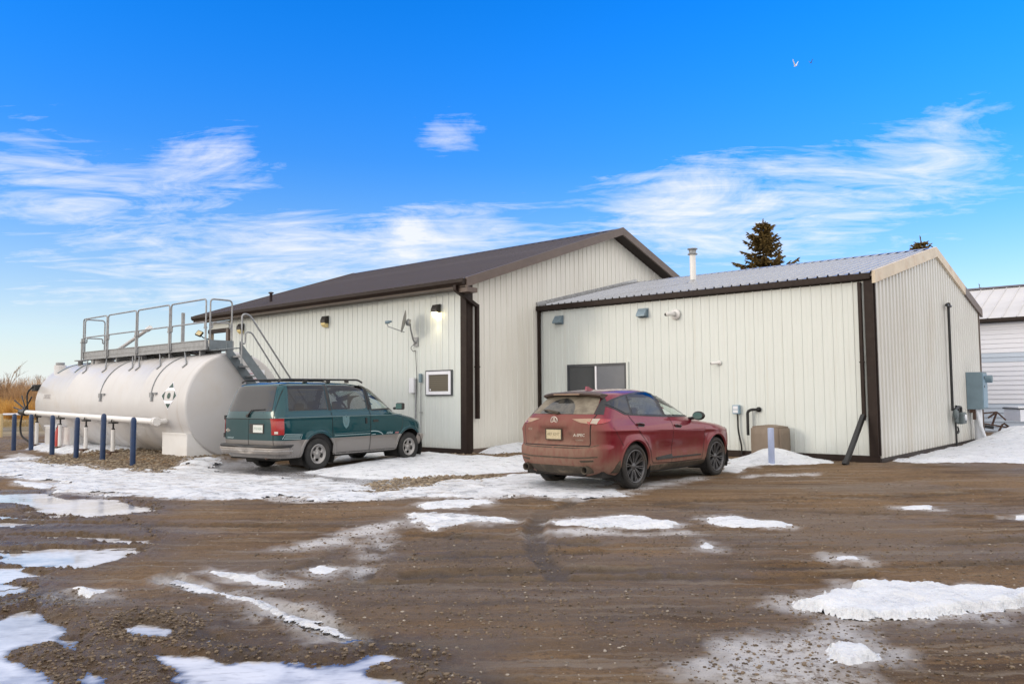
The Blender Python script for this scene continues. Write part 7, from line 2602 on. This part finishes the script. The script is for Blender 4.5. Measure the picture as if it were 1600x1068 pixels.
    for w, z in ((-0.90, 1.13), (-0.90, 0.75)):
        p, n = c.hit('B', w, z)
        MB().box((p.x - 0.03, p.y - 0.03, p.z - 0.045), (p.x + 0.03, p.y + 0.02, p.z + 0.045), 0.008).build('hinge', M['dark_plastic'], t)
    p, n = c.hit('B', 0.30, 0.905)
    MB().box((p.x - 0.27, p.y - 0.012, p.z - 0.10), (p.x + 0.20, p.y - 0.004, p.z + 0.10), 0.003).build('plate_recess', M['dark_plastic'], rd)
    po = MB().box((-0.155, -0.006, -0.078), (0.155, 0.0, 0.078), 0.002).build('licence_plate', M['plate'], rd)
    po.location = p + Vector((0.02, -0.016, 0))
    me = text_mesh('715 HGE', 0.070)
    me.transform(Matrix.Translation((0, -0.0075, 0)) @ Matrix.Rotation(R(90), 4, 'X'))
    me.materials.append(M['plate_ink'])
    link('lettering', me, po)
    c.text('lettering', 'CHEVROLET', 0.045, -0.62, 0.705, 'B', 0.008, M['decal'], ld, 0.0, 0.001)
    p, n = c.hit('B', -0.72, 0.86)
    m = MB()
    m.box((p.x - 0.075, p.y - 0.012, p.z - 0.020), (p.x + 0.075, p.y - 0.004, p.z + 0.020)).box((p.x - 0.028, p.y - 0.014, p.z - 0.038), (p.x + 0.028, p.y - 0.0035, p.z + 0.038))
    m.build('emblem', M['chrome'], ld)
    # wiper
    p0, n0 = c.hit('B', -0.02, 1.17)
    p1, n1 = c.hit('B', 0.10, 1.285)
    p2, n2 = c.hit('B', 0.50, 1.30)
    slab('wiper', [p0 + n0 * 0.03, p1 + n1 * 0.035, p2 + n2 * 0.02], M['dark_plastic'], hg, [0.022, 0.013, 0.009])
    MB().tube([p0 + Vector((0, 0.01, 0)), p0 + Vector((0, -0.05, -0.0))], 0.035, 10).build('wiper_motor', M['dark_plastic'], hg)
    # bumpers: mouldings that follow the body contour
    def bumper(name, zs_, offs, lo, hi, matl, rear):
        rows = []
        for z, o in zip(zs_, offs):
            row = []
            sr, sf, w = (float(mono(*zip(*a), [z])[0]) for a in (sp['rear'], sp['front'], sp['half']))
            pts = c.half_contour(sr - o, sf + o, w + o * 0.35)
            pts = [p for p in pts if (p[1] < hi if rear else p[1] > lo)]
            pts = pts if rear else pts[::-1]
            row = [(-x, s, z) for x, s in pts[::-1]] + [(x, s, z) for x, s in pts]
            rows.append(row)
        n = min(len(r) for r in rows)
        rows = [r[(len(r) - n) // 2:(len(r) - n) // 2 + n] for r in rows]
        m = MB()
        V = [p for r in rows for p in r]
        F = [(i * n + j, i * n + j + 1, (i + 1) * n + j + 1, (i + 1) * n + j) for i in range(len(rows) - 1) for j in range(n - 1)]
        F += [tuple(i * n for i in range(len(rows))), tuple(i * n + n - 1 for i in range(len(rows)))]
        m.add(V, F, True)
        return m.build(name, matl, t)
    bp = bumper('bumper', [0.375, 0.385, 0.40, 0.505, 0.52], [-0.02, 0.105, 0.120, 0.135, 0.125], 0, -0.62, M['beige_bumper'], True)
    bumper('bumper_step', [0.521, 0.525, 0.565, 0.575, 0.58], [0.10, 0.118, 0.115, 0.10, -0.02], 0, -0.64, M['dark_plastic'], True)
    bumper('bumper_rub_strip', [0.452, 0.455, 0.463, 0.466], [0.11, 0.134, 0.134, 0.11], 0, -0.70, M['chrome'], True)
    bumper('bumper', [0.37, 0.39, 0.46, 0.58, 0.63, 0.64], [-0.02, 0.06, 0.085, 0.085, 0.07, -0.02], 3.0, 0, M['beige_bumper'], False)
    c.patch('windscreen_surround', [(-0.76, 1.20), (0.76, 1.20), (0.66, 1.74), (-0.66, 1.74)], 'F', 0.006, M['dark_plastic'], t, cell=0.07, holes=(gw,))
    c.patch('pane', gw, 'F', 0.004, M['clear_glass'], t, cell=0.07, thick=0)
    c.patch('grille', [(-0.48, 0.92), (0.48, 0.92), (0.48, 0.74), (-0.48, 0.74)], 'F', 0.008, M['dark_plastic'], t)
    fn = {'r': 0.205, 'spokes': spokes_five}
    for y in (0, 2.825):
        for sd in (1, -1):
            wheel(t, 0.835 * sd, y, 0.345, sd, 0.345, 0.225, fn, M['tyre_van'], M['rim_silver'], M['brake'])
    return t


M['carglass_van'] = glass_mat('grey_van_glass', (0.050, 0.062, 0.066), 0.03)
M['carglass_rear'] = glass_mat('rear_van_glass', (0.040, 0.040, 0.042), 0.05)
build_van()

# ------------------------------------------------------------------ trees, birds, things in the background
def spruce(label, x, y, h, base_r, seed, zmin=2.0):
    rnd = random.Random(seed)
    t = thing('spruce_tree', label, 'spruce tree', (x, y, 0), rnd.random() * 6, 'spruces behind the low building')
    MB().tube([(0, 0, -0.2), (0.03, 0, h * 0.5), (0, 0.02, h)], [0.20, 0.12, 0.015], 8).build('trunk', M['bark'], t)
    limbs, nv, nf = MB(), [], []
    def tuft(p, d, ln, w):
        """a spray of needles: a few crossed narrow blades"""
        d = d.normalized()
        s = d.cross(Vector((0, 0, 1)))
        s = s.normalized() if s.length > 1e-4 else Vector((1, 0, 0))
        u = s.cross(d)
        for k in range(3):
            a = k * math.pi / 3 + rnd.random()
            q = s * math.cos(a) + u * math.sin(a)
            b = len(nv)
            tip = p + d * ln + Vector((0, 0, -0.03))
            nv.extend([p - q * w, p + q * w, p + d * ln * 0.6 + q * w * 0.9, tip, p + d * ln * 0.6 - q * w * 0.9])
            nf.append((b, b + 1, b + 2, b + 3, b + 4))
    z = zmin
    while z < h - 0.15:
        f = (z - zmin) / (h - zmin)
        r = base_r * (1 - f) ** 0.82 + 0.08
        n = rnd.randint(5, 8)
        a0 = rnd.random() * 6.28
        for k in range(n):
            if rnd.random() < 0.10:
                continue
            a = a0 + k * 6.283 / n + rnd.uniform(-0.3, 0.3)
            L = r * rnd.uniform(0.6, 1.35)
            droop = rnd.uniform(-0.30, 0.02) * (1 - f * 0.8)
            d = Vector((math.cos(a), math.sin(a), 0))
            p0 = Vector((0, 0, z + rnd.uniform(-0.12, 0.12)))
            p1 = p0 + d * L * 0.55 + Vector((0, 0, droop * L))
            p2 = p0 + d * L + Vector((0, 0, droop * L + L * rnd.uniform(0.12, 0.32)))
            limbs.tube([p0, p1, p2], [0.035 * (1 - f) + 0.012, 0.02, 0.006], 4, False, False)
            m = max(4, int(L / 0.085))
            for j in range(m):
                u = (j + 0.6) / m
                p = p0.lerp(p1, u / 0.55) if u < 0.55 else p1.lerp(p2, (u - 0.55) / 0.45)
                ax = (p2 - p0).normalized()
                for sgn in (-1, 1, rnd.choice((-1, 1))):
                    sd = ax.cross(Vector((0, 0, 1))).normalized() * sgn
                    dd = (ax * 0.8 + sd * rnd.uniform(0.5, 1.0) + Vector((0, 0, rnd.uniform(-0.75, 0.15))))
                    tuft(p, dd, rnd.uniform(0.2, 0.42) * (1.1 - 0.4 * u), 0.042)
            tuft(p2 - (p2 - p1).normalized() * 0.05, p2 - p1, 0.26, 0.035)
        z += rnd.uniform(0.20, 0.34) * (1.15 - 0.4 * f)
    for k in range(5):
        tuft(Vector((0, 0, h - 0.1 * k)), Vector((rnd.uniform(-0.4, 0.4), rnd.uniform(-0.4, 0.4), 1)), 0.2, 0.03)
    limbs.build('limb', M['bark'], t)['kind'] = 'stuff'
    m = MB()
    m.add(nv, nf)
    me = bpy.data.meshes.new('crown')
    me.from_pydata([tuple(p) for p in nv], [], nf)
    me.materials.append(M['needles'])
    c = link('crown', me, t)
    return t


def leafy_mat(name, a, b):
    m = bpy.data.materials.new(name)
    m.use_nodes = True
    t = NT(m.node_tree)
    bs = m.node_tree.nodes['Principled BSDF']
    g = t.n('ShaderNodeNewGeometry')
    n = t.noise(g.outputs['Position'], 1.3, 4, 0.6)
    wn = t.n('ShaderNodeTexWhiteNoise', noise_dimensions='1D')
    t.link(g.outputs['Random Per Island'], wn.inputs['W'])
    c = t.mix(t.math('ADD', t.math('MULTIPLY', wn.outputs['Value'], 0.6), t.math('MULTIPLY', n, 0.4)), a, b)
    t.link(c, bs.inputs['Base Color'])
    bs.inputs['Roughness'].default_value = 0.7
    return m


M['bark'] = mat('bark', (0.09, 0.065, 0.045), 0.85, 0, 0.25, 9.0)
M['needles'] = leafy_mat('brownish_spruce_needles', (0.10, 0.068, 0.020), (0.28, 0.19, 0.06))
M['twig'] = mat('bare_twigs', (0.30, 0.19, 0.11), 0.85, 0, 0.2, 2.0)
M['willow'] = leafy_mat('orange_willow_twigs', (0.40, 0.19, 0.035), (0.68, 0.40, 0.10))
M['tanbrush'] = leafy_mat('tan_brush_twigs', (0.30, 0.17, 0.075), (0.58, 0.37, 0.19))
M['drygrass'] = leafy_mat('dry_winter_grass', (0.28, 0.19, 0.08), (0.48, 0.36, 0.18))


def bare_tree(mesh_name, seed, h):
    rnd = random.Random(seed)
    tr, tw = MB(), MB()
    def grow(p, d, L, r, lev):
        q = p + d * L
        mid = p.lerp(q, 0.5) + Vector((rnd.uniform(-1, 1), rnd.uniform(-1, 1), 0)) * L * 0.05
        (tr if lev < 2 else tw).tube([p, mid, q], [r, r * 0.8, r * 0.6], 5 if lev < 2 else 3, False, True)
        if lev >= 5 or L < 0.12:
            return
        for k in range(rnd.choice((2, 3, 3)) if lev else 4):
            a = rnd.uniform(0.25, 0.75)
            b = rnd.random() * 6.283
            s = d.cross(Vector((0.3, 0.2, 1))).normalized()
            u = s.cross(d)
            nd = (d * math.cos(a) + (s * math.cos(b) + u * math.sin(b)) * math.sin(a) + Vector((0, 0, 0.12))).normalized()
            grow(p.lerp(q, rnd.uniform(0.55, 1.0)), nd, L * rnd.uniform(0.55, 0.82), r * 0.6, lev + 1)
    grow(Vector((0, 0, -0.2)), Vector((rnd.uniform(-0.1, 0.1), rnd.uniform(-0.1, 0.1), 1)).normalized(), h * 0.32, h * 0.017, 0)
    return tr.mesh('trunk', M['twig']), tw.mesh('crown', M['twig'])


def build_background():
    spruce('dark brown green spruce rising above the ridge of the low building', 14.35, 45, 11.35, 3.9, 3)
    spruce('slender spruce tip showing above the ridge peak of the low building', 23.3, 45.0, 10.3, 2.6, 9)
    spruce('tiny spruce tip above the white shed roof', 38.3, 65.0, 10.25, 2.2, 12)
    kinds = [bare_tree('bare', s, h) for s, h in ((1, 5.5), (5, 6.5), (8, 4.8), (11, 6.0))]
    spots = [(-49, 75, 1.05), (-46.3, 72, 1.15), (-55, 84, 1.0), (-44.0, 71, 0.95), (-47.8, 77, 0.85), (-43.5, 73, 0.75), (-51.5, 82, 1.1), (-57.5, 86, 0.8), (-53.0, 79, 0.75), (-45.2, 75.5, 0.7), (-42.2, 70.5, 0.7), (-59.5, 90, 1.1), (-48.5, 85, 0.7), (-62, 92, 1.0), (-41.0, 71.8, 0.6), (-47.0, 73.5, 0.9), (-50.2, 76.5, 1.0), (-45.0, 70.2, 0.85), (-52.0, 78.0, 0.95), (-49.6, 73.0, 0.8), (-46.8, 79.5, 1.1), (-54.2, 81.0, 0.9), (-43.8, 75.0, 0.9), (-48.0, 71.0, 0.65), (-51.0, 74.5, 0.7), (-56.0, 80.0, 0.85), (-42.8, 73.6, 0.6)]
    for i, (x, y, s) in enumerate(spots):
        t = thing('bare_tree', 'leafless tree in the distant windbreak at the far left', 'tree', (x, y, -0.1), i * 1.3, 'bare windbreak trees at far left')
        s *= 0.86
        t.scale = (s, s, s)
        a, b = kinds[i % 4]
        link('trunk', a, t)
        link('crown', b, t)
    # orange willow shrubs before the trees
    rnd = random.Random(4)
    def shrub(n, h, w, matl):
        m = MB()
        for k in range(n):
            a, rr = rnd.random() * 6.283, w * math.sqrt(rnd.random())
            p = Vector((rr * math.cos(a) * 0.7, rr * math.sin(a) * 0.7, 0))
            q = p + Vector((rnd.uniform(-0.25, 0.25) + math.cos(a) * 0.2, rnd.uniform(-0.25, 0.25) + math.sin(a) * 0.2, 1)) * h * rnd.uniform(0.5, 1.1) * (1 - 0.4 * (rr / w) ** 2)
            r = 0.018
            s = Vector((math.cos(a * 3), math.sin(a * 3), 0)) * r
            m.add([p - s, p + s, q + s * 0.3, q - s * 0.3], [(0, 1, 2, 3)])
        me = bpy.data.meshes.new('twigs')
        me.from_pydata(m.v, [], m.f)
        me.materials.append(matl)
        return me
    sm = [shrub(900, 1.7, 1.6, M['willow']), shrub(700, 1.3, 1.5, M['willow'])]
    for i, (x, y) in enumerate([(-38.2, 62), (-36.6, 61), (-35.2, 61.5), (-39.8, 63.5), (-41.2, 64.5), (-34.2, 62.5), (-43, 66)]):
        t = thing('willow_shrub', 'bushy orange willow shrub in front of the bare trees at far left', 'shrub', (x, y, 0), i * 0.9, 'orange willow shrubs')
        link('twigs', sm[i % 2], t)
    tan = [shrub(1500, 3.4, 2.6, M['tanbrush']), shrub(1300, 2.7, 2.4, M['tanbrush'])]
    for i, (x, y) in enumerate([(-47, 72), (-44.2, 70.5), (-50, 74), (-53, 77), (-41.8, 70), (-55.5, 79), (-45.6, 73), (-39.6, 69), (-48.6, 76), (-58, 82), (-42.8, 73)]):
        t = thing('brush_thicket', 'tall warm tan thicket of bare brush among the windbreak trees at far left', 'shrub', (x, y, 0), i * 1.1, 'tan brush thickets at far left')
        link('twigs', tan[i % 2], t)
    g = shrub(2600, 0.35, 9.0, M['drygrass'])
    o = link('grass', g)
    o.location = (-32, 50, 0)
    tag(o, 'dry tan grass on the field beyond the tank', None, None, 'stuff')
    # low pipe gate at the left edge
    t = thing('pipe_gate', 'cream yellow pipe gate frame standing at the far left edge', 'gate', (-18.75, 29.4, 0), R(-62) + R(90))
    def gp(x, z):
        return (x, 0, z)
    MB().tube([gp(0, -0.1), gp(0, 1.03)], 0.07, 10).build('post', M['yellowpaint'], t)
    MB().tube([gp(0.05, 1.0), gp(2.7, 1.0)], 0.04, 8).build('rail', M['window_white'], t)
    MB().tube([gp(2.72, -0.1), gp(2.72, 1.03)], 0.05, 10).build('post', M['yellowpaint'], t)
    # floodlight on the porch corner
    t = thing('flood_lamp', 'bronze floodlight with amber lens under the porch corner', 'floodlight', at_wall(N_POS, -0.03, 13.27, 3.72), TH)
    MB().tube([(0, 0, 0), (-0.20, 0.05, 0.05), (-0.28, 0.08, 0.12)], 0.02, 8).build('arm', M['lamp_housing'], t)
    m = MB()
    m.box((-0.14, -0.15, -0.05), (0.14, 0.15, 0.05), 0.015)
    h = m.build('housing', M['lamp_housing'], t)
    h.scale = (0.78, 0.78, 0.78)
    h.location = (-0.33, 0.11, 0.20)
    h.rotation_euler = (R(35), R(-50), 0)
    l = MB().box((-0.11, -0.12, 0.051), (0.11, 0.12, 0.056)).build('lens', M['flood_lens'], h)
    # two birds high over the right
    def bird(label, loc, matl, rz, s, fold):
        t = thing('bird', label, 'bird', loc, rz)
        m = MB()
        m.tube([(0, -0.20, 0.0), (0, -0.10, 0.0), (0, 0.02, 0.01), (0, 0.14, 0.02), (0, 0.19, 0.035), (0, 0.235, 0.03)], [0.012, 0.035, 0.055, 0.04, 0.028, 0.004], 8)
        m.add([(-0.03, -0.18, 0), (0.03, -0.18, 0), (0.06, -0.31, 0.0), (-0.06, -0.31, 0.0)], [(0, 1, 2, 3)])
        b = m.build('body', matl, t)
        for sg in (-1, 1):
            w = MB()
            P = [(0.03 * sg, 0.09, 0.01), (0.03 * sg, -0.06, 0.01), (0.22 * sg, -0.05, fold * 0.20), (0.22 * sg, 0.08, fold * 0.20), (0.46 * sg, -0.05, fold * 0.46), (0.44 * sg, 0.03, fold * 0.44)]
            Q = [(x, y, z + 0.012) for x, y, z in P]
            w.add(P + Q, [(0, 1, 2, 3), (3, 2, 4, 5), (6, 9, 8, 7), (9, 11, 10, 8), (0, 3, 9, 6), (3, 5, 11, 9), (1, 7, 8, 2), (2, 8, 10, 4), (4, 10, 11, 5)])
            w.build('wing', matl, t)
        t.scale = (s, s, s)
    bird('white bird flying high above the low building', (14.67, 40, 18.3), M['plastic_white'], 0.6, 0.5, 1.3)
    bird('small dark bird flying right of the white bird', (16.23, 42, 19.3), M['birdgrey'], 2.0, 0.32, 1.2)
    # clutter by the white shed
    t = thing('utility_trailer', 'white box trailer with black fender at the right edge', 'trailer', (16.75, 25.6, 0), R(-12))
    MB().box((-0.72, -0.6, 0.62), (1.6, 0.7, 1.00), 0.01).build('box_body', M['window_white'], t)
    MB().box((-0.75, -0.63, 1.0), (1.63, 0.73, 1.035)).build('lid_edge', M['blackmetal'], t)
    m = MB()
    m.prism([(-0.78, -0.65), (1.66, -0.65), (1.6, 0.75), (-0.72, 0.75)], 'z', 1.036, 1.075)
    m.build('lid', M['plastic_white'], t)
    m = MB()
    pr = [(-0.62 * math.cos(a), 0.50 * math.sin(a)) for a in np.linspace(0, math.pi, 14)]
    m.prism([(x + 0.15, z + 0.10) for x, z in pr], 'y', -0.86, -0.61)
    m.build('fender', M['blackmetal'], t)
    m = MB()
    m.lathe([(0.16, -0.10), (0.27, -0.10), (0.30, -0.06), (0.30, 0.06), (0.27, 0.10), (0.16, 0.10)], 24, 'y', (0.15, -0.74, 0.30))
    w = m.build('wheel', M['black'], t)
    MB().lathe([(0.001, -0.11), (0.06, -0.11), (0.16, -0.05)], 18, 'y', (0.15, -0.78, 0.30)).build('rim', M['steel'], w)
    MB().tube([(0.18, -0.87, 0.52), (0.18, -0.88, 0.52)], 0.05, 10).build('reflector', M['lamp_lens'], t)
    MB().prism([(0.02, 0.60), (0.12, 0.60), (0.09, 0.86)], 'y', -0.62, -0.605).build('mud_flap', M['black'], t)
    t = thing('scrap_frame', 'rusty angle iron frame lying in snow beside the corrugated wall', 'scrap iron', (15.35, 25.9, 0.42), R(-10))
    m = MB()
    for a, b in (((-0.5, 0, 0.18), (0.6, 0, -0.02)), ((0.0, 0, 0.30), (0.30, 0.1, 0.48)), ((0.30, 0.1, 0.48), (0.10, 0, 0.05)), ((0.30, 0.1, 0.48), (0.52, 0, 0.22)), ((0.45, 0, 0.12), (0.85, 0.1, -0.16)), ((0.42, 0, 0.10), (0.22, -0.1, -0.2)), ((-0.45, 0, 0.42), (0.30, 0.1, 0.48))):
        m.bar(a, b, 0.045, 0.045)
    m.build('frame', M['rust'], t)
    MB().bar((-0.5, 0.05, 0.10), (0.15, 0.05, -0.02), 0.12, 0.10).build('beam', M['blackmetal'], t)


M['birdgrey'] = mat('grey_feathers', (0.10, 0.10, 0.11), 0.7)
build_background()
